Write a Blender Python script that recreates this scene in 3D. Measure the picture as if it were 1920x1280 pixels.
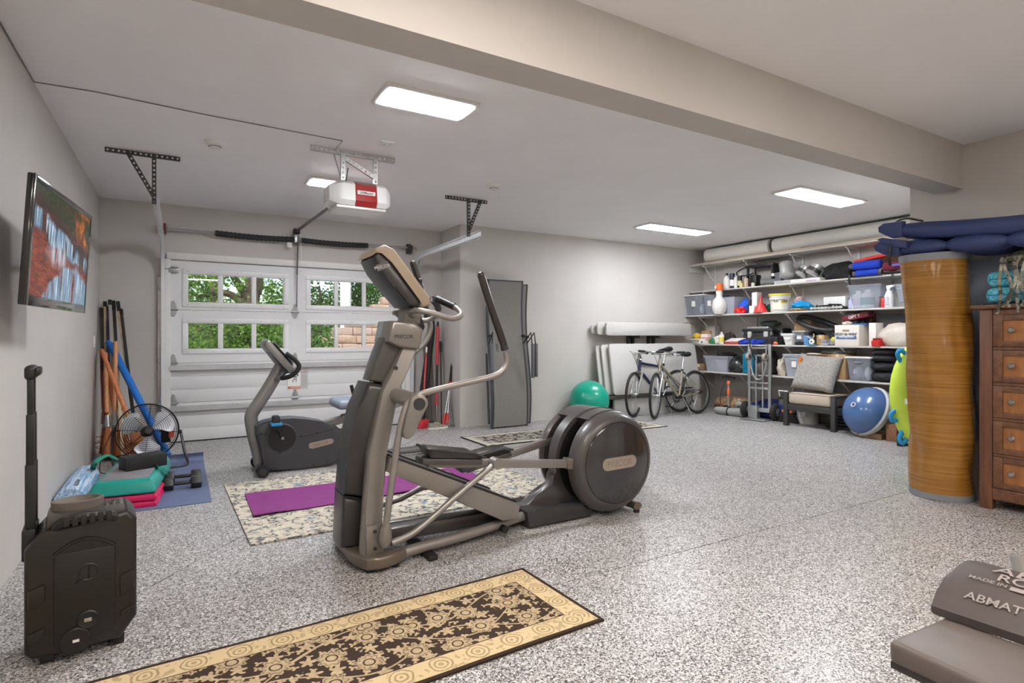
import bpy, bmesh, math, random
from mathutils import Vector, Matrix, noise
for o in list(bpy.data.objects): bpy.data.objects.remove(o)
SC = bpy.context.scene
C = SC.collection
RND = random.Random(11)
PI = math.pi
# ------------------------------------------------------------------ camera, sky, sun, exposure
F, VPA, HOR, CAMH = 1065.0, 335.0, 631.0, 1.225      # focal length (px), vanishing point of the side walls, horizon, eye height
TH = math.atan((960 - VPA) / F); SN, CS = math.sin(TH), math.cos(TH)
cam = bpy.data.cameras.new('camera'); camo = bpy.data.objects.new('camera', cam); C.objects.link(camo)
cam.sensor_width = 36; cam.lens = F / 1920 * 36; cam.shift_y = -(640 - HOR) / 1920
cam.clip_start = .05; cam.clip_end = 300
camo.location = (0, 0, CAMH); camo.rotation_euler = (PI / 2, 0, -TH)
SC.camera = camo
w = bpy.data.worlds.new('sky'); SC.world = w; w.use_nodes = True
nt = w.node_tree; nt.nodes.clear()
sk = nt.nodes.new('ShaderNodeTexSky'); sk.sky_type = 'NISHITA'; sk.sun_disc = False
sk.sun_elevation = math.radians(48); sk.sun_rotation = math.radians(205); sk.air_density = 1.0; sk.dust_density = 2.5
bg = nt.nodes.new('ShaderNodeBackground'); bg.inputs[1].default_value = 0.30
ow = nt.nodes.new('ShaderNodeOutputWorld')
nt.links.new(sk.outputs[0], bg.inputs[0]); nt.links.new(bg.outputs[0], ow.inputs[0])
sl = bpy.data.lights.new('sun', 'SUN'); so = bpy.data.objects.new('sun', sl); C.objects.link(so)
sl.energy = 3.4; sl.angle = math.radians(0.6); sl.color = (1, .95, .87); so.rotation_euler = (math.radians(42), 0, math.radians(-28))
VS = SC.view_settings; VS.view_transform = 'Standard'; VS.look = 'None'; VS.gamma = 1; VS.exposure = 0.08; VS.use_curve_mapping = False
PANEL = 66.0          # radiance of the LED ceiling panels
SC.cycles.max_bounces = 8; SC.cycles.diffuse_bounces = 5; SC.cycles.glossy_bounces = 4; SC.cycles.transparent_max_bounces = 12
SC.cycles.sample_clamp_indirect = 8; SC.cycles.caustics_reflective = False; SC.cycles.caustics_refractive = False
# ------------------------------------------------------------------ survey helpers: where a sight line meets a plane of the room
def ray(u, v):
    a = (u - 960) / F
    return Vector((SN + a * CS, CS - a * SN, (HOR - v) / F))
def fl(u, v, z=0.0):
    d = ray(u, v); t = (z - CAMH) / d.z
    return Vector((d.x * t, d.y * t, z))
def onY(u, v, y):
    d = ray(u, v); t = y / d.y
    return Vector((d.x * t, y, CAMH + d.z * t))
def onX(u, v, x):
    d = ray(u, v); t = x / d.x
    return Vector((x, d.y * t, CAMH + d.z * t))
def V(*a): return Vector(a)
# ------------------------------------------------------------------ materials
def lin(c):
    c = c / 255.0
    return c / 12.92 if c <= .04045 else ((c + .055) / 1.055) ** 2.4
def rgb(c): return (lin(c[0]), lin(c[1]), lin(c[2]), 1)
MATS = {}
class N:
    """tiny node-graph helper"""
    def __init__(s, name):
        s.m = bpy.data.materials.new(name); s.m.use_nodes = True; s.t = s.m.node_tree
        s.b = s.t.nodes['Principled BSDF']; s.out = s.t.nodes['Material Output']
        s._tc = None
    def n(s, typ, **k):
        x = s.t.nodes.new(typ)
        for a, b in k.items(): setattr(x, a, b)
        return x
    def put(s, sock, val):
        if hasattr(val, 'is_linked') or isinstance(val, bpy.types.NodeSocket): s.t.links.new(val, sock)
        else: sock.default_value = val
    def tc(s, which='Object'):
        if not s._tc: s._tc = s.n('ShaderNodeTexCoord')
        return s._tc.outputs[which]
    def map(s, vec, loc=(0,0,0), rot=(0,0,0), sc=(1,1,1)):
        x = s.n('ShaderNodeMapping'); s.put(x.inputs[0], vec)
        x.inputs[1].default_value = loc; x.inputs[2].default_value = rot; x.inputs[3].default_value = sc
        return x.outputs[0]
    def math(s, op, a, b=0.0, c=None, clamp=False):
        x = s.n('ShaderNodeMath', operation=op, use_clamp=clamp); s.put(x.inputs[0], a); s.put(x.inputs[1], b)
        if c is not None: s.put(x.inputs[2], c)
        return x.outputs[0]
    def vmath(s, op, a, b=(0,0,0)):
        x = s.n('ShaderNodeVectorMath', operation=op); s.put(x.inputs[0], a); s.put(x.inputs[1], b)
        return x.outputs['Value'] if op in ('LENGTH','DOT_PRODUCT','DISTANCE') else x.outputs[0]
    def xyz(s, v):
        x = s.n('ShaderNodeSeparateXYZ'); s.put(x.inputs[0], v); return x.outputs
    def comb(s, a, b, c=0.0):
        x = s.n('ShaderNodeCombineXYZ'); s.put(x.inputs[0], a); s.put(x.inputs[1], b); s.put(x.inputs[2], c); return x.outputs[0]
    def noise(s, vec, scale, detail=2, rough=.5):
        x = s.n('ShaderNodeTexNoise'); s.put(x.inputs['Vector'], vec); x.inputs['Scale'].default_value = scale
        x.inputs['Detail'].default_value = detail; x.inputs['Roughness'].default_value = rough
        return x.outputs['Fac']
    def vor(s, vec, scale, feature='F1', rnd=1.0):
        x = s.n('ShaderNodeTexVoronoi', feature=feature); s.put(x.inputs['Vector'], vec)
        x.inputs['Scale'].default_value = scale; x.inputs['Randomness'].default_value = rnd
        return x
    def ramp(s, fac, stops, mode='LINEAR'):
        x = s.n('ShaderNodeValToRGB'); s.put(x.inputs[0], fac); r = x.color_ramp; r.interpolation = mode
        while len(r.elements) < len(stops): r.elements.new(.5)
        for e, (p, c) in zip(r.elements, stops): e.position = p; e.color = c if len(c) == 4 else rgb(c)
        return x.outputs[0]
    def mix(s, fac, a, b, typ='MIX'):
        x = s.n('ShaderNodeMix', data_type='RGBA', blend_type=typ)
        s.put(x.inputs[0], fac); s.put(x.inputs[6], a if not isinstance(a, tuple) or len(a) == 4 else rgb(a))
        s.put(x.inputs[7], b if not isinstance(b, tuple) or len(b) == 4 else rgb(b))
        return x.outputs[2]
    def gt(s, a, b): return s.math('GREATER_THAN', a, b)
    def lt(s, a, b): return s.math('LESS_THAN', a, b)
    def bump(s, h, dist=.002, strength=1.0):
        x = s.n('ShaderNodeBump'); x.inputs['Strength'].default_value = strength; x.inputs['Distance'].default_value = dist
        s.put(x.inputs['Height'], h); s.t.links.new(x.outputs[0], s.b.inputs['Normal'])
    def set(s, **k):
        for a, b in k.items(): s.put(s.b.inputs[a.replace('_', ' ')], b)
        return s
def mat(name, col, rough=.5, metal=0.0, var=.06, vs=6.0, bump=0.0, bs=60.0, spec=.5, coat=0.0, trans=0.0, alpha=1.0, emit=0.0, ecol=None):
    """plain coloured material with slight procedural variation and fine relief"""
    if name in MATS: return MATS[name]
    q = N(name); c = rgb(col); vec = q.tc()
    nz = q.noise(vec, vs, 4, .6)
    a = tuple(max(0, x * (1 - var * 1.6)) for x in c[:3]) + (1,); b = tuple(min(1, x * (1 + var * 1.6)) for x in c[:3]) + (1,)
    q.set(Base_Color=q.ramp(nz, [(.3, a), (.7, b)]), Roughness=rough, Metallic=metal, Specular_IOR_Level=spec)
    if coat: q.set(Coat_Weight=coat, Coat_Roughness=.1)
    if trans: q.set(Transmission_Weight=trans)
    if alpha < 1: q.set(Alpha=alpha)
    if emit: q.set(Emission_Color=rgb(ecol or col), Emission_Strength=emit)
    if bump: q.bump(q.noise(vec, bs, 3, .6), bump)
    MATS[name] = q.m
    return q.m
# ------------------------------------------------------------------ geometry builder
class G:
    def __init__(s): s.bm = bmesh.new()
    def _xf(s, vs, M):
        if M is not None: bmesh.ops.transform(s.bm, matrix=M, verts=vs)
    def box(s, a, b, bev=0.0, seg=2, M=None):
        x0, y0, z0 = a; x1, y1, z1 = b
        vs = [s.bm.verts.new(p) for p in ((x0,y0,z0),(x1,y0,z0),(x1,y1,z0),(x0,y1,z0),(x0,y0,z1),(x1,y0,z1),(x1,y1,z1),(x0,y1,z1))]
        fs = [s.bm.faces.new([vs[i] for i in f]) for f in ((3,2,1,0),(4,5,6,7),(0,1,5,4),(1,2,6,5),(2,3,7,6),(3,0,4,7))]
        if bev > 0:
            es = list({e for f in fs for e in f.edges})
            r = bmesh.ops.bevel(s.bm, geom=es, offset=bev, segments=seg, profile=.5, affect='EDGES', clamp_overlap=True)
            vs = list({v for f in r['faces'] for v in f.verts} | {v for v in vs if v.is_valid})
        s._xf(vs, M); return s
    def prism(s, poly, axis, t0, t1, bev=0.0, seg=2, M=None):
        """polygon extruded along an axis: 'y' takes (x,z) points, 'x' takes (y,z), 'z' takes (x,y)"""
        f3 = {'y': lambda p, t: (p[0], t, p[1]), 'x': lambda p, t: (t, p[0], p[1]), 'z': lambda p, t: (p[0], p[1], t)}[axis]
        A = [s.bm.verts.new(f3(p, t0)) for p in poly]; B = [s.bm.verts.new(f3(p, t1)) for p in poly]; n = len(poly)
        fs = [s.bm.faces.new(A), s.bm.faces.new(list(reversed(B)))]
        ring = [s.bm.faces.new([A[i], B[i], B[(i+1) % n], A[(i+1) % n]]) for i in range(n)]
        vs = A + B
        if bev > 0:
            es = list({e for f in fs for e in f.edges})
            r = bmesh.ops.bevel(s.bm, geom=es, offset=bev, segments=seg, profile=.5, affect='EDGES', clamp_overlap=True)
            vs = list({v for f in r['faces'] for v in f.verts} | {v for v in vs if v.is_valid})
        s._xf(vs, M); return s
    def cyl(s, p0, p1, r0, r1=None, n=12, caps=True): return s.tube([p0, p1], [r0, r0 if r1 is None else r1], n=n, caps=caps)
    def tube(s, pts, r, n=8, sub=0, closed=False, caps=True, flat=1.0, up=None):
        """round (or, with flat<1, oval) section swept along a path"""
        P = [Vector(p) for p in pts]; m = len(P)
        rs = list(r) if isinstance(r, (list, tuple)) else [r] * m
        if sub:
            Q, RS = [], []; rng = m if closed else m - 1
            for i in range(rng):
                p0 = P[(i-1) % m] if (closed or i > 0) else P[0]*2 - P[1]
                p1, p2 = P[i], P[(i+1) % m]
                p3 = P[(i+2) % m] if (closed or i + 2 < m) else P[-1]*2 - P[-2]
                for k in range(sub):
                    t = k / sub
                    Q.append(.5 * ((2*p1) + (p2-p0)*t + (2*p0-5*p1+4*p2-p3)*t*t + (3*p1-p0-3*p2+p3)*t**3))
                    RS.append(rs[i] * (1-t) + rs[(i+1) % m] * t)
            if not closed: Q.append(P[-1]); RS.append(rs[-1])
            P, rs = Q, RS; m = len(P)
        rings = []; ref = Vector(up) if up else None
        for i in range(m):
            a = P[i-1] if (i > 0 or closed) else P[i]; b = P[(i+1) % m] if (i < m-1 or closed) else P[i]
            t = b - a
            if t.length < 1e-9: t = Vector((0,0,1))
            t.normalize()
            if ref is None: ref = Vector((0,0,1)) if abs(t.z) < .9 else Vector((1,0,0))
            x = ref - t * ref.dot(t)
            if x.length < 1e-6: x = t.orthogonal()
            x.normalize(); y = t.cross(x)
            if not up: ref = x
            rings.append([s.bm.verts.new(P[i] + x * (rs[i] * flat * math.cos(2*PI*k/n)) + y * (rs[i] * math.sin(2*PI*k/n))) for k in range(n)])
        for i in range(m if closed else m - 1):
            a, b = rings[i], rings[(i+1) % m]
            for k in range(n): s.bm.faces.new([a[k], a[(k+1) % n], b[(k+1) % n], b[k]])
        if caps and not closed:
            s.bm.faces.new(list(reversed(rings[0]))); s.bm.faces.new(rings[-1])
        return s
    def lathe(s, prof, base=(0,0,0), axis=(0,0,1), n=20, squash=1.0):
        """profile of (radius, height) turned round an axis; zero radius closes the end"""
        ax = Vector(axis).normalized(); q = Vector((0,0,1)).rotation_difference(ax); rings = []; base = Vector(base)
        for r, h in prof:
            if r <= 1e-6: rings.append([s.bm.verts.new(base + q @ Vector((0, 0, h)))])
            else: rings.append([s.bm.verts.new(base + q @ Vector((r*math.cos(2*PI*k/n), r*squash*math.sin(2*PI*k/n), h))) for k in range(n)])
        for a, b in zip(rings, rings[1:]):
            if len(a) == 1 and len(b) == 1: continue
            for k in range(n):
                j = (k+1) % n
                if len(a) == 1: s.bm.faces.new([a[0], b[j], b[k]])
                elif len(b) == 1: s.bm.faces.new([a[k], a[j], b[0]])
                else: s.bm.faces.new([a[k], a[j], b[j], b[k]])
        return s
    def torus(s, c, R, r, axis=(0,0,1), n=32, m=8, sx=1.0):
        q = Vector((0,0,1)).rotation_difference(Vector(axis).normalized()); c = Vector(c)
        return s.tube([c + q @ Vector((R*sx*math.cos(2*PI*k/n), R*math.sin(2*PI*k/n), 0)) for k in range(n)], r, n=m, closed=True, up=tuple(q @ Vector((0,0,1))))
    def ball(s, c, r, sub=2, jag=0.0, freq=3.0, M=None, seed=0, floor=None):
        rr = r if isinstance(r, (tuple, list)) else (r, r, r)
        d = bmesh.ops.create_icosphere(s.bm, subdivisions=sub, radius=1.0)
        for v in d['verts']:
            k = 1 + jag * noise.noise(v.co * freq + Vector((seed*7.1, seed*3.3, 0))) if jag else 1
            v.co = Vector((v.co.x*rr[0]*k, v.co.y*rr[1]*k, v.co.z*rr[2]*k))
        s._xf(d['verts'], M)
        for v in d['verts']:
            v.co += Vector(c)
            if floor is not None and v.co.z < floor: v.co.z = floor
        return s
    def sheet(s, fn, nu, nv, th=.004, closed_u=False):
        """surface fn(u,v), u and v in 0..1, given a thickness along its normals"""
        g = [[Vector(fn(i/nu, j/nv)) for j in range(nv+1)] for i in range(nu+1)]
        nr = []
        for i in range(nu+1):
            row = []
            for j in range(nv+1):
                du = g[min(i+1,nu)][j] - g[max(i-1,0)][j]; dv = g[i][min(j+1,nv)] - g[i][max(j-1,0)]
                k = du.cross(dv); row.append(k.normalized() if k.length > 1e-9 else Vector((0,0,1)))
            nr.append(row)
        top = [[s.bm.verts.new(g[i][j]) for j in range(nv+1)] for i in range(nu+1)]
        bot = [[s.bm.verts.new(g[i][j] - nr[i][j]*th) for j in range(nv+1)] for i in range(nu+1)]
        for i in range(nu):
            for j in range(nv):
                s.bm.faces.new([top[i][j], top[i+1][j], top[i+1][j+1], top[i][j+1]])
                s.bm.faces.new([bot[i][j+1], bot[i+1][j+1], bot[i+1][j], bot[i][j]])
        for i in range(nu):
            s.bm.faces.new([top[i+1][0], top[i][0], bot[i][0], bot[i+1][0]]); s.bm.faces.new([top[i][nv], top[i+1][nv], bot[i+1][nv], bot[i][nv]])
        for j in range(nv):
            s.bm.faces.new([top[0][j], top[0][j+1], bot[0][j+1], bot[0][j]]); s.bm.faces.new([top[nu][j+1], top[nu][j], bot[nu][j], bot[nu][j+1]])
        return s
    def face(s, pts): s.bm.faces.new([s.bm.verts.new(p) for p in pts]); return s
    def pillow(s, a, b, puff, n=10, M=None, k=.35):
        """stuffed cushion filling the box a..b, thickness along z falls to a seam"""
        a, b = Vector(a), Vector(b); c = (a+b)/2; h = (b-a)/2
        def f(t): return max(0.0, 1 - abs(t)**2.6)**k
        t = {}
        vs = []
        for i in range(n+1):
            for j in range(n+1):
                x, y = -1 + 2*i/n, -1 + 2*j/n; z = f(x)*f(y)
                pin = 1 - .07*(1-abs(x)**2)*(abs(y)**6); piny = 1 - .07*(1-abs(y)**2)*(abs(x)**6)
                e = i in (0, n) or j in (0, n)
                px, py = c.x + h.x*x*piny, c.y + h.y*y*pin
                v = s.bm.verts.new((px, py, c.z + (0 if e else h.z*(puff + (1-puff)*z)*min(1, z*3)))); vs.append(v)
                if e: t[i, j] = (v, v)
                else:
                    w2 = s.bm.verts.new((px, py, c.z - h.z*(puff + (1-puff)*z)*min(1, z*3))); vs.append(w2); t[i, j] = (v, w2)
        for i in range(n):
            for j in range(n):
                q = [(i,j),(i+1,j),(i+1,j+1),(i,j+1)]
                s.bm.faces.new([t[k2][0] for k2 in q])
                try: s.bm.faces.new([t[k2][1] for k2 in reversed(q)])
                except ValueError: pass
        s._xf(vs, M); return s
    def text(s, key, M, h, depth=.0008):
        """lettering: outline mesh of the text scaled to capital height h, placed by matrix M (x along the line, y up, z out)"""
        vs, fs, wd = GLYPH[key]
        vv = [s.bm.verts.new(M @ Vector((x*h, y*h, depth))) for x, y in vs]
        for f in fs:
            try: s.bm.faces.new([vv[i] for i in f])
            except ValueError: pass
        return s
GLYPH = {}
def glyph(txt, bold=.0):
    cu = bpy.data.curves.new('lettering', 'FONT'); cu.body = txt; cu.align_x = 'CENTER'; cu.size = 1.0; cu.offset = bold
    o = bpy.data.objects.new('lettering', cu); C.objects.link(o)
    dg = bpy.context.evaluated_depsgraph_get(); me = bpy.data.meshes.new_from_object(o.evaluated_get(dg))
    vs = [(v.co.x / .69, v.co.y / .69) for v in me.vertices]; fs = [tuple(p.vertices) for p in me.polygons]
    xs = [x for x, y in vs]
    GLYPH[txt] = (vs, fs, max(xs) - min(xs))
    bpy.data.objects.remove(o); bpy.data.curves.remove(cu); bpy.data.meshes.remove(me)
for t, bo in (('PRECOR', .02), ('ABMAT', .01), ('ROGUE', .01), ('MADE IN', .01), ('THE USA', .01), ('stor-a-way', .03), ('TRAP ON', .02), ('PRO-ROLLER', .02),
           ('WARNING', .02), ('LiftMaster', .02), ('POTTING MIX', .02), ('GIFT Y', .02)): glyph(t, bo)
def frame(o, x, up):
    """matrix for flat things: origin o, x direction, up direction"""
    x = Vector(x).normalized(); z = x.cross(Vector(up)).normalized(); y = z.cross(x)
    m = Matrix.Identity(4)
    for i in range(3): m[i][0], m[i][1], m[i][2], m[i][3] = x[i], y[i], z[i], Vector(o)[i]
    return m
# ------------------------------------------------------------------ scene objects
def wm(o): return (wm(o.parent) @ o.matrix_basis) if o.parent else o.matrix_basis.copy()
def tag(o, label=None, cat=None, group=None, kind=None):
    if label: o['label'] = label
    if cat: o['category'] = cat
    if group: o['group'] = group
    if kind: o['kind'] = kind
    return o
def obj(name, g, m, parent=None, label=None, cat=None, group=None, kind=None, w=False, angle=38, flatsh=False):
    """links a built mesh as ONE object; w=True means the vertices are room coordinates"""
    me = bpy.data.meshes.new(name)
    bmesh.ops.recalc_face_normals(g.bm, faces=g.bm.faces)
    g.bm.to_mesh(me); g.bm.free()
    if not flatsh:
        me.polygons.foreach_set('use_smooth', [True] * len(me.polygons)); me.set_sharp_from_angle(angle=math.radians(angle))
    me.materials.append(m)
    o = bpy.data.objects.new(name, me); C.objects.link(o)
    if parent is not None:
        if w: me.transform(wm(parent).inverted())
        o.parent = parent
    elif kind != 'structure':
        xs = [v.co for v in me.vertices]
        if xs:
            b = Vector(((min(p.x for p in xs)+max(p.x for p in xs))/2, (min(p.y for p in xs)+max(p.y for p in xs))/2, min(p.z for p in xs)))
            me.transform(Matrix.Translation(-b)); o.location = b
    return tag(o, label, cat, group, kind)
def thing(name, label, cat, loc, rz=0.0, group=None, rot=None):
    o = bpy.data.objects.new(name, None); C.objects.link(o); o.empty_display_size = .1
    o.location = loc; o.rotation_euler = rot if rot else (0, 0, rz)
    return tag(o, label, cat, group)
def struct(name, g, m, parent=None, **k): return obj(name, g, m, parent, kind=None if parent else 'structure', **k)
def dup(o, loc=None, rot=None, label=None, parent=None):
    """copies a thing with its parts and their sub-parts (mesh data shared)"""
    c = o.copy(); C.objects.link(c)
    if parent is not None: c.parent = parent
    if loc is not None: c.location = loc
    if rot is not None: c.rotation_euler = rot
    if label: c['label'] = label
    for ch in list(o.children): dup(ch, parent=c)
    return c
# shared plain materials
BLACK = mat('black plastic', (26, 25, 24), .45); DARK = mat('charcoal plastic', (52, 51, 51), .42, var=.04)
GREYM = mat('galvanised steel', (176, 177, 178), .35, .85, var=.08, vs=25); DKMETAL = mat('dark perforated steel', (84, 83, 80), .45, .7)
CHROME = mat('polished steel', (205, 205, 205), .18, 1.0, var=.02); TAUPE = mat('taupe painted steel', (136, 131, 126), .32, .4, var=.03, coat=.25)
WHITE = mat('white paint', (226, 225, 222), .5, var=.02); RUBBER = mat('black rubber', (30, 30, 30), .75, bump=.0004, bs=300)
CARD = mat('brown cardboard', (178, 144, 104), .8, var=.05, bump=.0004, bs=200); SILVER = mat('silver paint', (172, 170, 168), .32, .5, var=.03)
PAPER = mat('white card', (232, 230, 226), .7, var=.02); RED = mat('red plastic', (200, 44, 42), .4, var=.05)
# ================================================================== THE ROOM
XL, YG, YB, XS, XN, YP, ZC = -0.745, 7.60, 6.95, 8.0, 5.38, 2.46, 2.74   # left wall, garage-door wall, rear wall, shelf wall, near right wall, pier end, ceiling
def wallmat():
    q = N('painted drywall'); v = q.tc()
    q.set(Base_Color=q.ramp(q.noise(v, 1.3, 4, .6), [(.3, (190, 186, 181)), (.7, (198, 194, 189))]), Roughness=.62, Specular_IOR_Level=.35)
    q.bump(q.noise(v, 180, 3, .6), .0004); return q.m
def ceilmat():
    q = N('ceiling paint'); v = q.tc()
    q.set(Base_Color=q.ramp(q.noise(v, .9, 3, .6), [(.3, (243, 242, 243)), (.7, (249, 248, 249))]), Roughness=.6, Specular_IOR_Level=.35)
    q.bump(q.noise(v, 140, 3, .6), .0004); return q.m
def floormat():
    q = N('flake epoxy floor'); v = q.tc()
    c1 = q.vor(v, 165).outputs['Color']; r1 = q.xyz(c1)[0]
    c2 = q.vor(q.map(v, (3.1, 1.7, 0)), 290).outputs['Color']; r2 = q.xyz(c2)[1]
    a = q.ramp(r1, [(0, (34, 32, 31)), (.22, (88, 85, 83)), (.38, (148, 144, 142)), (.56, (190, 187, 185)), (.8, (230, 228, 226))], 'CONSTANT')
    b = q.ramp(r2, [(0, (40, 37, 36)), (.23, (132, 128, 126)), (.48, (190, 187, 185)), (.8, (226, 224, 222))], 'CONSTANT')
    col = q.mix(q.gt(q.xyz(c1)[2], .6), a, b)
    wear = q.noise(v, .8, 3, .6)
    q.set(Base_Color=q.mix(q.math('MULTIPLY', wear, .12), col, (150, 144, 142)), Roughness=q.ramp(q.noise(v, 2.0, 3), [(.3, (150,)*3), (.7, (172,)*3)]), Specular_IOR_Level=.42)
    q.bump(r1, .0006, .5); return q.m
WALL, CEIL, FLOOR = wallmat(), ceilmat(), floormat()
fb = struct('floor', G().box((-.95, -3.2, -.12), (8.2, 7.72, -.012)), mat('joint sealant', (58, 55, 53), .9))
jA0, jA1 = fl(1110, 1078), fl(1700, 922); jB0, jB1 = fl(285, 1098), fl(461, 1000)
def slab(cuts):
    g = G(); g.box((-.95, -3.2, -.012), (8.2, 7.72, 0))
    for p, q_, side in cuts:
        d = (q_ - p).normalized(); nrm = Vector((-d.y, d.x, 0)) * side
        bm = g.bm; r = bmesh.ops.bisect_plane(bm, geom=bm.verts[:] + bm.edges[:] + bm.faces[:], plane_co=p + nrm * .0035, plane_no=-nrm, clear_outer=True)
        bmesh.ops.holes_fill(bm, edges=[e for e in bm.edges if e.is_boundary])
    struct('floor_slab', g, FLOOR, fb)
slab([(jA0, jA1, -1)]); slab([(jA0, jA1, 1), (jB0, jB1, 1)]); slab([(jA0, jA1, 1), (jB0, jB1, -1)])
struct('wall_left', G().box((XL - .15, -3.2, 0), (XL, YG + .15, ZC)), WALL)
struct('wall_right', G().box((XS, YP - .12, 0), (XS + .15, YB + .15, ZC)), WALL)
struct('wall_near_right', G().box((XN, -3.2, 0), (XN + .12, YP, 2.80)), WALL)
struct('wall_pier', G().box((XN + .12, YP - .12, 0), (XS, YP, ZC)), WALL)
struct('wall_rear', G().box((3.27, YB, 0), (XS, YB + .15, ZC)), WALL)
struct('wall_alcove', G().box((3.27, YB + .15, 0), (3.42, YG + .15, ZC)), WALL)
struct('wall_behind', G().box((-.95, -3.2, 0), (XN + .12, -3.05, 2.80)), WALL)
DX0, DX1, DZ = -.10, 2.75, 2.11
g = G(); g.box((XL, YG, 0), (DX0, YG + .15, ZC)); g.box((DX1, YG, 0), (3.27, YG + .15, ZC)); g.box((DX0, YG, DZ), (DX1, YG + .15, ZC))
struct('wall_garage', g, WALL)
struct('ceiling', G().box((-.95, 2.90, ZC), (XS + .15, YG + .2, ZC + .1)), CEIL)
struct('ceiling_near', G().box((-.95, -3.2, 2.75), (XS + .15, 2.91, ZC + .1)), CEIL)
# dropped beam between the bays; its end dies into the near right wall
bz = 2.385; f0, f1 = fl(565, 0, bz), onX(1800, 355.5, XN); k0 = onX(1757.9, 362.7, XN)
BY0 = (f0.y + f1.y) / 2; BY1 = k0.y
struct('beam', G().box((XL, BY0, f1.z), (XN + .12, BY1 + .02, 2.76)), WALL)
struct('trim_1', G().box((DX0 - .02, YG - .02, 2.115), (DX1 + .02, YG, 2.19), .003), WHITE)
struct('trim_2', G().box((DX0 - .075, YG - .015, 0), (DX0 + .02, YG + .018, 2.115), .003), WHITE)
struct('trim_3', G().box((DX1 - .02, YG - .015, 0), (DX1 + .075, YG + .018, 2.115), .003), WHITE)
# ------------------------------------------------------------------ sectional garage door
DOORP = mat('white steel door', (222, 222, 222), .42, var=.015, vs=3); 
def glassmat():
    q = N('clear window pane'); t = q.t
    tr = q.n('ShaderNodeBsdfTransparent'); gl = q.n('ShaderNodeBsdfGlossy'); gl.inputs['Roughness'].default_value = .02
    fr = q.n('ShaderNodeFresnel'); fr.inputs[0].default_value = 1.45; mx = q.n('ShaderNodeMixShader')
    t.links.new(fr.outputs[0], mx.inputs[0]); t.links.new(tr.outputs[0], mx.inputs[1]); t.links.new(gl.outputs[0], mx.inputs[2]); t.links.new(mx.outputs[0], q.out.inputs[0])
    return q.m
GLASS = glassmat()
door = thing('door_1', 'white sectional garage door with two rows of windows and steel hinges', 'garage door', (1.32, 7.62, 0)); door['kind'] = 'structure'; del door['category']
Y0, Y1 = 7.62, 7.665
zz = [0.012, .458, .920, 1.536, 2.108]
wins = {2: (1.078, 1.385), 3: (1.625, 1.957)}
fx = [onY(u, 600, Y0).x for u in (352, 408.5, 418.5, 471.5, 480.5, 532)]; fx2 = [onY(u, 600, Y0).x for u in (582, 627, 634, 679, 686, 731)]
for k in range(4):
    a, b = zz[k] + .002, zz[k+1] - .002; g = G()
    if k not in wins:
        for j in range(3):      # pressed ribs across the blind sections
            h0 = a + (b - a) * j / 3; h1 = a + (b - a) * (j + 1) / 3 - .004
            g.box((DX0 + .01, Y0, h0), (DX1 - .01, Y1, h1), .002)
        g.box((DX0 + .01, Y0 + .006, a), (DX1 - .01, Y1, b))
    else:
        w0, w1 = wins[k]; xs = [DX0 + .01, fx[0], fx[5], fx2[0], fx2[5], DX1 - .01]
        g.box((xs[0], Y0, a), (xs[5], Y1, w0)); g.box((xs[0], Y0, w1), (xs[5], Y1, b))
        for i in (0, 2, 4): g.box((xs[i], Y0, w0), (xs[i+1], Y1, w1))
    obj('door_section', g, DOORP, door, w=True)
PANEF = mat('white window moulding', (228, 228, 228), .45, var=.01)
for k in (2, 3):
    w0, w1 = wins[k]
    for fxx in (fx, fx2):
        x0, x1 = fxx[0], fxx[5]; m_ = .055; g = G(); yy0, yy1 = Y0 - .012, Y0 + .002
        g.box((x0 - m_, yy0, w1), (x1 + m_, yy1, w1 + m_), .004); g.box((x0 - m_, yy0, w0 - m_), (x1 + m_, yy1, w0), .004)
        g.box((x0 - m_, yy0, w0), (x0, yy1, w1), .004); g.box((x1, yy0, w0), (x1 + m_, yy1, w1), .004)
        g.box((x0-.004, Y0, w0 - .004), (x1+.004, Y0 + .03, w0 + .006)); g.box((x0-.004, Y0, w1 - .006), (x1+.004, Y0 + .03, w1 + .004))
        g.box((x0-.004, Y0, w0), (x0 + .006, Y0 + .03, w1)); g.box((x1 - .006, Y0, w0), (x1+.004, Y0 + .03, w1))
        fr = obj('window_frame', g, PANEF, door, w=True)
        for i in (1, 3): obj('muntin', G().box((fxx[i], Y0 - .008, w0), (fxx[i+1], Y0 + .03, w1), .004), PANEF, fr, w=True)
        for i in (0, 2, 4): obj('pane', G().box((fxx[i] + .004, Y0 + .018, w0 + .004), (fxx[i+1] - .004, Y0 + .022, w1 - .004)), GLASS, fr, w=True)
        g = G(); n_ = 5
        for i in range(n_):
            xx = x0 + (x1 - x0) * i / (n_ - 1)
            for z_ in (w0 - m_ * .55, w1 + m_ * .55): g.cyl((xx, yy0 - .001, z_), (xx, yy0 + .002, z_), .004, n=6)
        obj('screw', g, DKMETAL, fr, w=True, kind='stuff')
for zb in (.868, .395):
    g = G(); g.prism([(Y0 - .05, zb - .03), (Y0 - .05, zb + .022), (Y0 - .044, zb + .026), (Y0, zb + .026), (Y0, zb + .02), (Y0 - .042, zb + .018), (Y0 - .042, zb - .022), (Y0, zb - .024), (Y0, zb - .03)], 'x', DX0 + .01, DX1 - .01)
    obj('reinforcing_strut', g, mat('strut steel', (196, 197, 199), .4, .6), door, w=True)
hz = mat('hinge steel', (168, 170, 170), .4, .8, var=.1, vs=30)
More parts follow.
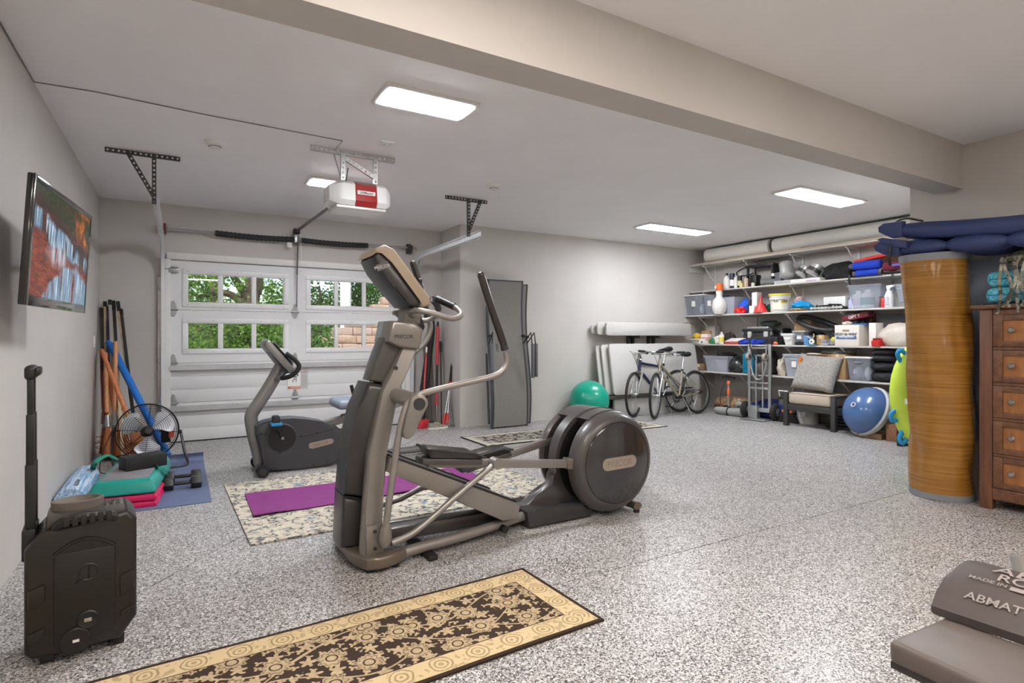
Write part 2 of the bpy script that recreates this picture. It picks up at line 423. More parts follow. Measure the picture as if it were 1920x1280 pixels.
for z_ in zz[1:4]:
    for xc in (-.055, 1.275, 2.66):
        g = G(); p = [(xc - .012, z_ + .1), (xc + .012, z_ + .1), (xc + .034, z_ + .03), (xc + .034, z_ - .03), (xc + .012, z_ - .08), (xc - .012, z_ - .08), (xc - .034, z_ - .03), (xc - .034, z_ + .03)]
        g.prism(p, 'y', Y0 - .008, Y0 - .001, .002, 1); g.cyl((xc - .05, Y0 - .014, z_), (xc + .05, Y0 - .014, z_), .011, n=8)
        for q_ in (.07, .035, -.06): g.cyl((xc, Y0 - .016, z_ + q_), (xc, Y0 - .006, z_ + q_), .009, n=6)
        obj('hinge', g, hz, door, w=True)
g = G(); g.box((DX0 + .0, Y0 - .03, 2.02), (DX0 + .1, Y0 - .001, 2.04), .002); g.box((DX0 + .0, Y0 - .04, 1.96), (DX0 + .1, Y0 - .001, 2.015), .006); g.cyl((DX0 - .05, Y0 - .03, 2.0), (DX0 + .06, Y0 - .03, 2.0), .008)
obj('top_roller_bracket', g, hz, door, w=True)
obj('bottom_seal', G().box((DX0 + .01, Y0 + .005, .001), (DX1 - .01, Y1 - .005, .013), .003), RUBBER, door, w=True)
la, lb = onY(538, 693, Y0 - .002), onY(577.5, 729, Y0 - .002)
wl = obj('warning_placard', G().box((la.x, Y0 - .003, lb.z), (lb.x, Y0 - .0005, la.z)), mat('placard board', (206, 204, 200), .5, var=.01), door, w=True, label='white paper warning placard with an orange band')
W_, H_ = lb.x - la.x, la.z - lb.z
obj('picture_field', G().box((la.x + .012, Y0 - .0036, lb.z + .012), (la.x + W_ * .63, Y0 - .003, la.z - .02)), mat('placard white', (238, 237, 234), .5, var=.0), wl, w=True)
obj('orange_band', G().box((la.x + .012, Y0 - .0042, lb.z + .012), (la.x + W_ * .63, Y0 - .0036, lb.z + H_ * .17)), mat('placard orange', (206, 104, 44), .5, var=.02), wl, w=True)
obj('caption_block', G().box((la.x + W_ * .67, Y0 - .0036, lb.z + .02), (la.x + W_ * .96, Y0 - .003, la.z - .06)), mat('placard grey', (186, 185, 182), .5, var=.04, vs=200), wl, w=True)
cx, cz, s_ = la.x + W_ * .38, lb.z + H_ * .55, .045
g = G()
for p in ([(-.6, .3), (-.1, .7), (.7, .6)], [(-.1, .7), (-.2, -.1), (.35, -.3), (.25, -1.0)], [(-.2, -.1), (-.6, -.6), (-.5, -1.0)], [(-.1, .6), (.5, .1)]): g.tube([(cx + a * s_, Y0 - .0042, cz + b * s_) for a, b in p], .009, n=5, flat=.3)
g.ball((cx + .7 * s_, Y0 - .0042, cz + 1.0 * s_), (.012, .002, .012), 1)
obj('falling_figure', g, BLACK, wl, w=True)
g = G(); g.text('WARNING', frame((la.x + W_ * .81, Y0 - .0042, la.z - .045), (1, 0, 0), (0, 0, 1)), .014); obj('lettering', g, RED, wl, w=True)
g = G(); g.text('WARNING', frame((la.x + W_ * .38, Y0 - .0052, lb.z + .022), (1, 0, 0), (0, 0, 1)), .016); obj('lettering', g, PAPER, wl, w=True)
# ------------------------------------------------------------------ outside: yard, stacked block wall, porch column, trees
def grassmat():
    q = N('yard ground'); v = q.tc(); q.set(Base_Color=q.ramp(q.noise(v, 3, 5, .7), [(.3, (84, 98, 52)), (.7, (128, 140, 84))]), Roughness=.95); return q.m
struct('ground', G().box((-14, 7.78, -.2), (22, 40, -.03)), grassmat())
struct('driveway', G().box((-1.2, 7.74, -.06), (3.6, 12.2, -.012)), mat('concrete drive', (196, 190, 182), .9, bump=.001, bs=80))
def stonemat():
    q = N('split face block'); v = q.tc(); r = q.n('ShaderNodeObjectInfo').outputs['Random']
    c = q.mix(q.noise(v, 9, 5, .7), (150, 128, 114), (200, 178, 164)); c = q.mix(q.math('MULTIPLY', r, .4), c, (186, 152, 126))
    q.set(Base_Color=c, Roughness=.95); q.bump(q.noise(v, 16, 6, .7), .03, 1); return q.m
STONE = stonemat(); YW = 13.0
rw = thing('retaining_wall', 'stepped retaining wall of pinkish split-face blocks outside the right windows', 'wall', (4.5, YW, 0))
BH, BW = .182, .44; protos = []
def blockg(seed):
    g = G(); g.box((-BW/2 + .006, -.11, .004), (BW/2 - .006, .16, BH - .004), .012, 1)
    bmesh.ops.subdivide_edges(g.bm, edges=[e for e in g.bm.edges if e.calc_length() > .1], cuts=2, use_grid_fill=True)
    for v in g.bm.verts:
        if v.co.y < -.05: v.co.y += .035 * noise.noise(v.co * 9 + Vector((seed * 5, 0, seed)))
    return g
def step_x(row):           # left end of each course: the wall climbs to the right
    return {0: 1.9, 1: 1.9, 2: 1.9, 3: 1.9, 4: 2.05, 5: 2.30, 6: 2.62, 7: 2.98, 8: 3.28, 9: 3.55, 10: 3.88, 11: 4.12, 12: 4.30, 13: 4.6}[row]
nb = 0
for r in range(14):
    x = step_x(r) + BW / 2; kk = 0
    while x < 6.9:
        if len(protos) < 4:
            o = obj('block', blockg(len(protos)), STONE, rw); protos.append(o)
        else:
            o = protos[nb % 4].copy(); C.objects.link(o); o.parent = rw
        o.location = (x - 4.5 + (.0 if kk == 0 else RND.uniform(-.004, .004)), RND.uniform(-.012, .012) + r * .012, r * BH - .02)
        x += BW; nb += 1; kk += 1
c0 = onY(648, 560, 14.2)
g = G(); g.lathe([(.0, 1.2), (.17, 1.2), (.17, 1.3), (.135, 1.34), (.13, 4.6), (.0, 4.6)], (c0.x, 14.2, 0), n=24)
obj('porch_column', g, mat('white porch column', (232, 231, 228), .5, var=.01), label='round white porch column standing behind the block wall', cat='column')
struct('terrace', G().box((2.6, 13.25, -.03), (9, 18, 1.2)), grassmat())
def leafmat(name, a, b, c):
    q = N(name); t = q.t; oi = q.noise(q.tc(), 1.1, 3, .7); r = q.noise(q.tc(), 23, 1)
    col = q.mix(q.ramp(r, [(.35, (0,0,0,1)), (.65, (1,1,1,1))]), q.mix(oi, a, b), c)
    d = q.n('ShaderNodeBsdfDiffuse'); tl = q.n('ShaderNodeBsdfTranslucent'); mx = q.n('ShaderNodeMixShader'); mx.inputs[0].default_value = .38
    for x in (d, tl): t.links.new(col, x.inputs[0])
    t.links.new(d.outputs[0], mx.inputs[1]); t.links.new(tl.outputs[0], mx.inputs[2]); t.links.new(mx.outputs[0], q.out.inputs[0]); return q.m
LEAF1 = leafmat('tree leaves', (44, 80, 34), (84, 128, 52), (138, 176, 88)); LEAF2 = leafmat('shrub leaves', (34, 68, 34), (68, 114, 48), (112, 152, 80))
BARK = mat('bark', (92, 80, 70), .95, var=.2, vs=14, bump=.01, bs=25)
def foliage(clumps, n, size, seed):
    """clumps: (centre, radii); scattered leaf blades, thinner toward the inside"""
    r = random.Random(seed); g = G(); bm = g.bm
    tot = sum(c[1][0]*c[1][2] for c in clumps)
    for c, rr in clumps:
        for _ in range(int(n * rr[0]*rr[2] / tot)):
            d = Vector((r.gauss(0,1), r.gauss(0,1), r.gauss(0,1))).normalized() * (r.random() ** .45)
            p = Vector(c) + Vector((d.x*rr[0], d.y*rr[1], d.z*rr[2]))
            if noise.noise(p * 1.7 + Vector((seed, 0, 0))) < -.12: continue
            a = Vector((r.uniform(-1,1), r.uniform(-1,1), r.uniform(-.8,.5))).normalized(); b = a.orthogonal().normalized()
            b = Matrix.Rotation(r.uniform(0, 6.28), 3, a) @ b; s = size * r.uniform(.6, 1.3)
            bm.faces.new([bm.verts.new(p - a*s*.5), bm.verts.new(p + b*s*.3 + a*s*.05), bm.verts.new(p + a*s*.6), bm.verts.new(p - b*s*.3 + a*s*.05)])
    return g
def tree(name, label, base, trunk, branches, clumps, n, size, seed, lm, cat='tree', group=None):
    t = thing(name, label, cat, base, group=group)
    g = G(); g.tube(trunk[0], trunk[1], n=9, sub=3)
    for p, r in branches: g.tube(p, r, n=7, sub=3)
    obj('trunk', g, BARK, t, w=True)
    obj('foliage', foliage(clumps, n, size, seed), lm, t, w=True, kind='stuff', flatsh=True)
def P(u, v, y): return onY(u, v, y)
yt = 14.5
tree('shade_tree', 'large leafy tree with forking dark limbs outside the left windows', (P(474, 620, yt).x, yt, -.03),
     ([(P(474, 700, yt).x, yt, -.03), P(474, 640, yt), P(470, 575, yt), P(478, 500, yt), P(490, 400, yt)], [.26, .22, .19, .15, .1]),
     [([P(470, 572, yt), P(455, 545, yt), P(440, 522, yt - .3), P(425, 500, yt - .5)], [.13, .1, .08, .05]), ([P(468, 590, yt), P(445, 560, yt), P(415, 548, yt), P(372, 556, yt - .4)], [.11, .09, .07, .04]),
      ([P(474, 560, yt), P(486, 535, yt), P(484, 500, yt), P(486, 470, yt)], [.12, .1, .09, .06]), ([P(472, 640, yt), P(440, 618, yt), P(405, 612, yt), P(370, 620, yt - .5)], [.1, .07, .05, .03]), ([P(474, 630, yt), P(500, 610, yt), P(530, 590, yt - .3)], [.09, .06, .04])],
     [(P(370, 520, yt - .6), (1.0, .8, .55)), (P(360, 600, yt - .4), (1.2, .9, .8)), (P(430, 600, yt - .9), (.8, .6, .6)), (P(425, 520, yt - .8), (.45, .4, .5)), (P(505, 640, yt - .7), (.6, .5, .6)), (P(520, 540, yt), (.6, .6, .4)), (P(440, 660, yt - .5), (1.4, .8, .6)), (P(450, 470, yt), (2.2, 1.2, .6)), (P(350, 680, yt), (1.2, .9, .5))],
     17000, .085, 3, LEAF1)
tree('yard_tree', 'paler loose tree standing farther back outside the left windows', (P(400, 600, 19).x, 19, -.03),
     ([(P(400, 700, 19).x, 19, -.03), P(402, 600, 19), P(396, 480, 19)], [.22, .17, .1]), [],
     [(P(365, 610, 19), (2.2, 1, 1.0)), (P(430, 620, 19.5), (1.8, 1, .9)), (P(500, 610, 19), (1.5, 1, .8)), (P(350, 560, 19), (1.2, .8, .6)), (P(530, 560, 19), (.9, .8, .5))], 8000, .13, 5, LEAF1)
for i, (u, v, y, rx, rz, lab) in enumerate([(598, 560, 15.4, 1.35, 1.5, 'broad leafy bush left of the white porch column'), (676, 548, 15.8, 1.0, 1.5, 'dark green bush right of the white porch column'), (726, 535, 16.2, 1.3, 1.5, 'green shrub growing above the top of the block wall'), (582, 640, 12.1, .5, .55, 'low glossy shrub at the foot of the block wall steps')]):
    p = P(u, v, y); bz_ = -.03 if i == 3 else 1.2
    tree('shrub', lab, (p.x, y, bz_), ([(p.x, y, bz_), (p.x + .05, y, p.z - .2), (p.x, y, p.z + .4)], [.07, .05, .02]), [([(p.x, y, p.z - .4), (p.x - .4, y, p.z + .1), (p.x - .8 * rx, y - .2, p.z + .5)], [.05, .03, .015])],
         [(p, (rx, min(.8, rx), rz)), (p + V(.3 * rx, .2 * rx, -.4 * rz), (rx, min(.8, rx), rz * .7)), (p + V(-.2, .1, .2 * rz), (rx * .8, min(.8, rx), rz * .8))], 6500 if i < 3 else 2200, .085, 20 + i, LEAF2, 'shrub')
hb = thing('hedge', 'far green hedge closing the yard behind the trees', 'hedge', (1.5, 25, -.03))
obj("foliage", foliage([((x, 25, z), (1.6, .8, .9)) for x in (-4, -2.4, -.8, .8, 2.4, 4, 5.6, 7.2, 9) for z in (.5, 1.6)], 9000, .2, 40), LEAF2, hb, w=True, kind='stuff', flatsh=True)
# ------------------------------------------------------------------ ceiling fittings
def emis(name, col, s):
    q = N(name); q.set(Base_Color=rgb((250, 250, 250)), Emission_Color=rgb(col), Emission_Strength=s); return q.m
LED = emis('lit diffuser', (246, 249, 255), PANEL*.85); LEDS = emis('bright lit diffuser', (248, 250, 255), PANEL*1.6); LEDFILL = emis('added warm fill diffuser', (255, 244, 234), PANEL*.62)  # the warm one is for fill panels added out of view
def led(x0, x1, y0, y1, z, lab, grp=None, m=None):
    t = thing('ceiling_light', lab, 'light', ((x0+x1)/2, (y0+y1)/2, z), group=grp); hx, hy = (x1-x0)/2, (y1-y0)/2; f_ = .034
    g = G(); g.box((-hx, -hy, -.022), (-hx + f_, hy, 0), .003); g.box((hx - f_, -hy, -.022), (hx, hy, 0), .003); g.box((-hx + f_, -hy, -.022), (hx - f_, -hy + f_, 0), .003); g.box((-hx + f_, hy - f_, -.022), (hx - f_, hy, 0), .003)
    obj('frame', g, WHITE, t); obj('diffuser', G().box((-hx + f_, -hy + f_, -.029), (hx - f_, hy - f_, -.006), .006), m or LED, t)
led(1.065, 1.69, 3.28, 3.60, ZC, 'flat LED panel on the ceiling, nearest of the two above the exercise machines', m=LEDS)
led(1.065, 1.69, 5.55, 5.86, ZC, 'flat LED panel on the ceiling, half hidden by the garage door opener', m=LEDS)
led(5.36, 6.60, 3.43, 3.77, ZC, 'long flat LED panel on the ceiling near the dropped beam')
led(5.38, 6.62, 5.55, 5.88, ZC, 'long flat LED panel on the ceiling nearest the rear wall and shelves')
led(.0, 1.25, .85, 1.2, 2.75, 'added unseen LED fill panel on the near ceiling above the floral runner', m=LEDFILL)  # this and the next three are unseen lamps added as fill
led(2.0, 3.25, .1, .45, 2.75, 'added unseen LED fill panel on the near ceiling in front of the chest of drawers', m=LEDFILL)
led(-.2, 1.05, -1.9, -1.55, 2.75, 'added unseen LED fill panel on the near ceiling behind the viewpoint on the left', m=LEDFILL)
led(3.2, 4.45, -1.9, -1.55, 2.75, 'added unseen LED fill panel on the near ceiling behind the viewpoint on the right', m=LEDFILL)
def smoke(u, v, lab):
    p = fl(u, v, ZC - .02); t = thing('smoke_detector', lab, 'detector', (p.x, p.y, ZC))
    obj('base', G().lathe([(0, 0), (.072, 0), (.072, -.012), (.066, -.02), (0, -.02)], n=28), WHITE, t)
    obj('cover', G().lathe([(0, -.02), (.06, -.02), (.058, -.03), (.048, -.034), (.046, -.038), (.036, -.042), (.034, -.05), (.02, -.052), (0, -.052)], n=28), WHITE, t)
    obj('vent_ring', G().lathe([(.047, -.0335), (.0475, -.0385), (.0375, -.0425), (.0365, -.0375)], n=28), mat('grey vent', (150, 150, 150), .5), t)
smoke(403, 271, 'round white smoke detector on the ceiling left of the opener'); smoke(926, 350, 'round white smoke detector on the ceiling right of the opener')
p = fl(724, 270, ZC - .01); g = G(); t = thing('ceiling_sensor', 'small square white sensor plate on the ceiling beside the opener bracket', 'sensor', (p.x, p.y, ZC))
obj('plate', G().box((-.05, -.05, -.012), (.05, .05, 0), .004), WHITE, t); obj('lens', G().lathe([(0, -.012), (.02, -.012), (.016, -.02), (0, -.022)], n=16), mat('frosted lens', (205, 205, 205), .3), t)
def wire(name, lab, pts, r, m, sub=0): obj(name, G().tube(pts, r, n=6, sub=sub), m, label=lab, cat='cable')
a = fl(62, 152, ZC); b = fl(642, 263, ZC)
wire('ceiling_cable', 'thin white cable crossing the ceiling from the left wall to the opener', [(XL + .004, -1.5, ZC - .004), (XL + .004, a.y, ZC - .004), (XL + .3, a.y - .02, ZC - .005), ((a.x+b.x)/2, (a.y+b.y)/2, ZC - .004), (b.x, b.y, ZC - .004), tuple(fl(625, 285, ZC - .02)), tuple(onY(638, 330, 4.75))], .0035, mat('cable grey', (120, 118, 116), .6))
def perf(g, p0, p1, wd=.032, up=(0, 1, 0), th=.003):
    """perforated angle: strip with a row of real holes between p0 and p1"""
    p0, p1 = Vector(p0), Vector(p1); L = (p1 - p0).length; x = (p1 - p0).normalized(); z = Vector(up); y = z.cross(x).normalized(); z = x.cross(y)
    n = max(2, int(L / .036)); s = L / n; h = wd / 2; r = .0085
    for sg in (-1, 1):
        for i in range(n):
            c = p0 + x * (s * (i + .5)); q = []
            out = [(-s/2, -h), (s/2, -h), (s/2, h), (-s/2, h)]
            O = [g.bm.verts.new(c + x*a_ + y*b_ + z*(th*.5*sg)) for a_, b_ in out]
            I = [g.bm.verts.new(c + x*r*math.cos(PI*1.25 + k*PI/4) + y*r*math.sin(PI*1.25 + k*PI/4) + z*(th*.5*sg)) for k in range(8)]
            for k in range(4):
                g.bm.faces.new([O[k], O[(k+1) % 4], I[(2*k+2) % 8], I[2*k+1], I[2*k]])
    fl_ = h
    g.bm.faces.new([g.bm.verts.new(p) for p in (p0 + y*fl_ + z*th*.5, p1 + y*fl_ + z*th*.5, p1 + y*fl_ + z*.026, p0 + y*fl_ + z*.026)])
def hanger(lab, u0, v0, u1, v1, uv, ud, zb, m):
    a, b = fl(u0, v0, ZC - .03), fl(u1, v1, ZC - .03); y = (a.y + b.y) / 2
    t = thing('track_hanger', lab, 'bracket', ((a.x + b.x)/2, y, ZC))
    g = G(); perf(g, (a.x, y, ZC - .02), (b.x, y, ZC - .02)); obj('ceiling_angle', g, m, t, w=True)
    xv = onY(uv, (v0+v1)/2, y).x; xd = onY(ud, (v0+v1)/2, y).x
    g = G(); perf(g, (xv, y - .004, ZC - .01), (xv, y - .004, zb)); obj('drop_angle', g, m, t, w=True)
    g = G(); perf(g, (xd, y - .008, ZC - .02), (xv, y - .008, zb + .06)); obj('brace_angle', g, m, t, w=True)
    return xv, y
zt = 2.34
xl, yl = hanger('dark perforated steel hanger above the left door track', 196, 281, 338, 301, 289, 239, zt - .02, DKMETAL)
xr, yr = hanger('dark perforated steel hanger above the right door track', 835, 370, 913, 381, 879, 901, zt - .02, DKMETAL)
TRK = mat('track steel', (226, 227, 228), .35, .3, var=.04)
def track(lab, x, sgn, yend):
    """C-section rail: up the jamb, round the bend, back along the ceiling"""
    t = thing('door_track', lab, 'track', (x, YG - .05, 0))
    cl = [(x, YG - .05, .0), (x, YG - .05, 1.0), (x, YG - .05, zt - .42)]
    for k in range(1, 9):
        a_ = k / 8 * PI / 2; cl.append((x, YG - .05 - .38 * (1 - math.cos(a_)), zt - .40 + .38 * math.sin(a_)))
    cl.append((x, yend, zt + .0))
    g = G(); sec = [(-.034, -.016), (-.034, .016), (.034, .016), (.034, -.016), (.027, -.016), (.027, .01), (-.027, .01), (-.027, -.016)]
    rings = []
    for i, p in enumerate(cl):
        p = Vector(p); a_ = Vector(cl[max(0, i-1)]); b_ = Vector(cl[min(len(cl)-1, i+1)]); tg = (b_ - a_).normalized(); nx = Vector((sgn, 0, 0)); ny = tg.cross(nx)
        rings.append([g.bm.verts.new(p + ny * sx + nx * sy) for sx, sy in sec])
    for a_, b_ in zip(rings, rings[1:]):
        for k in range(8): g.bm.faces.new([a_[k], a_[(k+1) % 8], b_[(k+1) % 8], b_[k]])
    obj('rail', g, TRK, t, w=True)
    obj('jamb_angle', G().box((x + sgn * .012, YG - .03, 0), (x + sgn * .05, YG - .002, 1.9)), GREYM, t, w=True)
    for z_ in (.45, .95, 1.4, 1.78): obj('jamb_bracket', G().box((x + sgn * .01, YG - .055, z_ - .03), (x + sgn * .045, YG - .001, z_ + .03), .003), hz, t, w=True)
    g = G(); perf(g, (x + sgn * .02, YG - .36, zt - .015), (x + sgn * .02, YG - .02, zt - .26), .05, up=(1, 0, 0)); obj('flag_bracket', g, hz, t, w=True)
    g = G(); g.box((x + sgn*.018, yend + .06, zt - .05), (x + sgn*.026, yend + 1.5, zt + .03)); obj('stiffener_angle', g, TRK, t, w=True)
track('left steel garage door track curving back along the ceiling', DX0 - .055, -1, yl - .02); track('right steel garage door track curving back along the ceiling', DX1 + .06, 1, yr - .12)
# torsion shaft
t = thing('torsion_spring', 'torsion shaft with black covered springs above the garage door', 'spring', (1.3, YG - .1, 2.44)); yq = YG - .1
obj('shaft', G().cyl((DX0 - .02, yq, 2.44), (2.86, yq, 2.455), .0125, n=10), GREYM, t, w=True)
for u0, u1 in ((405, 552), (563, 688)):
    a, b = onY(u0, 438, yq).x, onY(u1, 455, yq).x; g = G(); n_ = 60; pts = [(a + (b - a)*i/n_, yq, 2.437 - .012*math.sin(PI*i/n_)) for i in range(n_+1)]
    g.tube(pts, [.034 + .003*math.sin(i*1.9) for i in range(n_+1)], n=12); obj('spring_cover', g, mat('black sleeve', (38, 38, 37), .7, bump=.001, bs=90), t, w=True)
    for xx in (a, b): obj('winding_cone', G().cyl((xx - .014, yq, 2.438), (xx + .014, yq, 2.438), .03, n=12), DKMETAL, t, w=True)
obj('bearing_plate', G().box((DX0 - .05, yq - .03, 2.39), (DX0 - .02, YG - .001, 2.50), .004), mat('dark red drum', (112, 50, 52), .5), t, w=True, label='dark red cable drum plate')
g = G(); g.cyl((2.72, yq, 2.455), (2.76, yq, 2.455), .055, n=16); g.cyl((2.76, yq, 2.455), (2.79, yq, 2.455), .04, n=16); g.box((2.74, yq + .02, 2.38), (2.80, YG - .001, 2.50)); obj('cable_drum', g, DKMETAL, t, w=True)
xcn = onY(556, 440, yq).x; obj('center_bracket', G().box((xcn - .03, yq - .03, 2.40), (xcn + .03, YG - .001, 2.50), .004), GREYM, t, w=True)
p = onY(543, 459, yq - .02); obj('hang_tag', G().box((p.x - .03, p.y, p.z - .03), (p.x + .03, p.y + .002, p.z + .03)), PAPER, t, w=True)
# opener
ya = 4.80; um = onY(672, 370, ya)
t = thing('garage_opener', 'garage door opener with a red fascia hung from the ceiling', 'opener', (um.x, ya, 2.36))
a, b = fl(583, 275, ZC - .03), fl(738, 305, ZC - .03); yb = (a.y + b.y)/2; OPM = mat('opener bracket steel', (178, 178, 174), .45, .6, var=.05)
zu0, zu1 = onY(670, 393, ya).z, onY(670, 345, ya).z
g = G(); perf(g, (a.x, yb, ZC - .022), (b.x, yb, ZC - .022), .04); obj('ceiling_angle', g, OPM, t, w=True)
x1_, x2_ = onY(643, 300, yb).x, onY(704, 300, yb).x
for xx in (x1_, x2_): g = G(); perf(g, (xx, yb - .005, ZC - .01), (xx, yb - .005, zu1 - .02), .034); obj('drop_angle', g, OPM, t, w=True)
g = G(); perf(g, (x1_, yb - .009, ZC - .06), (x2_, yb - .009, zu1 + .03), .03); obj('brace_angle', g, OPM, t, w=True)
ux0, ux1 = onY(615, 380, ya).x, onY(729, 380, ya).x; m0, m1 = onY(660, 380, ya).x, onY(700, 380, ya).x; yF = ya - .12
prof = [(yF + .03, zu0 + .01), (yF, zu0 + .05), (yF + .02, zu1 - .03), (yF + .06, zu1), (yF + .33, zu1), (yF + .36, zu0 + .05), (yF + .34, zu0 + .01)]
g = G(); g.prism(prof, 'x', m0, m1, .006); obj('red_fascia', g, mat('opener red', (158, 42, 40), .22, coat=.6, var=.02), t, w=True, label='glossy red middle fascia')
cover = mat('translucent light cover', (224, 224, 221), .35, var=.02)
for xa, xb in ((ux0, m0), (ux1, m1)):
    g = G(); n_ = 6; rings = []
    cyv, czv = yF + .18, (zu0 + zu1)/2
    for i in range(n_ + 1):
        k = i / n_; sc_ = 1 if k > .55 else .62 + .38 * math.sin(k / .55 * PI / 2); xx = xa + (xb - xa) * k
        rings.append([g.bm.verts.new((xx, cyv + (p_[0] - cyv) * sc_, czv + (p_[1] - czv) * sc_)) for p_ in prof])
    for r0, r1 in zip(rings, rings[1:]):
        for k in range(len(prof)): g.bm.faces.new([r0[k], r0[(k+1) % len(prof)], r1[(k+1) % len(prof)], r1[k]])
    g.bm.faces.new(rings[0]); g.bm.faces.new(list(reversed(rings[-1]))); obj('light_cover', g, cover, t, w=True)
obj('underside', G().box((ux0 + .05, yF + .04, zu0 - .012), (ux1 - .05, yF + .34, zu0 + .012), .004), mat('opener base', (220, 220, 218), .3, .3), t, w=True)
zc_ = (zu0 + zu1)/2 + .012; g = G(); g.box(((m0 + m1)/2 - .075, yF + .004, zc_ - .016), ((m0 + m1)/2 + .075, yF + .014, zc_ + .016), .003); pl = obj('name_plate', g, PAPER, t, w=True)
g = G(); g.text('LiftMaster', frame(((m0 + m1)/2, yF + .0035, zc_ - .009), (1, 0, 0), (0, 0, 1)), .019); obj('lettering', g, BLACK, pl, w=True)
hb_ = onY(555, 434, YG - .03); g = G(); r0 = onY(622, 384, ya + .1)
g.tube([r0, (hb_.x, YG - .04, hb_.z)], .022, n=4); obj('trolley_rail', g, DKMETAL, t, w=True)
g = G(); d_ = (V(hb_.x, YG - .04, hb_.z) - r0).normalized(); g.tube([r0 - d_*.02, r0 + d_ * .07], .03, n=4); obj('rail_sleeve', g, PAPER, t, w=True)
g = G(); g.box((hb_.x - .03, YG - .09, hb_.z - .05), (hb_.x + .03, YG - .001, hb_.z + .03), .004); g.cyl((hb_.x - .03, YG - .12, hb_.z - .01), (hb_.x + .03, YG - .12, hb_.z - .01), .028, n=12); obj('header_bracket', g, BLACK, t, w=True)
g = G(); q0 = onY(559, 442, YG - .14); q1 = onY(557, 515, YG - .08); q2 = onY(556.5, 575, YG - .03); g.tube([q0, q1], .009, n=6); g.tube([q1, q2], .011, n=6, flat=.5); obj('door_arm', g, DKMETAL, t, w=True)
q0, q1 = onY(564, 440, YG - .14), onY(565, 508, YG - .14); g = G(); g.tube([q0, (q0.x + .006, q0.y, (q0.z + q1.z)/2), q1], .003, n=5); g.ball(q1, (.014, .014, .01), 1); obj('release_cord', g, WHITE, t, w=True)
g = G(); q = onY(656, 325, yb); g.tube([(q.x, yb + .06, q.z + .06), (q.x - .01, yb + .05, q.z), (q.x - .015, yb + .07, q.z - .05), (q.x - .03, yb + .1, zu1)], .005, n=6, sub=4); obj('coiled_cord', g, DKMETAL, t, w=True)
# ================================================================== LEFT SIDE
# ---- television on an arm
def screenmat(W, Hh):
    """picture on the TV: a red canyon creek with stepped falls under autumn trees (flat print, lit)"""
    q = N('lit tv picture'); v = q.tc(); x, z = q.xyz(v)[1], q.xyz(v)[2]
    sx = q.math('DIVIDE', x, W); sz = q.math('DIVIDE', z, Hh)                  # 0..1 across, 0..1 up
    nz = q.math('MULTIPLY', q.math('SUBTRACT', q.noise(q.comb(q.math('MULTIPLY', sx, 5), q.math('MULTIPLY', sz, 6)), 1, 4), .5), .22)
    d = q.math('ADD', q.math('ADD', sz, q.math('MULTIPLY', sx, .30)), nz)        # beds dip to the right
    def st(val, a, b):                                                          # smooth step from a to b
        m = q.n('ShaderNodeMapRange', interpolation_type='SMOOTHSTEP'); q.put(m.inputs[0], val); m.inputs[1].default_value = a; m.inputs[2].default_value = b; return m.outputs[0]
    mul = lambda a, b: q.math('MULTIPLY', a, b)
    rock = q.ramp(q.noise(q.comb(mul(sx, 8), mul(sz, 20)), 1.0, 6, .7), [(.3, (26, 10, 8)), (.48, (112, 38, 18)), (.62, (160, 66, 34)), (.8, (70, 28, 20))])
    strata = q.ramp(q.noise(q.comb(mul(sx, 3), mul(d, 30)), 1.0, 5, .65), [(.32, (12, 9, 9)), (.52, (52, 24, 16)), (.72, (128, 62, 38))])
    leaf = q.ramp(q.noise(q.comb(mul(sx, 22), mul(sz, 18)), 1.0, 6, .75), [(.36, (8, 9, 6)), (.54, (40, 50, 14)), (.72, (96, 96, 30))]); gold = q.ramp(q.noise(q.comb(mul(sx, 18), mul(sz, 9)), 1.0, 5, .7), [(.35, (44, 20, 6)), (.55, (190, 96, 18)), (.75, (246, 168, 60))])
    leaf = q.mix(mul(st(sx, .45, .8), st(q.noise(q.comb(mul(sx, 4), mul(sz, 3)), 1, 2), .42, .6)), leaf, gold)
    streak = q.ramp(q.noise(q.comb(mul(sx, 44), mul(sz, 2.0)), 1.0, 4, .65), [(.32, (38, 56, 78)), (.5, (112, 146, 172)), (.7, (226, 238, 246))])
    cols = lambda k, lo, hi: st(q.noise(q.comb(mul(sx, k), mul(sz, 1.2)), 1, 3), lo, hi)
    c = q.mix(st(d, .56, .66), rock, strata); c = q.mix(st(d, .88, .98), c, leaf)
    up_ = mul(mul(st(d, .60, .66), q.math('SUBTRACT', 1, st(d, .78, .84))), cols(11, .42, .52)); c = q.mix(up_, c, streak)
    mist = q.math('SUBTRACT', 1, st(q.vmath('LENGTH', q.comb(q.math('SUBTRACT', sx, .42), mul(q.math('SUBTRACT', sz, .44), 1.5))), .04, .26)); c = q.mix(mul(mist, mul(cols(16, .35, .65), .8)), c, (214, 226, 240))
    lowd = q.math('ADD', sz, q.math('ADD', mul(q.math('POWER', q.math('ABSOLUTE', q.math('SUBTRACT', sx, .68)), 2.0), 1.6), nz)); c = q.mix(mul(q.math('SUBTRACT', 1, st(lowd, .34, .40)), cols(9, .34, .5)), c, streak)
    q.set(Base_Color=(.01, .01, .01, 1), Roughness=.3, Specular_IOR_Level=.15, Emission_Color=c, Emission_Strength=.9); return q.m
tw, thh = .973, .565
tvx0, tvy0, tvx1, tvy1 = -.565, 3.118, -.472, 4.087
tv = thing('television', 'wall mounted flat television showing a red canyon waterfall', 'television', ((tvx0+tvx1)/2, (tvy0+tvy1)/2, 1.36), rot=(0, 0, -math.atan2(tvx1 - tvx0, tvy1 - tvy0)))
tv.rotation_euler = (0, math.radians(3.5), -math.atan2(tvx1 - tvx0, tvy1 - tvy0))
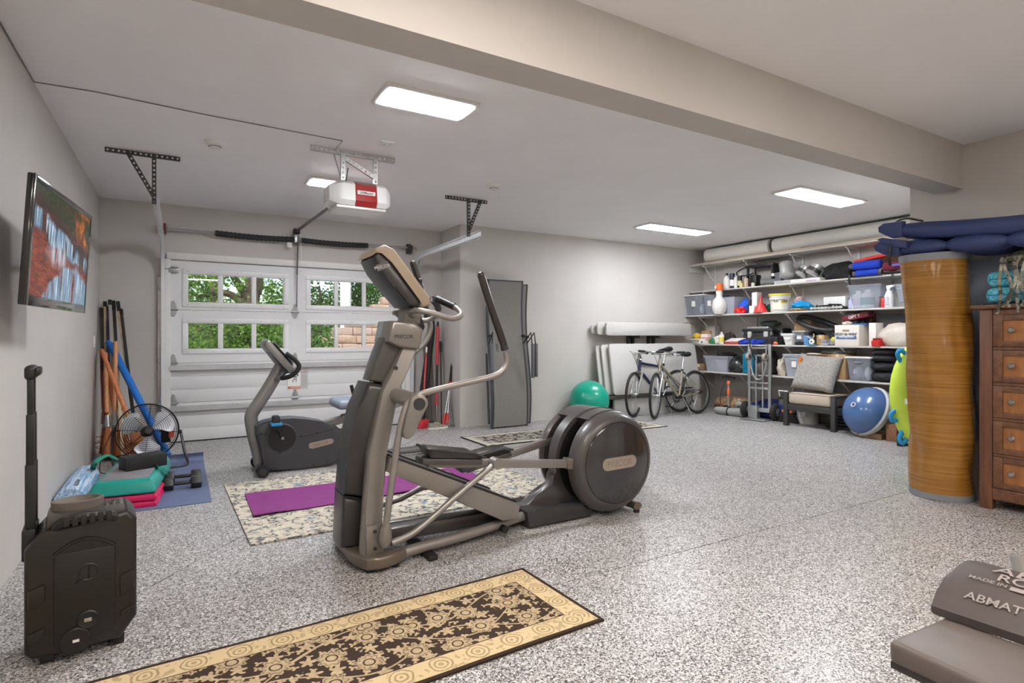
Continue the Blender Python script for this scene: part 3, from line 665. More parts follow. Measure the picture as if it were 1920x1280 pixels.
# local: y along the screen, z up, +x out of the screen
g = G(); g.box((-.024, -tw/2, 0), (0, tw/2, thh), .006); obj('housing', g, mat('gloss black', (20, 20, 21), .16, coat=.5), tv)
g = G(); b_ = .028
g.box((-.002, -tw/2, 0), (.006, -tw/2 + b_, thh), .002); g.box((-.002, tw/2 - b_, 0), (.006, tw/2, thh), .002); g.box((-.002, -tw/2 + b_, thh - b_), (.006, tw/2 - b_, thh), .002); g.box((-.002, -tw/2 + b_, 0), (.006, tw/2 - b_, .045), .002)
obj('bezel', g, mat('gloss bezel', (34, 33, 34), .14, coat=.7), tv)
g = G(); g.box((0, 0, 0), (.003, tw - 2*b_, thh - .045 - b_)); sc = obj('screen', g, screenmat(tw - 2*b_, thh - .045 - b_), tv, label='lit screen with a waterfall picture'); sc.location = (0, -tw/2 + b_, .045)
g = G(); g.box((-.06, -.2, .12), (-.024, .25, .42), .01); obj('rear_cover', g, BLACK, tv)
g = G(); g.box((XL + .001, 4.26, 1.5), (XL + .015, 4.42, 1.78), .003); g.tube([(XL + .02, 4.34, 1.64), (XL + .09, 4.1, 1.64), (-.585, 3.78, 1.64)], .014, n=8); obj('wall_arm', g, BLACK, tv, w=True)
wire('power_cord', 'black cord hanging behind the television', [(XL + .006, 3.2, 1.72), (XL + .012, 3.15, 1.6), (XL + .03, 3.16, 1.5), (XL + .012, 3.17, 1.40), (XL + .02, 3.2, 1.34)], .005, BLACK, 4)
sp = onX(176, 640, XL); g = G(); g.box((XL, sp.y - .035, sp.z - .06), (XL + .006, sp.y + .035, sp.z + .06), .002); t = thing('switch_plate', 'white switch plate on the left wall near the corner', 'switch', (XL, sp.y, sp.z))
obj('plate', g, WHITE, t, w=True); obj('rocker', G().box((XL + .006, sp.y - .015, sp.z - .03), (XL + .01, sp.y + .015, sp.z + .03), .002), PAPER, t, w=True)
# ---- hockey sticks in the corner
def woodgrain(name, a, b, sc=(40, 40, 2.5), rough=.55, bumpd=.0):
    if name in MATS: return MATS[name]
    q = N(name); v = q.map(q.tc(), sc=sc); n_ = q.noise(v, 1.0, 4, .6)
    q.set(Base_Color=q.ramp(n_, [(.3, a), (.7, b)]), Roughness=rough)
    if bumpd: q.bump(n_, bumpd)
    MATS[name] = q.m; return q.m
STW = woodgrain('stick wood', (196, 170, 128), (222, 200, 160)); STK = mat('graphite shaft', (38, 36, 36), .35); STR = mat('maroon shaft', (120, 30, 36), .35); STT = mat('silver graphite shaft', (160, 156, 148), .35); STB = mat('tan black shaft', (176, 150, 112), .45, var=.25, vs=14)
def stick(lab, top, bot, m, tape=.16, m2=None, cut=.45):
    top, bot = Vector(top), Vector(bot); d = (bot - top).normalized()
    t = thing('hockey_stick', lab, 'hockey stick', (bot.x, bot.y, 0), group=None)
    sx = d.cross(Vector((1, 0, 0))).normalized()
    def bar(a, b, wx=.014, wy=.02):
        g = G(); x = Vector((1, 0, 0)); x = (x - d * x.dot(d)).normalized(); y = d.cross(x)
        M = Matrix.Identity(4)
        for i in range(3): M[i][0], M[i][1], M[i][2], M[i][3] = x[i], y[i], d[i], a[i]
        g.box((-wx, -wy, 0), (wx, wy, (b - a).length), .004, 1, M); return g
    mid = top + d * ((bot - top).length * cut)
    obj('shaft', bar(top, bot if m2 is None else mid), m, t, w=True)
    if m2: obj('lower_shaft', bar(mid, bot), m2, t, w=True)
    obj('tape_grip', bar(top - d * .003, top + d * tape, .017, .023), BLACK, t, w=True, label='black taped grip')
    g = G(); g.tube([bot, bot + V(.05, -.03, -.03), bot + V(.17, -.08, -.035)], [.03, .034, .02], n=8, flat=.22, sub=3, up=(0, 0, 1)); 
    for v in g.bm.verts: v.co.z = max(v.co.z, .004)
    obj('blade', g, BLACK, t, w=True)
stk = [((197, 566), (200, 800), STW, None, 'pale wooden hockey stick leaning in the corner, third from the left wall'), ((190, 578), (196, 800), STK, STR, 'dark hockey stick with a red lower shaft tight against the corner'),
       ((206, 563), (216, 790), STT, None, 'silver graphite hockey stick with block lettering leaning in the corner'), ((213, 565), (226, 790), STK, STW, 'dark topped hockey stick with a tan lower shaft leaning in the corner'),
       ((221, 566), (250, 780), STB, STK, 'tan and black hockey stick, tallest of those right of the blue noodle'), ((227, 580), (253, 800), STK, None, 'short black hockey stick, farthest right of the bundle'),
       ((201, 575), (206, 800), mat('violet shaft', (74, 62, 104), .4), STW, 'violet and tan hockey stick half hidden in the bundle')]
for i, (a, b, m1_, m2_, lab) in enumerate(stk):
    yt_ = 7.5 - .03 * (i % 3); A = onY(a[0], a[1], yt_); A.x = max(A.x, XL + .03); b0 = onY(b[0], b[1], 7.1 - .05 * (i % 4)); B_ = A + (b0 - A) * ((A.z - .05) / max(.1, A.z - b0.z)); B_.x = max(B_.x, XL + .04)
    stick(lab, A, B_, m1_, .11 if i in (1, 3, 4) else .06, m2_)
# ---- pool noodle
A, B_ = onY(204, 640, 7.30), onY(287, 800, 6.75); B_ = A + (B_ - A) * ((A.z - .05) / (A.z - B_.z))
g = G(); d = (B_ - A).normalized(); L = (B_ - A).length
g.lathe([(.014, 0), (.03, 0), (.034, .006), (.034, L - .006), (.03, L), (.014, L), (.014, 0)], A, d, 18)
tag(obj('pool_noodle', g, mat('blue foam', (24, 112, 200), .6, bump=.0008, bs=120), label='blue foam pool noodle leaning in the corner over the broom handles', cat='pool noodle'))
# ---- corn brooms
HOR_ = woodgrain('orange broom wood', (176, 96, 56), (206, 132, 84), (60, 60, 4)); HTN = woodgrain('tan broom wood', (196, 132, 88), (218, 160, 112), (60, 60, 4)); HRD = woodgrain('red broom wood', (160, 70, 44), (192, 104, 66), (60, 60, 4))
STRAW = woodgrain('broom straw', (150, 84, 46), (206, 136, 84), (160, 160, 6), .85, .004); TIN = mat('tin ferrule', (158, 158, 156), .35, .8)
def broom(lab, top, foot, m):
    top, foot = Vector(top), Vector(foot); d = (foot - top).normalized(); L = (foot - top).length
    t = thing('broom', lab, 'broom', (foot.x, foot.y, 0))
    e = top + d * (L - .46)
    obj('handle', G().tube([top - d*.002, top + d*.01, top + d*.3, e], [.015, .019, .0215, .0205], n=10), m, t, w=True)
    obj('ferrule', G().tube([e + d*.03, e + d*.09, e + d*.15], [.024, .028, .036], n=12), TIN, t, w=True)
    g = G(); n_ = 26; a = e + d*.15
    g.tube([a, a + d*.08, a + d*.19, a + d*.305], [.034, .062, .085, .1], n=22, flat=.5)
    for v in g.bm.verts:
        k = (v.co - a).dot(d) / .3; v.co += Vector((noise.noise(v.co*60), noise.noise(v.co*60 + Vector((5,5,5))), 0)) * .012 * k; v.co.z = max(v.co.z, .004)
    obj('bristles', g, STRAW, t, w=True)
    g = G()
    for k in (.05, .11): g.tube([a + d*(.08+k) + (Matrix.Rotation(2*PI*i/14, 3, d) @ d.orthogonal().normalized()) * (.066 + k*.25) * (1.0) for i in range(14)], .003, n=5, closed=True)
    obj('stitching', g, HRD, t, w=True)
bro = [((191, 657), (196, 862), 7.34, 7.15, HRD, 'reddish corn broom tight against the left wall'), ((198, 661), (203, 868), 7.2, 6.86, HTN, 'corn broom with a tan handle standing upright, front of the bundle'), ((190, 655), (252, 812), 7.1, 6.72, HOR_, 'orange handled broom slanting across the front of the bundle'),
       ((217, 640), (214, 830), 7.16, 6.98, HTN, 'tan handled broom crossing in front of the blue noodle'), ((203, 680), (226, 850), 7.2, 6.9, HOR_, 'orange handled corn broom behind the upright tan one'), ((213, 690), (236, 840), 7.3, 7.05, HRD, 'red handled broom half hidden behind the others')]
for a, b, ya_, yb_, m, lab in bro:
    A = onY(a[0], a[1], ya_); B0 = onY(b[0], b[1], yb_); A.x = max(A.x, XL + .03); B_ = A + (B0 - A) * ((A.z - .02) / max(.2, A.z - B0.z)); B_.x = max(B_.x, XL + .1)
    broom(lab, A, B_, m)
# ---- floor fan
fc = V(0, 0, 0); pf = fl(275, 872); FY = pf.y - .05; fc = onY(277, 808, FY); fr_ = .255
fan = thing('floor_fan', 'black wire cage floor fan with three shiny blades on a tube stand', 'fan', (fc.x, FY, 0))
aim = Vector((.12, -1, .18)).normalized(); Q = Vector((0,0,1)).rotation_difference(aim)
def FP(x, y, z): return fc + Q @ Vector((x, y, z))
WIRE = mat('black wire', (24, 24, 25), .35, .3)
for nm, zz_, sg in (('front_guard', .0, 1), ('rear_guard', -.02, -1)):
    g = G()
    for k in range(1, 15):
        r = fr_ * k / 14; h = sg * .075 * math.cos(k / 14 * PI / 2) + zz_
        g.tube([FP(r*math.cos(2*PI*i/40), r*math.sin(2*PI*i/40), h) for i in range(40)], (.0014 if sg < 0 else .0019) if k < 14 else .007, n=4 if k < 14 else 8, closed=True)
    for i in range(8):
        a_ = 2*PI*i/8
        g.tube([FP(r_*math.cos(a_), r_*math.sin(a_), sg*.075*math.cos(r_/fr_*PI/2) + zz_) for r_ in (.02, fr_*.4, fr_*.75, fr_)], .002, n=4)
    obj(nm, g, WIRE, fan, w=True)
hub = obj('hub_badge', G().cyl(FP(0, 0, .07), FP(0, 0, .084), .028, n=20), BLACK, fan, w=True)
obj('badge_plate', G().tube([FP(-.02, 0, .0845), FP(.02, 0, .0845)], .011, n=10, flat=.2), CHROME, hub, w=True)
obj('motor', G().tube([FP(0, 0, -.2), FP(0, 0, -.12), FP(0, 0, -.06), FP(0, 0, .02)], [.04, .052, .052, .025], n=16), BLACK, fan, w=True)
BLD = mat('polished blade', (226, 228, 232), .25, .35)
for k in range(3):
    a0 = math.radians(155 + 120*k)
    def bl(u, v):
        r = .05 + .17*u; wd = (.35 + .65*math.sin(min(1, u*1.3)*PI/2)) * .78; a_ = a0 + (v - .5) * wd * 1.6
        if u > .8: a_ = a0 + (v - .5) * wd * 1.6 * (1 - ((u-.8)/.2)**2 * .45)
        return FP(r*math.cos(a_), r*math.sin(a_), .015 + (v - .5) * -.07)
    obj('blade', G().sheet(bl, 8, 8, .002), BLD, fan, w=True)
sL, sR = fl(233, 868), fl(347, 862); pv = [FP(-fr_, .0, -.02), FP(fr_, .0, -.02)]
g = G(); g.tube([pv[0], pv[0] + V(-.015, 0, 0), (pv[0].x - .02, FY - .02, .1), (sL.x - .02, FY - .18, .014), (sL.x + .05, FY - .24, .014), (sR.x - .08, FY - .24, .014), (sR.x + .02, FY - .16, .014), (pv[1].x + .05, FY - .03, .12), pv[1] + V(.02, 0, 0), pv[1]], .012, n=8, sub=5)
obj('tube_stand', g, mat('black tube', (36, 36, 36), .35), fan, w=True)
for p in pv: obj('tilt_knob', G().cyl(p + V(-.025 if p is pv[0] else 0, 0, 0), p + V(0 if p is pv[0] else .03, 0, 0), .02, n=10), BLACK, fan, w=True)
p = FP(.2, -.02, -.03); obj('warning_sticker', G().box((p.x - .022, p.y - .002, p.z - .035), (p.x + .022, p.y + .002, p.z + .035)), mat('orange sticker', (220, 84, 46), .5), fan, w=True)
p = FP(.17, -.03, -.09); obj('switch_box', G().box((p.x - .05, p.y - .02, p.z - .07), (p.x + .03, p.y + .04, p.z + .07), .008), BLACK, fan, w=True)
g = G(); g.tube([FP(-.24, -.01, 0), FP(-.27, .02, .05), (fc.x - .33, FY - .1, .2), (fc.x - .36, FY - .1, .02), (fc.x - .3, FY - .2, .008)], .004, n=5, sub=5); obj('power_cord', g, BLACK, fan, w=True)
# ---- blue floor mat with its far end curling up
mA, mB, mC = fl(397, 941), fl(383, 856), fl(200, 955)
def fm(u, v):
    x = -.42 + (mA.x + .42) * u; y = mA.y + (mB.y - mA.y) * v; z = .006
    if v > .86: k = (v - .86)/.14; a_ = k * 2.2; y = mA.y + (mB.y - mA.y)*.86 + .05*math.sin(a_); z = .006 + .05*(1 - math.cos(a_))
    return (x + .03*v*(u-1), y, z)
tag(obj('exercise_mat', G().sheet(fm, 10, 40, .005), mat('slate blue mat', (98, 110, 142), .55, var=.05, vs=30, bump=.002, bs=130), label='slate blue exercise mat under the dumbbells with its far end curling up', cat='mat'))
# ---- aerobic step and risers
s0, s1 = fl(161, 964), fl(292, 950); sd = (s1 - s0).normalized(); srz = math.atan2(sd.y, sd.x); SWd = (s1 - s0).length
TEAL = mat('teal plastic', (22, 152, 140), .32, var=.02); PINK = mat('magenta plastic', (206, 22, 90), .38, var=.02); STG = mat('grey step tread', (128, 126, 130), .8, bump=.001, bs=220)
def riser(lab, z0):
    t = thing('step_riser', lab, 'step riser', (s0.x, s0.y, z0), srz); L = SWd
    g = G(); g.prism([(-.0, .0), (L, 0), (L + .008, .02), (L - .01, .045), (.01, .045), (-.008, .02)], 'y', 0, SWd * .98, .012, 2)
    obj('riser_body', g, PINK, t)
    for x in (.06, L - .06):
        for y in (.05, SWd - .08): obj('locating_stub', G().lathe([(.035, .044), (.033, .0485), (0, .0485)], (x, y, 0), n=14), PINK, t)
    return t
riser('magenta step riser, lower of two, resting on the floor', .0); riser('magenta step riser stacked on the lower one under the teal step', .0492)
t = thing('aerobic_step', 'teal aerobic step platform with grey tread lying on magenta risers', 'step', (s0.x - .005, s0.y, .1), srz); L = SWd + .01; D_ = .93
g = G(); g.box((0, 0, 0), (L, D_, .105), .0); 
for v in g.bm.verts:
    if v.co.z > .05:
        v.co.x += .045 if v.co.x < L/2 else -.03
        v.co.y += .03 if v.co.y < D_/2 else -.03
bmesh.ops.bevel(g.bm, geom=g.bm.edges[:], offset=.022, segments=3, profile=.5, affect='EDGES'); obj('platform', g, TEAL, t)
g = G(); g.box((.07, .06, .099), (L - .055, D_ - .06, .1085), .008); obj('tread', g, STG, t)
# legs so the far end of the platform stands on its own feet
g = G(); g.prism([(.03, -.099), (L - .03, -.099), (L - .01, .01), (.01, .01)], 'y', D_ - .2, D_ - .04, .01); obj('platform_foot', g, TEAL, t)
# foam block on the step
q0, q1 = fl(236, 884, .212), fl(314, 871, .212); d = (q1 - q0).normalized(); t = thing('foam_block', 'black foam block lying across the grey tread of the teal step', 'block', (q0.x, q0.y, .2092), math.atan2(d.y, d.x) )
obj('block_body', G().box((0, 0, 0), ((q1 - q0).length, .15, .1), .008), mat('black foam', (30, 30, 31), .7, bump=.0005, bs=200), t)
# teal stretch strap
a = [fl(173, 882, .15), fl(178, 868, .24), fl(190, 858, .26), fl(203, 853, .25), fl(210, 856, .235), fl(222, 861, .222), fl(240, 866, .2165)]
SB = mat('green strap', (14, 130, 108), .6); t = thing('exercise_band', 'teal fabric strap looping off the left corner of the step', 'strap', tuple(a[0]))
obj('loop', G().tube([Vector(p) for p in a], .019, n=8, sub=6, flat=.12, up=(0.3, -.3, 1)), SB, t, w=True)
b = [fl(290, 872, .216), fl(299, 876, .2155), fl(303, 884, .16), fl(305, 893, .1)]; b[2].x += .03; b[3].x += .035
obj('hanging_end', G().tube(b, .017, n=8, sub=6, flat=.12, up=(1, -.5, .3)), SB, t, w=True)
# foam roller
q = N('streaked blue foam'); v = q.map(q.tc(), sc=(60, 3, 60)); q.set(Base_Color=q.ramp(q.noise(v, 1.0, 3, .7), [(.3, (70, 118, 176)), (.48, (140, 176, 210)), (.62, (206, 218, 228))]), Roughness=.75); q.bump(q.noise(q.tc(), 160, 2), .0008); ROLLM = q.m
ry0 = fl(137, 966).y + .02; rx = XL + .098
t = thing('foam_roller', 'pale blue streaked foam roller lying between the left wall and the teal step', 'foam roller', (rx, ry0, 0))
g = G(); g.lathe([(0, 0), (.086, 0), (.093, .012), (.093, .80), (.086, .812), (0, .812)], (0, 0, .094), (0, 1, 0), 28); obj('roller_body', g, ROLLM, t)
Mx = frame((rx + .034, ry0 + .165, .094 + .0885), (0.02, -1, 0), (-.95, 0, .34)); g = G(); g.text('PRO-ROLLER', Mx, .024, .001); obj('lettering', g, BLACK, t, w=True)
# dumbbells
def dumbbell(lab, u0, v0, u1, v1):
    a, b = fl(u0, v0), fl(u1, v1); c = (a + b)/2; d = (b - a); t = thing('dumbbell', lab, 'dumbbell', (c.x, c.y, .008), math.atan2(d.y, d.x)); L = .27
    for sx_ in (-1, 1):
        g = G(); x0 = sx_*(L/2 - .075); x1 = sx_*L/2; hx = [(.052*math.cos(PI/6 + k*PI/3), .05 + .052*math.sin(PI/6 + k*PI/3)) for k in range(6)]
        hx = [(y, z - (.05 - .052*math.cos(PI/6)) ) for y, z in [(.052*math.cos(k*PI/3), .05 + .052*math.sin(k*PI/3)) for k in range(6)]]
        g.prism(hx, 'x', min(x0, x1), max(x0, x1), .007); obj('hex_head', g, mat('black rubber head', (34, 33, 32), .42, bump=.0003, bs=200), t)
    obj('handle_bar', G().tube([(-L/2 + .07, 0, .045), (-.05, 0, .045), (0, 0, .045), (.05, 0, .045), (L/2 - .07, 0, .045)], [.012, .0145, .0165, .0145, .012], n=12), mat('knurled grip', (70, 66, 62), .4, .7, bump=.0006, bs=500), t)
dumbbell('black hex dumbbell on the blue mat, nearer of the pair', 313, 921, 370, 914); dumbbell('black hex dumbbell on the blue mat, farther of the pair', 314, 907, 371, 901)
# ---- portable loudspeaker with a trolley handle
SPK = mat('speaker shell', (34, 30, 27), .36, var=.08, vs=12); SPD = mat('speaker panel', (28, 25, 22), .42, var=.05)
q0 = fl(44, 1262); srz2 = math.radians(6); spx = thing('party_speaker', 'black wheeled loudspeaker with its trolley handle pulled up', 'speaker', (q0.x, q0.y, 0), srz2); SW_, SD_, SH_ = .345, .25, .515
g = G(); c = .035
pl = [(0, .06), (.0, .44), (.05, .50), (SW_ - .03, .535), (SW_, .50), (SW_, .11), (SW_ - .055, .035), (.02, .035)]
g.prism([(x, z) for x, z in pl], 'y', 0, SD_, .018, 3); obj('cabinet', g, SPK, spx)
g = G(); g.box((.085, -.006, .075), (.275, .012, .41), .006); pn = obj('back_panel', g, SPD, spx)
g = G(); g.tube([(.085 + .19*i/16, -.004, .41 + .045*math.sin(PI*i/16)) for i in range(17)], .006, n=6); obj('panel_arch', g, SPK, spx)
g = G(); g.prism([(.085, .40)] + [(.085 + .19*i/14, .41 + .044*math.sin(PI*i/14)) for i in range(15)] + [(.275, .40)], 'y', -.003, .01); obj('panel_cap', g, SPD, spx)
for x0, x1, z0, z1 in ((.012, .06, .22, .31), (.012, .06, .09, .15), (SW_ - .055, SW_ - .01, .2, .3), (SW_ - .055, SW_ - .01, .12, .16)):
    g = G(); g.prism([(x0, z0), (x0, z1 - .015), (x1, z1), (x1, z0 + .03)], 'y', -.008, .006, .004); obj('ridge', g, SPK, spx)
g = G(); g.torus((.19, -.006, .325), .03, .004, (0, 1, 0), 24, 6); g.tube([(.19, -.008, .30), (.192, -.008, .35)], .003, n=5); g.tube([(.15, -.006, .29), (.175, -.006, .305)], .01, n=6, flat=.4); obj('embossed_badge', g, SPD, pn)
g = G(); g.lathe([(.0, 0), (.034, 0), (.036, .004), (.03, .008), (.026, .006), (0, .006)], (.188, -.006, .145), (0, -1, 0), 22); ps = obj('power_socket', g, BLACK, spx)
g = G(); g.box((.176, -.0145, .138), (.2, -.012, .152), .002); 
for k in range(3): g.cyl((.182 + .006*k, -.016, .145), (.182 + .006*k, -.012, .145), .0014, n=5)
obj('socket_pins', g, CHROME, ps)
g = G(); g.lathe([(0, 0), (.046, 0), (.048, .006), (.044, .01), (0, .012)], (.15, -.004, .075), (0, -1, 0), 26); cp = obj('round_cover', g, SPD, spx); obj('rating_sticker', G().box((.142, -.0175, .072), (.162, -.0155, .082)), PAPER, cp)
g = G(); g.box((.06, .03, .49), (SW_ - .035, SD_ - .03, .545), .014); tp = obj('control_deck', g, mat('deck grey', (74, 70, 66), .35, .2), spx)
g = G(); g.lathe([(.085, .0), (.085, .03), (.072, .032), (.06, .012), (0, .01)], (.155, .15, .545), (.0, -.0, 1), 26, squash=.75); obj('cup_tray', g, mat('cup tray', (104, 97, 90), .5), tp)
for k in range(6):
    g = G(); g.cyl((.25 + .022*(k % 3), .1 + .03*(k//3), .544), (.25 + .022*(k % 3), .1 + .03*(k//3), .556), .008, n=12); obj('knob', g, CHROME, tp)
g = G(); g.tube([(.09, .02, .505), (.12, .005, .528), (.18, .0, .537), (.25, .005, .528), (.28, .02, .505)], .02, n=8, sub=4); obj('carry_grip', g, BLACK, spx)
for k in range(6): obj('grip_rib', G().box((.115 + .026*k, -.021, .512), (.133 + .026*k, .0, .55), .003), SPK, spx)
for x in (.045, SW_ - .08):
    w_ = obj('wheel', G().tube([(x, .05, .045), (x + .04, .05, .045)], .045, n=22) if x < .1 else G().box((x, .03, 0), (x + .04, .09, .045), .006), RUBBER, spx)
    if x < .1: obj('wheel_hub', G().cyl((x - .003, .05, .045), (x + .043, .05, .045), .022, n=14), DARK, w_)
for x, y in ((.06, SD_ - .06), (SW_ - .09, SD_ - .06)): obj('foot', G().box((x - .02, y - .02, 0), (x + .02, y + .02, .045), .006), RUBBER, spx)
th_ = thing; g = G(); hx_, hy_ = .012, .10
for dy in (0.0, .11):
    for (za, zb, r) in ((.40, .74, .0155), (.74, .93, .0125), (.93, 1.07, .0095)): g.box((hx_ - r, hy_ + dy - r*.7, za), (hx_ + r, hy_ + dy + r*.7, zb), .003)
obj('trolley_pole', g, BLACK, spx)
g = G(); g.box((hx_ - .018, hy_ - .015, 1.06), (hx_ + .018, hy_ + .125, 1.115), .014, 3); g.box((hx_ + .012, hy_ - .012, 1.075), (hx_ + .03, hy_ + .122, 1.108), .008); obj('trolley_grip', g, BLACK, spx)
g = G(); g.box((-.012, .07, .38), (.03, .25, .50), .008); obj('pole_housing', g, BLACK, spx)
# ---- rugs
def rugmat(name, W, L, field, mot, bord, line, dark, sc=1.0):
    """oriental runner: dark outer binding, beige border with ring medallions, dark field with petalled flowers and vines (x along, y across, metres)"""
    q = N(name); v = q.tc(); x, y, _ = q.xyz(v)
    yy = q.math('ABSOLUTE', y); ex = q.math('SUBTRACT', L/2, q.math('ABSOLUTE', x)); ey = q.math('SUBTRACT', W/2, yy); e = q.math('MINIMUM', ex, ey)
    jit = q.vmath('SCALE', v, (0, 0, 0)); wob = q.noise(v, 26/sc, 3, .6)
    def flower(scale, n, r0, r1, off):
        vv = q.map(v, loc=off); vo = q.vor(q.comb(q.xyz(vv)[0], q.xyz(vv)[1]), scale, rnd=.55)
        p = q.vmath('SUBTRACT', q.comb(q.xyz(vv)[0], q.xyz(vv)[1]), q.vmath('MULTIPLY', vo.outputs['Position'], (1, 1, 0)))
        px, py, _z = q.xyz(p); ang = q.math('ARCTAN2', py, px); r = q.vmath('LENGTH', p)
        edge = q.math('ADD', r0, q.math('MULTIPLY', q.math('COSINE', q.math('MULTIPLY', ang, n)), r1))
        edge = q.math('ADD', edge, q.math('MULTIPLY', q.math('SUBTRACT', wob, .5), r0*.9))
        return q.lt(r, edge), r, edge
    f1, r1_, e1 = flower(6.2/sc, 9, .052*sc, .008*sc, (0, 0, 0)); f2, r2_, e2 = flower(9.5/sc, 5, .024*sc, .009*sc, (.37, .11, 0)); f3, r3_, _e = flower(17/sc, 3, .011*sc, .006*sc, (.1, .77, 0))
    ring = q.math('MULTIPLY', q.gt(r1_, .018*sc), q.lt(r1_, .024*sc)); core = q.lt(q.math('ABSOLUTE', q.math('SUBTRACT', q.math('DIVIDE', r1_, e1), .80)), .07)
    vine = q.lt(q.math('ABSOLUTE', q.math('SUBTRACT', yy, q.math('ADD', W*.16, q.math('MULTIPLY', q.math('SINE', q.math('MULTIPLY', x, 9/sc)), W*.11)))), .0045*sc)
    vine2 = q.lt(q.math('ABSOLUTE', q.math('SUBTRACT', y, q.math('MULTIPLY', q.math('SINE', q.math('ADD', q.math('MULTIPLY', x, 6.3/sc), 1.0)), W*.2))), .004*sc)
    allm = q.math('MAXIMUM', q.math('MAXIMUM', f1, f2), q.math('MAXIMUM', f3, q.math('MAXIMUM', vine, vine2)))
    tone = q.ramp(q.noise(v, 60/sc, 3, .6), [(.3, tuple(int(c*.86) for c in mot)), (.65, mot)])
    fld = q.mix(allm, field, tone); fld = q.mix(q.math('MULTIPLY', f1, q.math('MAXIMUM', ring, q.math('MULTIPLY', core, .55))), fld, dark)
    # border: coordinate along the nearest edge
    along = q.mix(q.lt(ex, ey), q.comb(x, 0), q.comb(y, 0)); al = q.xyz(along)[0]
    per = .155*sc; u = q.math('SUBTRACT', q.math('FRACT', q.math('DIVIDE', al, per)), .5); u = q.math('MULTIPLY', u, per)
    bw = .105*sc; ce = q.math('SUBTRACT', e, .018*sc + bw*.5); rr = q.vmath('LENGTH', q.comb(u, ce))
    md = q.math('SINE', q.math('MULTIPLY', q.math('ADD', rr, q.math('MULTIPLY', q.math('SUBTRACT', wob, .5), .02*sc)), 330/sc))
    med = q.math('MULTIPLY', q.gt(md, .35), q.lt(rr, .048*sc)); scroll = q.math('MULTIPLY', q.gt(q.noise(v, 42/sc, 2, .5), .57), q.gt(rr, .05*sc))
    bo = q.mix(q.math('MULTIPLY', q.math('MAXIMUM', med, q.math('MULTIPLY', scroll, .7)), .75), bord, line)
    inner = q.math('ADD', .018*sc, bw)
    c = q.mix(q.gt(e, inner), bo, fld)
    c = q.mix(q.lt(q.math('ABSOLUTE', q.math('SUBTRACT', e, inner)), .0025*sc), c, dark); c = q.mix(q.lt(e, .018*sc), c, dark)
    q.set(Base_Color=c, Roughness=.95, Specular_IOR_Level=.15); q.bump(q.math('ADD', q.noise(v, 700, 1), q.math('MULTIPLY', allm, .8)), .0015, .7); return q.m
def setrug(o, c, rz): o.location = (c[0], c[1], .001); o.rotation_euler = (0, 0, rz)
ra, rb = fl(980, 1068), fl(1133, 1164); rx0 = -.70; ang = math.radians(2.0); Wd = (ra - rb).length
RL = ((ra + rb)/2).x - rx0 - .02
def rugflat(name, lab, L, W, m, th=.009):
    g = G(); g.sheet(lambda u, v: ((u-.5)*L, (v-.5)*W, th + .0012*math.sin(u*17 + v*3)), 60, 12, th); me = obj(name, g, m, label=lab, cat='rug', kind='structure'); del me['kind']; return me
o = rugflat('floral_runner', 'dark brown floral runner rug with beige medallion border in the foreground', RL, Wd, rugmat('brown floral runner', Wd, RL, (62, 50, 42), (190, 168, 134), (206, 184, 144), (140, 122, 92), (58, 46, 38)))
cc = (ra + rb)/2; setrug(o, (cc.x - RL/2*math.cos(ang), cc.y - RL/2*math.sin(ang)), ang)
o = rugflat('patterned_runner', 'black and cream floral runner rug lying along the rear wall', 2.80, .68, rugmat('black cream runner', .68, 2.80, (44, 42, 40), (184, 178, 164), (196, 190, 176), (142, 134, 116), (36, 36, 38), .9)); setrug(o, (4.35, 5.93), math.radians(.4))
q = N('crackle patterned rug'); v = q.tc(); vv = q.vmath('ADD', q.map(v, sc=(1.0, 1.7, 1)), q.vmath('SCALE', q.comb(q.noise(v, 5, 3), q.noise(q.map(v, (3,3,3)), 5, 3)), (0,0,0)))
vo = q.vor(q.vmath('ADD', q.map(v, sc=(17, 30, 1)), q.vmath('MULTIPLY', q.comb(q.noise(v, 9, 3), q.noise(q.map(v, (3, 3, 3)), 9, 3)), (2.2, 2.2, 0))), 1.0, 'DISTANCE_TO_EDGE').outputs[0]
ln = q.math('MULTIPLY', q.lt(vo, .10), q.gt(q.noise(v, 15, 2), .47)); pt = q.math('MULTIPLY', q.lt(vo, .2), q.gt(q.noise(v, 7, 3), .64))
c = q.mix(ln, q.ramp(q.noise(v, 40, 4, .7), [(.3, (186, 178, 160)), (.7, (218, 210, 192))]), (112, 112, 112)); c = q.mix(pt, c, (128, 148, 162))
q.set(Base_Color=c, Roughness=.95, Specular_IOR_Level=.1); q.bump(q.math('SUBTRACT', q.noise(v, 500, 2), q.math('MULTIPLY', ln, 1.4)), .002, .8); CRK = q.m
r1, r2, r3 = fl(438, 908), fl(470, 1024), fl(1005, 915); L_, W_2 = 2.28, (r1 - r2).length
o = rugflat('area_rug', 'cream area rug with a grey blue crackle pattern under the elliptical', L_, W_2, CRK, .010); setrug(o, (r2.x + L_/2*.999 - W_2/2*math.sin(math.radians(1.5)), r2.y + W_2/2 + L_/2*math.sin(math.radians(1.5))), math.radians(1.5))
m1_, m2_, m3_, m4_ = fl(459, 931), fl(476, 974), fl(905, 903), fl(872, 877)
def pm(u, v):
    p = (m1_*(1-v) + m2_*v)*(1-u) + (m4_*(1-v) + m3_*v)*u
    e = .012*max(0, math.sin(u*11 + 1.2))*(1 if v > .5 else .4)*abs(v-.5)*2; cr = .02*min(1, (u/.02))**.5
    return (p.x, p.y + .012*math.sin(u*8)*(1 if v < .5 else .6), .0195 + e)
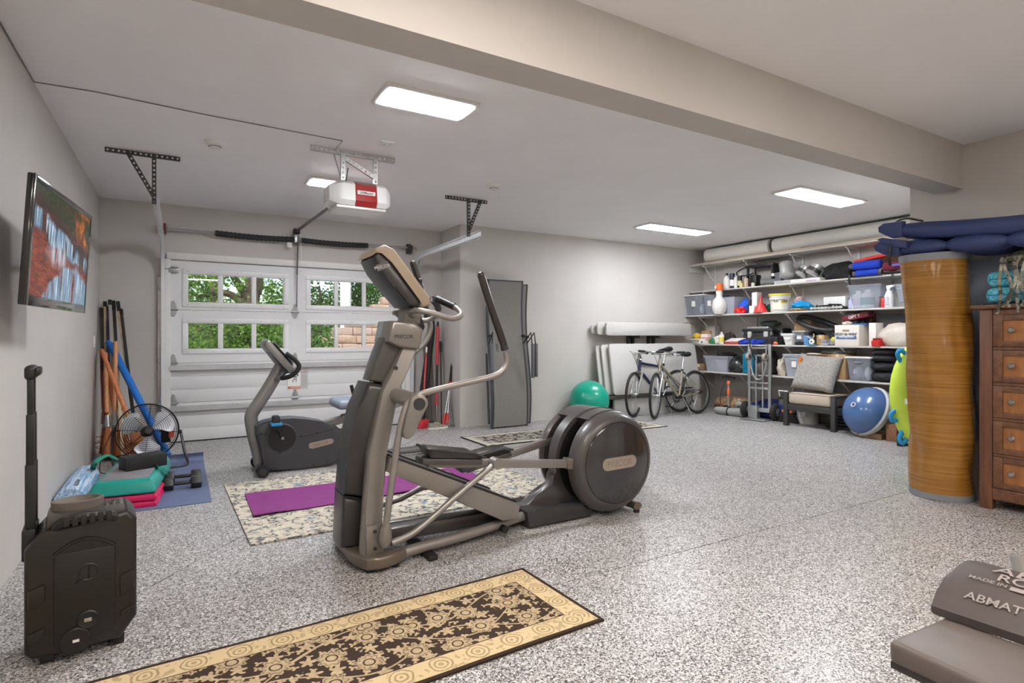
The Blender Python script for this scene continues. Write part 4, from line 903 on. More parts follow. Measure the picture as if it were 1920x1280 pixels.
g = G(); g.sheet(lambda u, v: pm(u, 1-v), 60, 8, .005); obj('yoga_mat', g, mat('purple mat', (126, 42, 116), .7, var=.04, vs=14, bump=.0006, bs=200), label='purple yoga mat unrolled on the cream rug', cat='mat')
# ================================================================== ELLIPTICAL TRAINER (lies along the room, console on the left)
BRZ = mat('bronze grey casting', (112, 102, 90), .32, .4, var=.04, coat=.3); SHR = mat('elliptical shroud', (54, 53, 53), .36, .1, var=.03, coat=.15); TAN = mat('tan console rim', (160, 144, 122), .4, var=.03); DRUM = mat('drum shell', (74, 71, 70), .36, .12, var=.03, coat=.2); GLOSS = mat('gloss drum disc', (46, 46, 48), .14, coat=.7, var=.02); HND = mat('handle tube', (152, 148, 143), .38, .6, var=.03); PLATE = mat('brushed plate', (178, 164, 150), .35, .6)
YC = 3.20
el = thing('elliptical_trainer', 'grey elliptical trainer with a round rear drum standing mid floor', 'elliptical', (.85, YC, 0))
def mir(y): return 2*YC - y
def px(pts, y): return [(onY(u, v, y).x, onY(u, v, y).z) for u, v in pts]
# front foot, plan outline
plan = [(.78, 3.05), (.80, 2.96), (.835, 2.895), (.90, 2.87), (.97, 2.885), (1.06, 2.93), (1.06, 2.985), (.99, 3.0), (.975, 3.08)]
plan = plan + [(x, mir(y)) for x, y in reversed(plan)]
obj('front_foot', G().prism(plan, 'z', .018, .085, .016, 3), BRZ, el, w=True)
for y in (2.93, mir(2.93)):
    for x in (.86, 1.0): obj('foot_pad', G().cyl((x, y, .001), (x, y, .02), .02, n=12), RUBBER, el, w=True)
for s_ in (1, -1):
    yy = lambda y: y if s_ == 1 else mir(y)
    obj('base_rail', G().tube([(1.02, yy(2.955), .055), (1.5, yy(3.03), .06), (1.95, yy(3.125), .075)], .03, n=14, sub=4), TAUPE, el, w=True)
obj('centre_beam', G().box((1.0, YC - .05, .05), (2.0, YC + .05, .125), .008), DRUM, el, w=True)
obj('transport_foot', G().box((1.17, YC - .31, .001), (1.23, YC + .31, .03), .008), BLACK, el, w=True)
# two upright beams, bowed, leaning together to the cap
bc = [((695, 1042), 2.965), ((701, 940), 3.0), ((708, 850), 3.03), ((731, 733), 3.07), ((752, 690), 3.09), ((772, 640), 3.115)]
for s_ in (1, -1):
    g = G(); rings = []
    for (u, v), y in bc:
        p = onY(u, v, y); hw = .052 if v > 700 else .05; yq_ = y if s_ == 1 else mir(y)
        rings.append([g.bm.verts.new((p.x - hw, yq_ - .0, p.z)), g.bm.verts.new((p.x - hw + .01, yq_ - s_*.014, p.z)), g.bm.verts.new((p.x + hw - .01, yq_ - s_*.014, p.z)), g.bm.verts.new((p.x + hw, yq_, p.z)), g.bm.verts.new((p.x + hw, yq_ + s_*.05, p.z)), g.bm.verts.new((p.x - hw, yq_ + s_*.05, p.z))])
    for a, b in zip(rings, rings[1:]):
        for k in range(6): g.bm.faces.new([a[k], a[(k+1) % 6], b[(k+1) % 6], b[k]])
    g.bm.faces.new(rings[0]); g.bm.faces.new(list(reversed(rings[-1]))); obj('upright_beam', g, TAUPE, el, w=True, angle=50)
    p = onY(697, 1010, 2.95); yq_ = 2.945 if s_ == 1 else mir(2.945)
    bp = obj('base_plate', G().box((p.x - .03, min(yq_, yq_ + s_*.03), .07), (p.x + .065, max(yq_, yq_ + s_*.03), .23), .006), TAUPE, el, w=True)
    for z_ in (.11, .2): obj('bolt', G().cyl((p.x + .015, yq_ - s_*.006, z_), (p.x + .015, yq_ + s_*.004, z_), .01, n=8), DARK, bp, w=True)
# shroud between the beams
yn = 3.035; low = px([(640, 1030), (643, 960), (655, 850), (672, 770), (692, 716), (735, 724), (728, 770), (716, 850), (709, 940), (704, 1040)], yn)
lowb = [p for p in low]
def shroud(name, poly, y0, m, bev=.03): return obj(name, G().prism(poly, 'y', y0, mir(y0), bev, 3), m, el, w=True)
yn = 3.085; lo1 = px([(640, 1030), (644, 932), (690, 938), (684, 1034)], yn); lo1 = [(x, max(z, .075)) for x, z in lo1]
shroud('lower_shroud', lo1, yn, SHR); shroud('middle_shroud', px([(644.5, 929), (650, 880), (659, 820), (672, 765), (690, 717), (737, 724), (716, 800), (700, 870), (690, 935)], yn), yn, SHR)
shroud('upper_shroud', px([(693, 714), (705, 680), (720, 640), (734, 607), (770, 612), (760, 640), (742, 690), (735, 722)], 3.12), 3.12, mat('upper shroud', (86, 84, 82), .34, .25, coat=.15), .02)
obj('shroud_seam', G().prism(px([(644, 931.5), (644.2, 929), (690, 935), (690, 938)], yn + .012), 'y', yn + .012, mir(yn + .012)), BLACK, el, w=True)
cap = px([(727, 640), (735, 601), (778, 603), (794, 618), (787, 655), (752, 652)], 3.07); cp = obj('top_cap', G().prism(cap, 'y', 3.06, mir(3.06), .02, 3), TAUPE, el, w=True)
p = onY(741, 626, 3.055); M = frame(p, (.95, -.25, .0), (.22, 0, .97)); 
def on_side(name, key, parent, c, h, m, y): g = G(); g.text(key, frame((c[0], y, c[1]), (1, 0, 0), (0, 0, 1)), h); return obj(name, g, m, parent, w=True)
q_ = px([(757, 634)], 3.06)[0]; on_side('lettering', 'PRECOR', cp, q_, .02, DARK, 3.0595)
# front logo on the cap's forward face
g = G(); g.text('PRECOR', frame((cap[0][0] + .012, YC, 1.235), (0, -1, .0), (.2, 0, 1)), .034); obj('lettering', g, DARK, cp, w=True)
for x_, z_ in px([(743, 690)], 3.07): obj('shroud_bolt', G().cyl((x_, 3.073, z_), (x_, 3.085, z_), .012, n=10), DARK, el, w=True)
obj('neck', G().prism(px([(757, 606), (770, 566), (796, 560), (788, 608)], 3.13), 'y', 3.13, mir(3.13), .012, 2), TAUPE, el, w=True)
# console: long wedge tilted to the user, dark back, tan face rim
yk = 3.05
back = px([(701, 482), (706, 470), (716, 468), (735, 490), (790, 560), (788, 576), (768, 574), (745, 545), (714, 508)], yk)
cons = obj('console_back', G().prism(back, 'y', yk, 3.33, .018, 3), SHR, el, w=True)
rim = px([(700, 478), (706, 464), (722, 458), (739, 466), (806, 556), (808, 572), (788, 578), (790, 560), (738, 489), (716, 469)], yk - .015)
obj('console_rim', G().prism(rim, 'y', yk - .015, 3.35, .014, 3), TAN, el, w=True)
a, b = px([(738, 467)], yk)[0], px([(803, 556)], yk)[0]; dx, dz = b[0] - a[0], b[1] - a[1]; L = math.hypot(dx, dz); nx, nz = -dz/L, dx/L
M = Matrix(((dx/L, 0, nx if nx > 0 else -nx, a[0]), (0, 1, 0, YC), (dz/L, 0, nz if nx > 0 else -nz, a[1]), (0, 0, 0, 1)))
g = G(); g.box((.03, -.13, .0), (L - .03, .13, .006), .003, M=M); scn = obj('console_screen', g, mat('console screen', (28, 30, 32), .12, coat=.4), el, w=True)
for i in range(3): 
    g = G(); g.box((L - .02 - .0, -.1 + .07*i, .0), (L + .0, -.06 + .07*i, .008), .003, M=M); obj('console_key', g, DARK, scn, w=True)
obj('rear_fairing', G().prism(px([(691, 503), (697, 496), (708, 500), (716, 514), (762, 568), (757, 574), (738, 566), (715, 540)], 3.31), 'y', 3.31, 3.36, .01, 2), DARK, el, w=True)
s_pl = px([(704, 497), (727, 489), (731, 500), (709, 509)], yk - .003); obj('logo_plate', G().prism(s_pl, 'y', yk - .003, yk + .004), mat('logo plate', (96, 96, 98), .3, .4), el, w=True)
c_ = ((s_pl[0][0] + s_pl[2][0])/2, (s_pl[0][1] + s_pl[2][1])/2 - .012); g = G(); g.text('PRECOR', frame((c_[0], yk - .0035, c_[1]), (1, 0, .28), (-.28, 0, 1)), .017); obj('lettering', g, SILVER, el.children[-1], w=True)
g = G(); g.tube([Vector((p[0], yk - .0, p[1])) for p in px([(743, 536), (750, 548), (762, 561)], yk)], .009, n=6); obj('back_groove', g, BLACK, cons, w=True)
for u, v in ((788, 525),): p = onY(u, v, 3.4); obj('tilt_knob', G().ball(p, .014, 1), BLACK, el, w=True)
# fixed handlebar with sensor grips
yb1, yb2 = 2.99, mir(2.99)
hp = lambda u, v, y: onY(u, v, y)
def loop(s_):
    Y = lambda y: y if s_ == 1 else mir(y)
    pts = [hp(770, 584, 3.08), hp(785, 582, 3.0), hp(815, 588, 2.97), hp(845, 597, 2.97), hp(861, 594, 2.99), hp(864, 586, 3.03), hp(852, 575, 3.08), hp(835, 567, 3.13), hp(818, 560, 3.17)]
    return [V(p.x, Y(p.y), p.z) for p in pts]
for s_ in (1, -1):
    lp = loop(s_); obj('fixed_handlebar', G().tube(lp, .0165, n=12, sub=5), HND, el, w=True)
    obj('sensor_grip', G().tube([lp[6], lp[7], lp[8]], .0215, n=12, sub=3), BLACK, el, w=True)
obj('handlebar_hub', G().cyl((onY(776, 586, 3.1).x, 3.07, onY(776, 586, 3.1).z), (onY(776, 586, 3.1).x, mir(3.07), onY(776, 586, 3.1).z), .03, n=16), TAUPE, el, w=True)
obj('cup_holder', G().prism(px([(770, 590), (793, 592), (800, 612), (792, 634), (783, 630)], 3.2), 'y', 3.22, 3.36, .01), BLACK, el, w=True)
# moving arms
ya_ = 2.90
def arm(s_):
    Y = lambda y: y if s_ == 1 else mir(y)
    f = lambda pts: [V(onY(u, v, y).x, Y(y), onY(u, v, y).z) for u, v, y in pts]
    if s_ == 1:
        p = f([(722, 1000, 2.9), (728, 950, 2.9), (738, 880, 2.9), (747, 820, 2.9), (757, 775, 2.9), (767, 753, 2.9), (783, 741, 2.89), (812, 732, 2.885), (870, 718, 2.88), (918, 707, 2.88), (940, 697, 2.88), (950, 680, 2.88), (949, 660, 2.88)])
        gp = f([(946, 652, 2.88), (941, 635, 2.88), (922, 580, 2.88), (908, 535, 2.88), (902, 516, 2.88)])
    else:   # the far arm swings the other way
        p = [V(x, mir(2.9), z) for x, z in ((1.02, .21), (1.03, .45), (1.06, .70), (1.11, .90), (1.2, 1.02), (1.32, 1.12), (1.40, 1.2), (1.43, 1.28), (1.42, 1.34))]
        gp = [V(1.41, mir(2.9), 1.36), V(1.37, mir(2.9), 1.52), V(1.31, mir(2.9), 1.70)]
    obj('swing_arm', G().tube(p, .0185, n=12, sub=4), HND, el, w=True)
    g = G(); g.tube(gp, [.0205] + [.023]*(len(gp)-2) + [.022], n=12, sub=3); g.ball(gp[-1], .022, 2); gr = obj('swing_grip', g, mat('glossy black grip', (40, 36, 33), .25, coat=.4), el, w=True)
    obj('grip_collar', G().tube([gp[0] - (gp[1]-gp[0]).normalized()*.012, gp[0] + (gp[1]-gp[0]).normalized()*.012], .0235, n=12), DARK, gr, w=True)
    return p
pa = arm(1); pb = arm(-1)
for s_ in (1, -1):
    Y = lambda y: y if s_ == 1 else mir(y)
    h = onY(755, 747, 2.95); obj('pivot_axle', G().tube([V(h.x, Y(3.08), h.z + .01), V(h.x + .02, Y(2.95), h.z), V(h.x + .045, Y(2.9), h.z - .005)], [.042, .042, .036], n=18), TAUPE, el, w=True)
    c1, c2 = onY(785, 757, 2.872), onY(765, 812, 2.872)
    d = (c2 - c1); g = G(); 
    ol = []; dn = Vector((d.x, 0, d.z)).normalized(); nn = Vector((-dn.z, 0, dn.x))
    for k in range(9): a = PI/2 + PI*k/8; q2 = c1 + (nn*math.sin(a) + dn*math.cos(a)) * .055; ol.append((q2.x, q2.z))
    for k in range(9): a = -PI/2 + PI*k/8; q2 = c2 + (nn*math.sin(a) + dn*math.cos(a)) * .03; ol.append((q2.x, q2.z))
    # order the outline round the two ends
    cx_ = sum(p[0] for p in ol)/len(ol); cz_ = sum(p[1] for p in ol)/len(ol); ol.sort(key=lambda p: math.atan2(p[1]-cz_, p[0]-cx_))
    cv = obj('pivot_cover', g.prism(ol, 'y', min(Y(2.862), Y(2.915)), max(Y(2.862), Y(2.915)), .012, 2), TAUPE, el, w=True)
    obj('pivot_disc', G().cyl((c1.x, Y(2.858), c1.z), (c1.x, Y(2.87), c1.z), .033, n=20), DARK, cv, w=True)
# lower links and joints, pedals
RC = (2.545, .375)       # drum axis (x,z)
def pedal(s_):
    Y = lambda y: y if s_ == 1 else mir(y)
    yp = 3.03
    if s_ == 1:
        jf = onY(722, 1012, 2.90); lk = [onY(733, 1018, 2.92), onY(768, 1003, 2.94), onY(805, 975, 2.96), onY(850, 935, 2.97), onY(905, 888, 2.975), onY(930, 868, 2.975)]
        bm0, bm1 = onY(800, 866, yp), onY(1064, 868, yp); pt = [(778, 862), (784, 842), (797, 829), (830, 826), (880, 838), (905, 846), (915, 866), (800, 868)]
    else:
        jf = V(1.0, 2.9, .18); lk = [V(1.03, 2.92, .17), V(1.2, 2.95, .2), V(1.38, 2.96, .27), V(1.52, 2.975, .31)]
        bm0, bm1 = V(1.62, yp, .36), V(2.36, yp, .50); pt = None
    P2 = [V(p.x, Y(p.y), p.z) for p in lk]
    obj('foot_link', G().tube(P2, .018, n=12, sub=3), HND, el, w=True)
    jf = V(jf.x, Y(jf.y), jf.z); obj('link_joint', G().tube([jf + V(.012, 0, .085), jf + V(.004, 0, .05), jf, jf + V(-.004, 0, -.035)], [.019, .03, .037, .02], n=14), TAUPE, el, w=True)
    je = P2[-1]; obj('joint_cap', G().tube([je + V(0, -s_*.03, 0), je + V(0, s_*.04, 0)], .033, n=16), TAUPE, el, w=True)
    a, b = V(bm0.x, Y(bm0.y), bm0.z), V(bm1.x, Y(bm1.y), bm1.z); d = (b - a); L = d.length
    M = frame((a.x, a.y, a.z), d, (0, 0, 1)); g = G(); g.box((0, -.028, -.024), (L, .022, .024), .005, M=M); obj('pedal_beam', g, TAUPE, el, w=True)
    g = G(); g.box((L - .02, -.035, -.034), (L + .06, .035, .034), .006, M=M); g.cyl(b + V(.05, -.045, 0), b + V(.05, .045, 0), .02, n=12); obj('crank_clevis', g, BRZ, el, w=True)
    # tray shaped foot pedal
    p0 = a; ln = .40
    def tray(u, v):
        w_ = .165*(1 - .55*max(0, (.16 - u)/.16)**2 - .12*max(0, (u - .85)/.15)**2)
        x = -.06 + ln*u; y = (v - .5)*w_
        ed = min(1, max(abs(v - .5)*2 - .78, 0)/.16); fr_ = min(1, max(.13 - u, 0)/.09)
        return M @ Vector((x, .034 + .052*max(ed*(1 - .45*u)*(1 - max(0, u - .82)/.18), fr_), y))
    g = G(); g.sheet(lambda u, v: tray(u, v), 20, 16, .012); pd = obj('foot_pedal', g, SHR, el, w=True)
    g = G(); g.box((.02, .038, -.05), (ln - .1, .043, .05), .004, M=M); obj('pedal_tread', g, mat('pedal tread', (40, 40, 40), .8, bump=.002, bs=150), pd, w=True)
    g = G(); g.box((-.05, -.005, -.06), (ln - .07, .03, .06), .008, M=M); obj('pedal_mount', g, DRUM, el, w=True)
pedal(1); pedal(-1)
# lift ramp
rm = px([(732, 856), (724, 884), (944, 977), (972, 972), (976, 948), (968, 941)], 3.0); obj('ramp', G().prism(rm, 'y', 3.0, mir(3.0), .01, 2), TAUPE, el, w=True)
rt = px([(733, 853.5), (733, 857), (968, 942), (968, 938)], 3.0)
for y0_, y1_ in ((3.0, 3.06), (mir(3.06), mir(3.0))): obj('ramp_rail', G().prism(rt, 'y', y0_, y1_), BLACK, el, w=True)
obj('ramp_roller', G().cyl((onY(945, 977, 3.02).x, 3.0, .05), (onY(945, 977, 3.02).x, mir(3.0), .05), .022, n=12), BLACK, el, w=True)
# rear drum: wide core, slot for each crank, domed outer cover
cx_, cz_ = RC
def ringpts(r, a0, a1, n): return [(cx_ + r*math.cos(math.radians(a0 + (a1-a0)*i/n)), cz_ + r*math.sin(math.radians(a0 + (a1-a0)*i/n))) for i in range(n+1)]
core = ringpts(.352, -52, 188, 40) + [(2.16, .17), (2.09, .12), (2.0, .10), (1.93, .085), (1.93, .015), (2.36, .03), (2.7, .03)]
R_ = .352
# outline of core with a smooth swoop to the base
core = ringpts(.352, -70, 196, 44) + [(2.17, .235), (2.12, .185), (2.04, .148), (1.95, .13), (1.93, .12), (1.93, .02), (2.3, .02), (2.62, .03)]
obj('drum_core', G().prism(core, 'y', 3.155, mir(3.155), .025, 3), DRUM, el, w=True)
sk = px([(985, 990), (985, 960), (1010, 952), (1060, 946), (1098, 950), (1098, 964)], 3.05); sk = [(x, max(.006, z)) for x, z in sk]
obj('skirt', G().prism([(1.92, .008), (1.90, .115), (1.97, .125), (2.1, .10), (2.35, .10), (2.42, .04), (2.42, .008)], 'y', 3.05, mir(3.05), .012, 2), SHR, el, w=True)
for s_ in (1, -1):
    Y = lambda y: y if s_ == 1 else mir(y)
    # black disc on the core side, paints the dark of the crank slot
    obj('crank_slot_shade', G().cyl((cx_, Y(3.146), cz_), (cx_, Y(3.16), cz_), .325, n=44), BLACK, el, w=True)
    ax = (0, -s_, 0)
    prof = [(0, -.002), (.33, -.002), (.345, .012), (.344, .03), (.338, .05), (.318, .085), (.295, .104), (.277, .108), (.273, .1), (0, .1)]
    g = G(); g.lathe(prof, (cx_ + .01, Y(3.05), cz_), ax, 56)
    # opening toward the front where the crank arm leaves the drum
    ob = obj('drum_cover', g, DRUM, el, w=True)
    dc = obj('drum_disc', G().lathe([(0, .112), (.262, .112), (.27, .106), (.27, .098), (0, .098)], (cx_ + .01, Y(3.05), cz_), ax, 56), GLOSS, el, w=True)
    ff = 3.05 - .1125; n_ = 10; hw, hh = .148, .041; ol = [( hw - hh + hh*math.cos(a), hh*math.sin(a)) for a in [(-PI/2 + PI*i/n_) for i in range(n_+1)]] + [(-hw + hh + hh*math.cos(a), hh*math.sin(a)) for a in [(PI/2 + PI*i/n_) for i in range(n_+1)]]
    cc = (cx_ + .02, cz_ + .0); ca, sa = math.cos(math.radians(1)), math.sin(math.radians(1))
    np_ = obj('name_plate', G().prism([(cc[0] + x*ca - z*sa, cc[1] + x*sa + z*ca) for x, z in ol], 'y', min(Y(ff), Y(ff - .004)), max(Y(ff), Y(ff - .004))), PLATE, el, w=True)
    g = G(); g.text('PRECOR', frame((cc[0], Y(ff - .0045), cc[1] - .02), (s_, 0, .0), (0, 0, 1)), .04); obj('lettering', g, mat('faded print', (150, 140, 130), .4, .3), np_, w=True)
# bridge that ties the covers to the core over the top and at the back
for s_ in (1, -1):
    Y = lambda y: y if s_ == 1 else mir(y)
    top = ringpts(.349, 122, -95, 44) + list(reversed(ringpts(.27, 122, -95, 44)))
    obj('drum_bridge', G().prism(top, 'y', min(Y(3.02), Y(3.19)), max(Y(3.02), Y(3.19)), .008, 2), DRUM, el, w=True)
obj('drum_seam', G().tube([(cx_ + .353*math.cos(math.radians(a)), 3.13 - .0, cz_ + .353*math.sin(math.radians(a))) for a in range(-20, 140, 6)], .002, n=4), BLACK, el, w=True)
obj('rear_stabilizer', G().tube([(2.76, 2.97, .045), (2.76, mir(2.97), .045)], .036, n=16, flat=.75), BRZ, el, w=True)
obj('stabilizer_arm', G().box((2.55, 3.14, .03), (2.76, mir(3.14), .09), .01), BRZ, el, w=True)
for y in (2.985, mir(2.985)): obj('stabilizer_foot', G().cyl((2.76, y, .001), (2.76, y, .02), .022, n=12), RUBBER, el, w=True)
# ================================================================== RECUMBENT EXERCISE BIKE
yB = 5.60; BKD = mat('bike housing', (64, 65, 68), .4, var=.03); BKF = mat('bike frame silver', (138, 137, 135), .32, .5, var=.03)
bk = thing('exercise_bike', 'recumbent exercise bike with grey housing in front of the garage door', 'exercise bike', (.9, yB, 0))
def bx(pts, y=yB): return [(onY(u, v, y).x, onY(u, v, y).z) for u, v in pts]
def oc(pts): return [(450 + x/4.413, 620 + y/4.413) for x, y in pts]     # crop coordinates to photo pixels
yh = yB - .11
hs = bx(oc([(136, 790), (200, 757), (300, 735), (440, 724), (560, 733), (686, 752), (800, 790), (850, 830), (880, 890), (884, 950), (860, 1020), (800, 1100), (700, 1128), (400, 1150), (222, 1165), (196, 1108), (134, 860)]), yh)
hou = obj('housing', G().prism(hs, 'y', yh, 2*yB - yh, .03, 3), BKD, bk, w=True)
sm = bx(oc([(136, 860), (254, 858), (440, 878), (560, 868), (690, 836), (800, 798)]), yh); obj('housing_seam', G().tube([V(x, yh - .001, z) for x, z in sm], .0022, n=4), BLACK, hou, w=True)
for u, v in oc([(172, 850), (503, 873), (632, 846), (757, 818), (330, 1006), (262, 1142), (610, 1110), (723, 1078)]): p = onY(u, v, yh); obj('screw_cap', G().cyl((p.x, yh - .003, p.z), (p.x, yh + .004, p.z), .009, n=8), BLACK, hou, w=True)
cdk = onY(*oc([(347, 882)])[0], yh); 
rg = obj('crank_recess', G().lathe([(.118, -.0), (.128, .006), (.118, .012), (.112, .004)], (cdk.x, yh, cdk.z), (0, -1, 0), 36), BKD, bk, w=True)
obj('crank_disc', G().cyl((cdk.x, yh - .014, cdk.z), (cdk.x, yh + .01, cdk.z), .118, n=36), BLACK, bk, w=True)
pe = onY(*oc([(290, 762)])[0], yh - .06)
obj('crank_arm', G().tube([(cdk.x, yh - .03, cdk.z), ((cdk.x + pe.x)/2, yh - .035, (cdk.z + pe.z)/2), (pe.x, yh - .04, pe.z)], .014, n=8, flat=.6), BLACK, bk, w=True)
obj('crank_bolt', G().cyl((cdk.x, yh - .05, cdk.z), (cdk.x, yh - .02, cdk.z), .014, n=12), CHROME, bk, w=True)
def bped(p, sg):
    obj('pedal', G().box((p.x - .03, min(p.y, p.y + sg*.1), p.z - .02), (p.x + .03, max(p.y, p.y + sg*.1), p.z + .1), .012), BLACK, bk, w=True)
    g = G(); g.box((p.x - .045, min(p.y, p.y + sg*.11), p.z + .012), (p.x + .05, max(p.y, p.y + sg*.11), p.z + .042), .01); obj('pedal_strap', g, mat('blue strap', (28, 140, 196), .5), bk, w=True)
bped(V(pe.x, yh - .05, pe.z - .03), -1); p2 = V(2*cdk.x - pe.x, 2*yB - yh + .05, 2*cdk.z - pe.z); bped(p2, 1); obj('crank_arm', G().tube([(cdk.x, 2*yB - yh + .03, cdk.z), (p2.x, p2.y, p2.z)], .014, n=8), BLACK, bk, w=True)
ol = bx(oc([(568, 945), (580, 928), (740, 892), (765, 892), (777, 910), (765, 932), (600, 975), (575, 972)]), yh - .004); npb = obj('name_plate', G().prism(ol, 'y', yh - .005, yh + .003), PLATE, bk, w=True)
g = G(); c = onY(*oc([(672, 934)])[0], yh - .006); g.text('PRECOR', frame((c.x, yh - .0062, c.z - .012), (1, 0, .2), (-.2, 0, 1)), .024); obj('lettering', g, mat('faded print', (150, 140, 130)), npb, w=True)
def slab_tube(name, pts, wd, hw, m): 
    g = G(); g.tube([V(*(lambda q: (q.x, yB, q.z))(onY(u, v, yB))) for u, v in oc(pts)], wd, n=12, sub=4, flat=1.0); 
    for v in g.bm.verts: v.co.y = yB + (v.co.y - yB) * hw / wd
    return obj(name, g, m, bk, w=True)
slab_tube('mast', [(168, 1098), (150, 1000), (118, 880), (93, 740), (98, 690), (120, 650), (200, 530), (270, 415), (340, 290)], .056, .04, BKF)
cs = bx(oc([(205, 130), (212, 85), (232, 70), (258, 92), (440, 300), (470, 350), (440, 362), (410, 350), (330, 262)]), yB - .19); obj('console', G().prism(cs, 'y', yB - .19, yB + .19, .014, 2), BKF, bk, w=True)
ce = bx(oc([(226, 150), (240, 160), (330, 268), (410, 352), (396, 352), (320, 272)]), yB - .17); obj('console_back', G().prism(ce, 'y', yB - .17, yB + .17, .006), BKD, bk, w=True)
a, b = bx(oc([(250, 82)]), yB)[0], bx(oc([(440, 298)]), yB)[0]; d = Vector((b[0]-a[0], 0, b[1]-a[1])); M = frame((a[0], yB, a[1]), d, (.7, 0, .7)); g = G(); g.box((.02, -.004, -.14), (d.length*.8, .006, .14), .003, M=M); obj('console_screen', g, mat('console screen', (28, 30, 32)), bk, w=True)
for sg in (-1, 1):
    pts = [(0, 280, 402), (sg*.14, 345, 392), (sg*.2, 410, 378), (sg*.22, 465, 340), (sg*.22, 488, 300), (sg*.22, 478, 268), (sg*.22, 430, 220), (sg*.22, 380, 188)]
    P2 = [onY(*oc([(u, v)])[0], yB + dy) for dy, u, v in pts]
    if sg > 0: P2 = [V(p.x, yB + abs(dy), onY(*oc([(u, v)])[0], yB - abs(dy)).z) for p, (dy, u, v) in zip([onY(*oc([(u, v)])[0], yB - abs(dy)) for dy, u, v in pts], pts)]
    obj('handlebar', G().tube(P2[:3], .017, n=10, sub=4), BKF, bk, w=True); obj('handlebar_grip', G().tube(P2[1:], .021, n=10, sub=4), RUBBER, bk, w=True)
q0, q1 = onY(*oc([(690, 775)])[0], yB), onY(720, 763, yB); g = G(); d = (q1 - q0); M = frame(q0, d, (0, 0, 1)); g.box((-.03, -.035, -.045), (d.length + .25, .02, .045), .006, M=M); g.box((0, .012, -.05), (d.length + .25, .034, .05), .004, M=M); obj('seat_rail', g, BKF, bk, w=True)
e = q0 + d*.62; g = G(); g.box((e.x - .28, yB - .2, e.z + .07), (e.x + .16, yB + .2, e.z + .16), .04, 3); seat = obj('seat', g, mat('seat vinyl', (126, 138, 154), .4), bk, w=True)
g = G(); g.box((e.x + .12, yB - .19, e.z + .18), (e.x + .24, yB + .19, e.z + .55), .04, 3, M=None); obj('seat_back', g, BLACK, bk, w=True)
obj('seat_carriage', G().box((e.x - .12, yB - .06, e.z - .03), (e.x + .14, yB + .06, e.z + .08), .008), BLACK, bk, w=True)
obj('seat_lever', G().tube([(e.x - .1, yB - .21, e.z + .04), (e.x - .26, yB - .24, e.z + .03)], .012, n=8), BLACK, bk, w=True)
for sg in (-1, 1): obj('seat_handle', G().tube([(e.x + .05, yB + sg*.2, e.z + .1), (e.x + .0, yB + sg*.28, e.z + .16), (e.x - .03, yB + sg*.28, e.z + .26)], .018, n=8, sub=4), RUBBER, bk, w=True)
obj('frame_skid', G().tube([V(onY(500, 880, yB).x, yB, .055), V(onY(645, 874, yB).x + .9, yB, .055)], .035, n=10), BKF, bk, w=True)
wx = onY(486, 880, yB - .25).x
g = G(); g.cyl((wx + .03, yB - .2, .05), (wx + .03, yB + .2, .05), .035, n=14); obj('front_stabilizer', g, BKD, bk, w=True)
for sg in (-1, 1): 
    wq = obj('transport_wheel', G().cyl((wx + .03, yB + sg*.2, .05), (wx + .03, yB + sg*.26, .05), .05, n=22), RUBBER, bk, w=True); obj('wheel_cap', G().cyl((wx + .03, yB + sg*.258, .05), (wx + .03, yB + sg*.264, .05), .03, n=16), DARK, wq, w=True)
obj('rear_stabilizer', G().box((onY(645, 874, yB).x + .82, yB - .26, .001), (onY(645, 874, yB).x + .9, yB + .26, .05), .012), BKD, bk, w=True)
# ================================================================== REAR WALL
# ---- exercise ball
g = G(); bd = bmesh.ops.create_uvsphere(g.bm, u_segments=48, v_segments=24, radius=.292)
for v in g.bm.verts: v.co += Vector((5.2, 6.62, .2925))
eb = obj('exercise_ball', g, mat('green vinyl', (10, 158, 132), .28, var=.02, coat=.2), label='large green exercise ball against the rear wall', cat='ball')
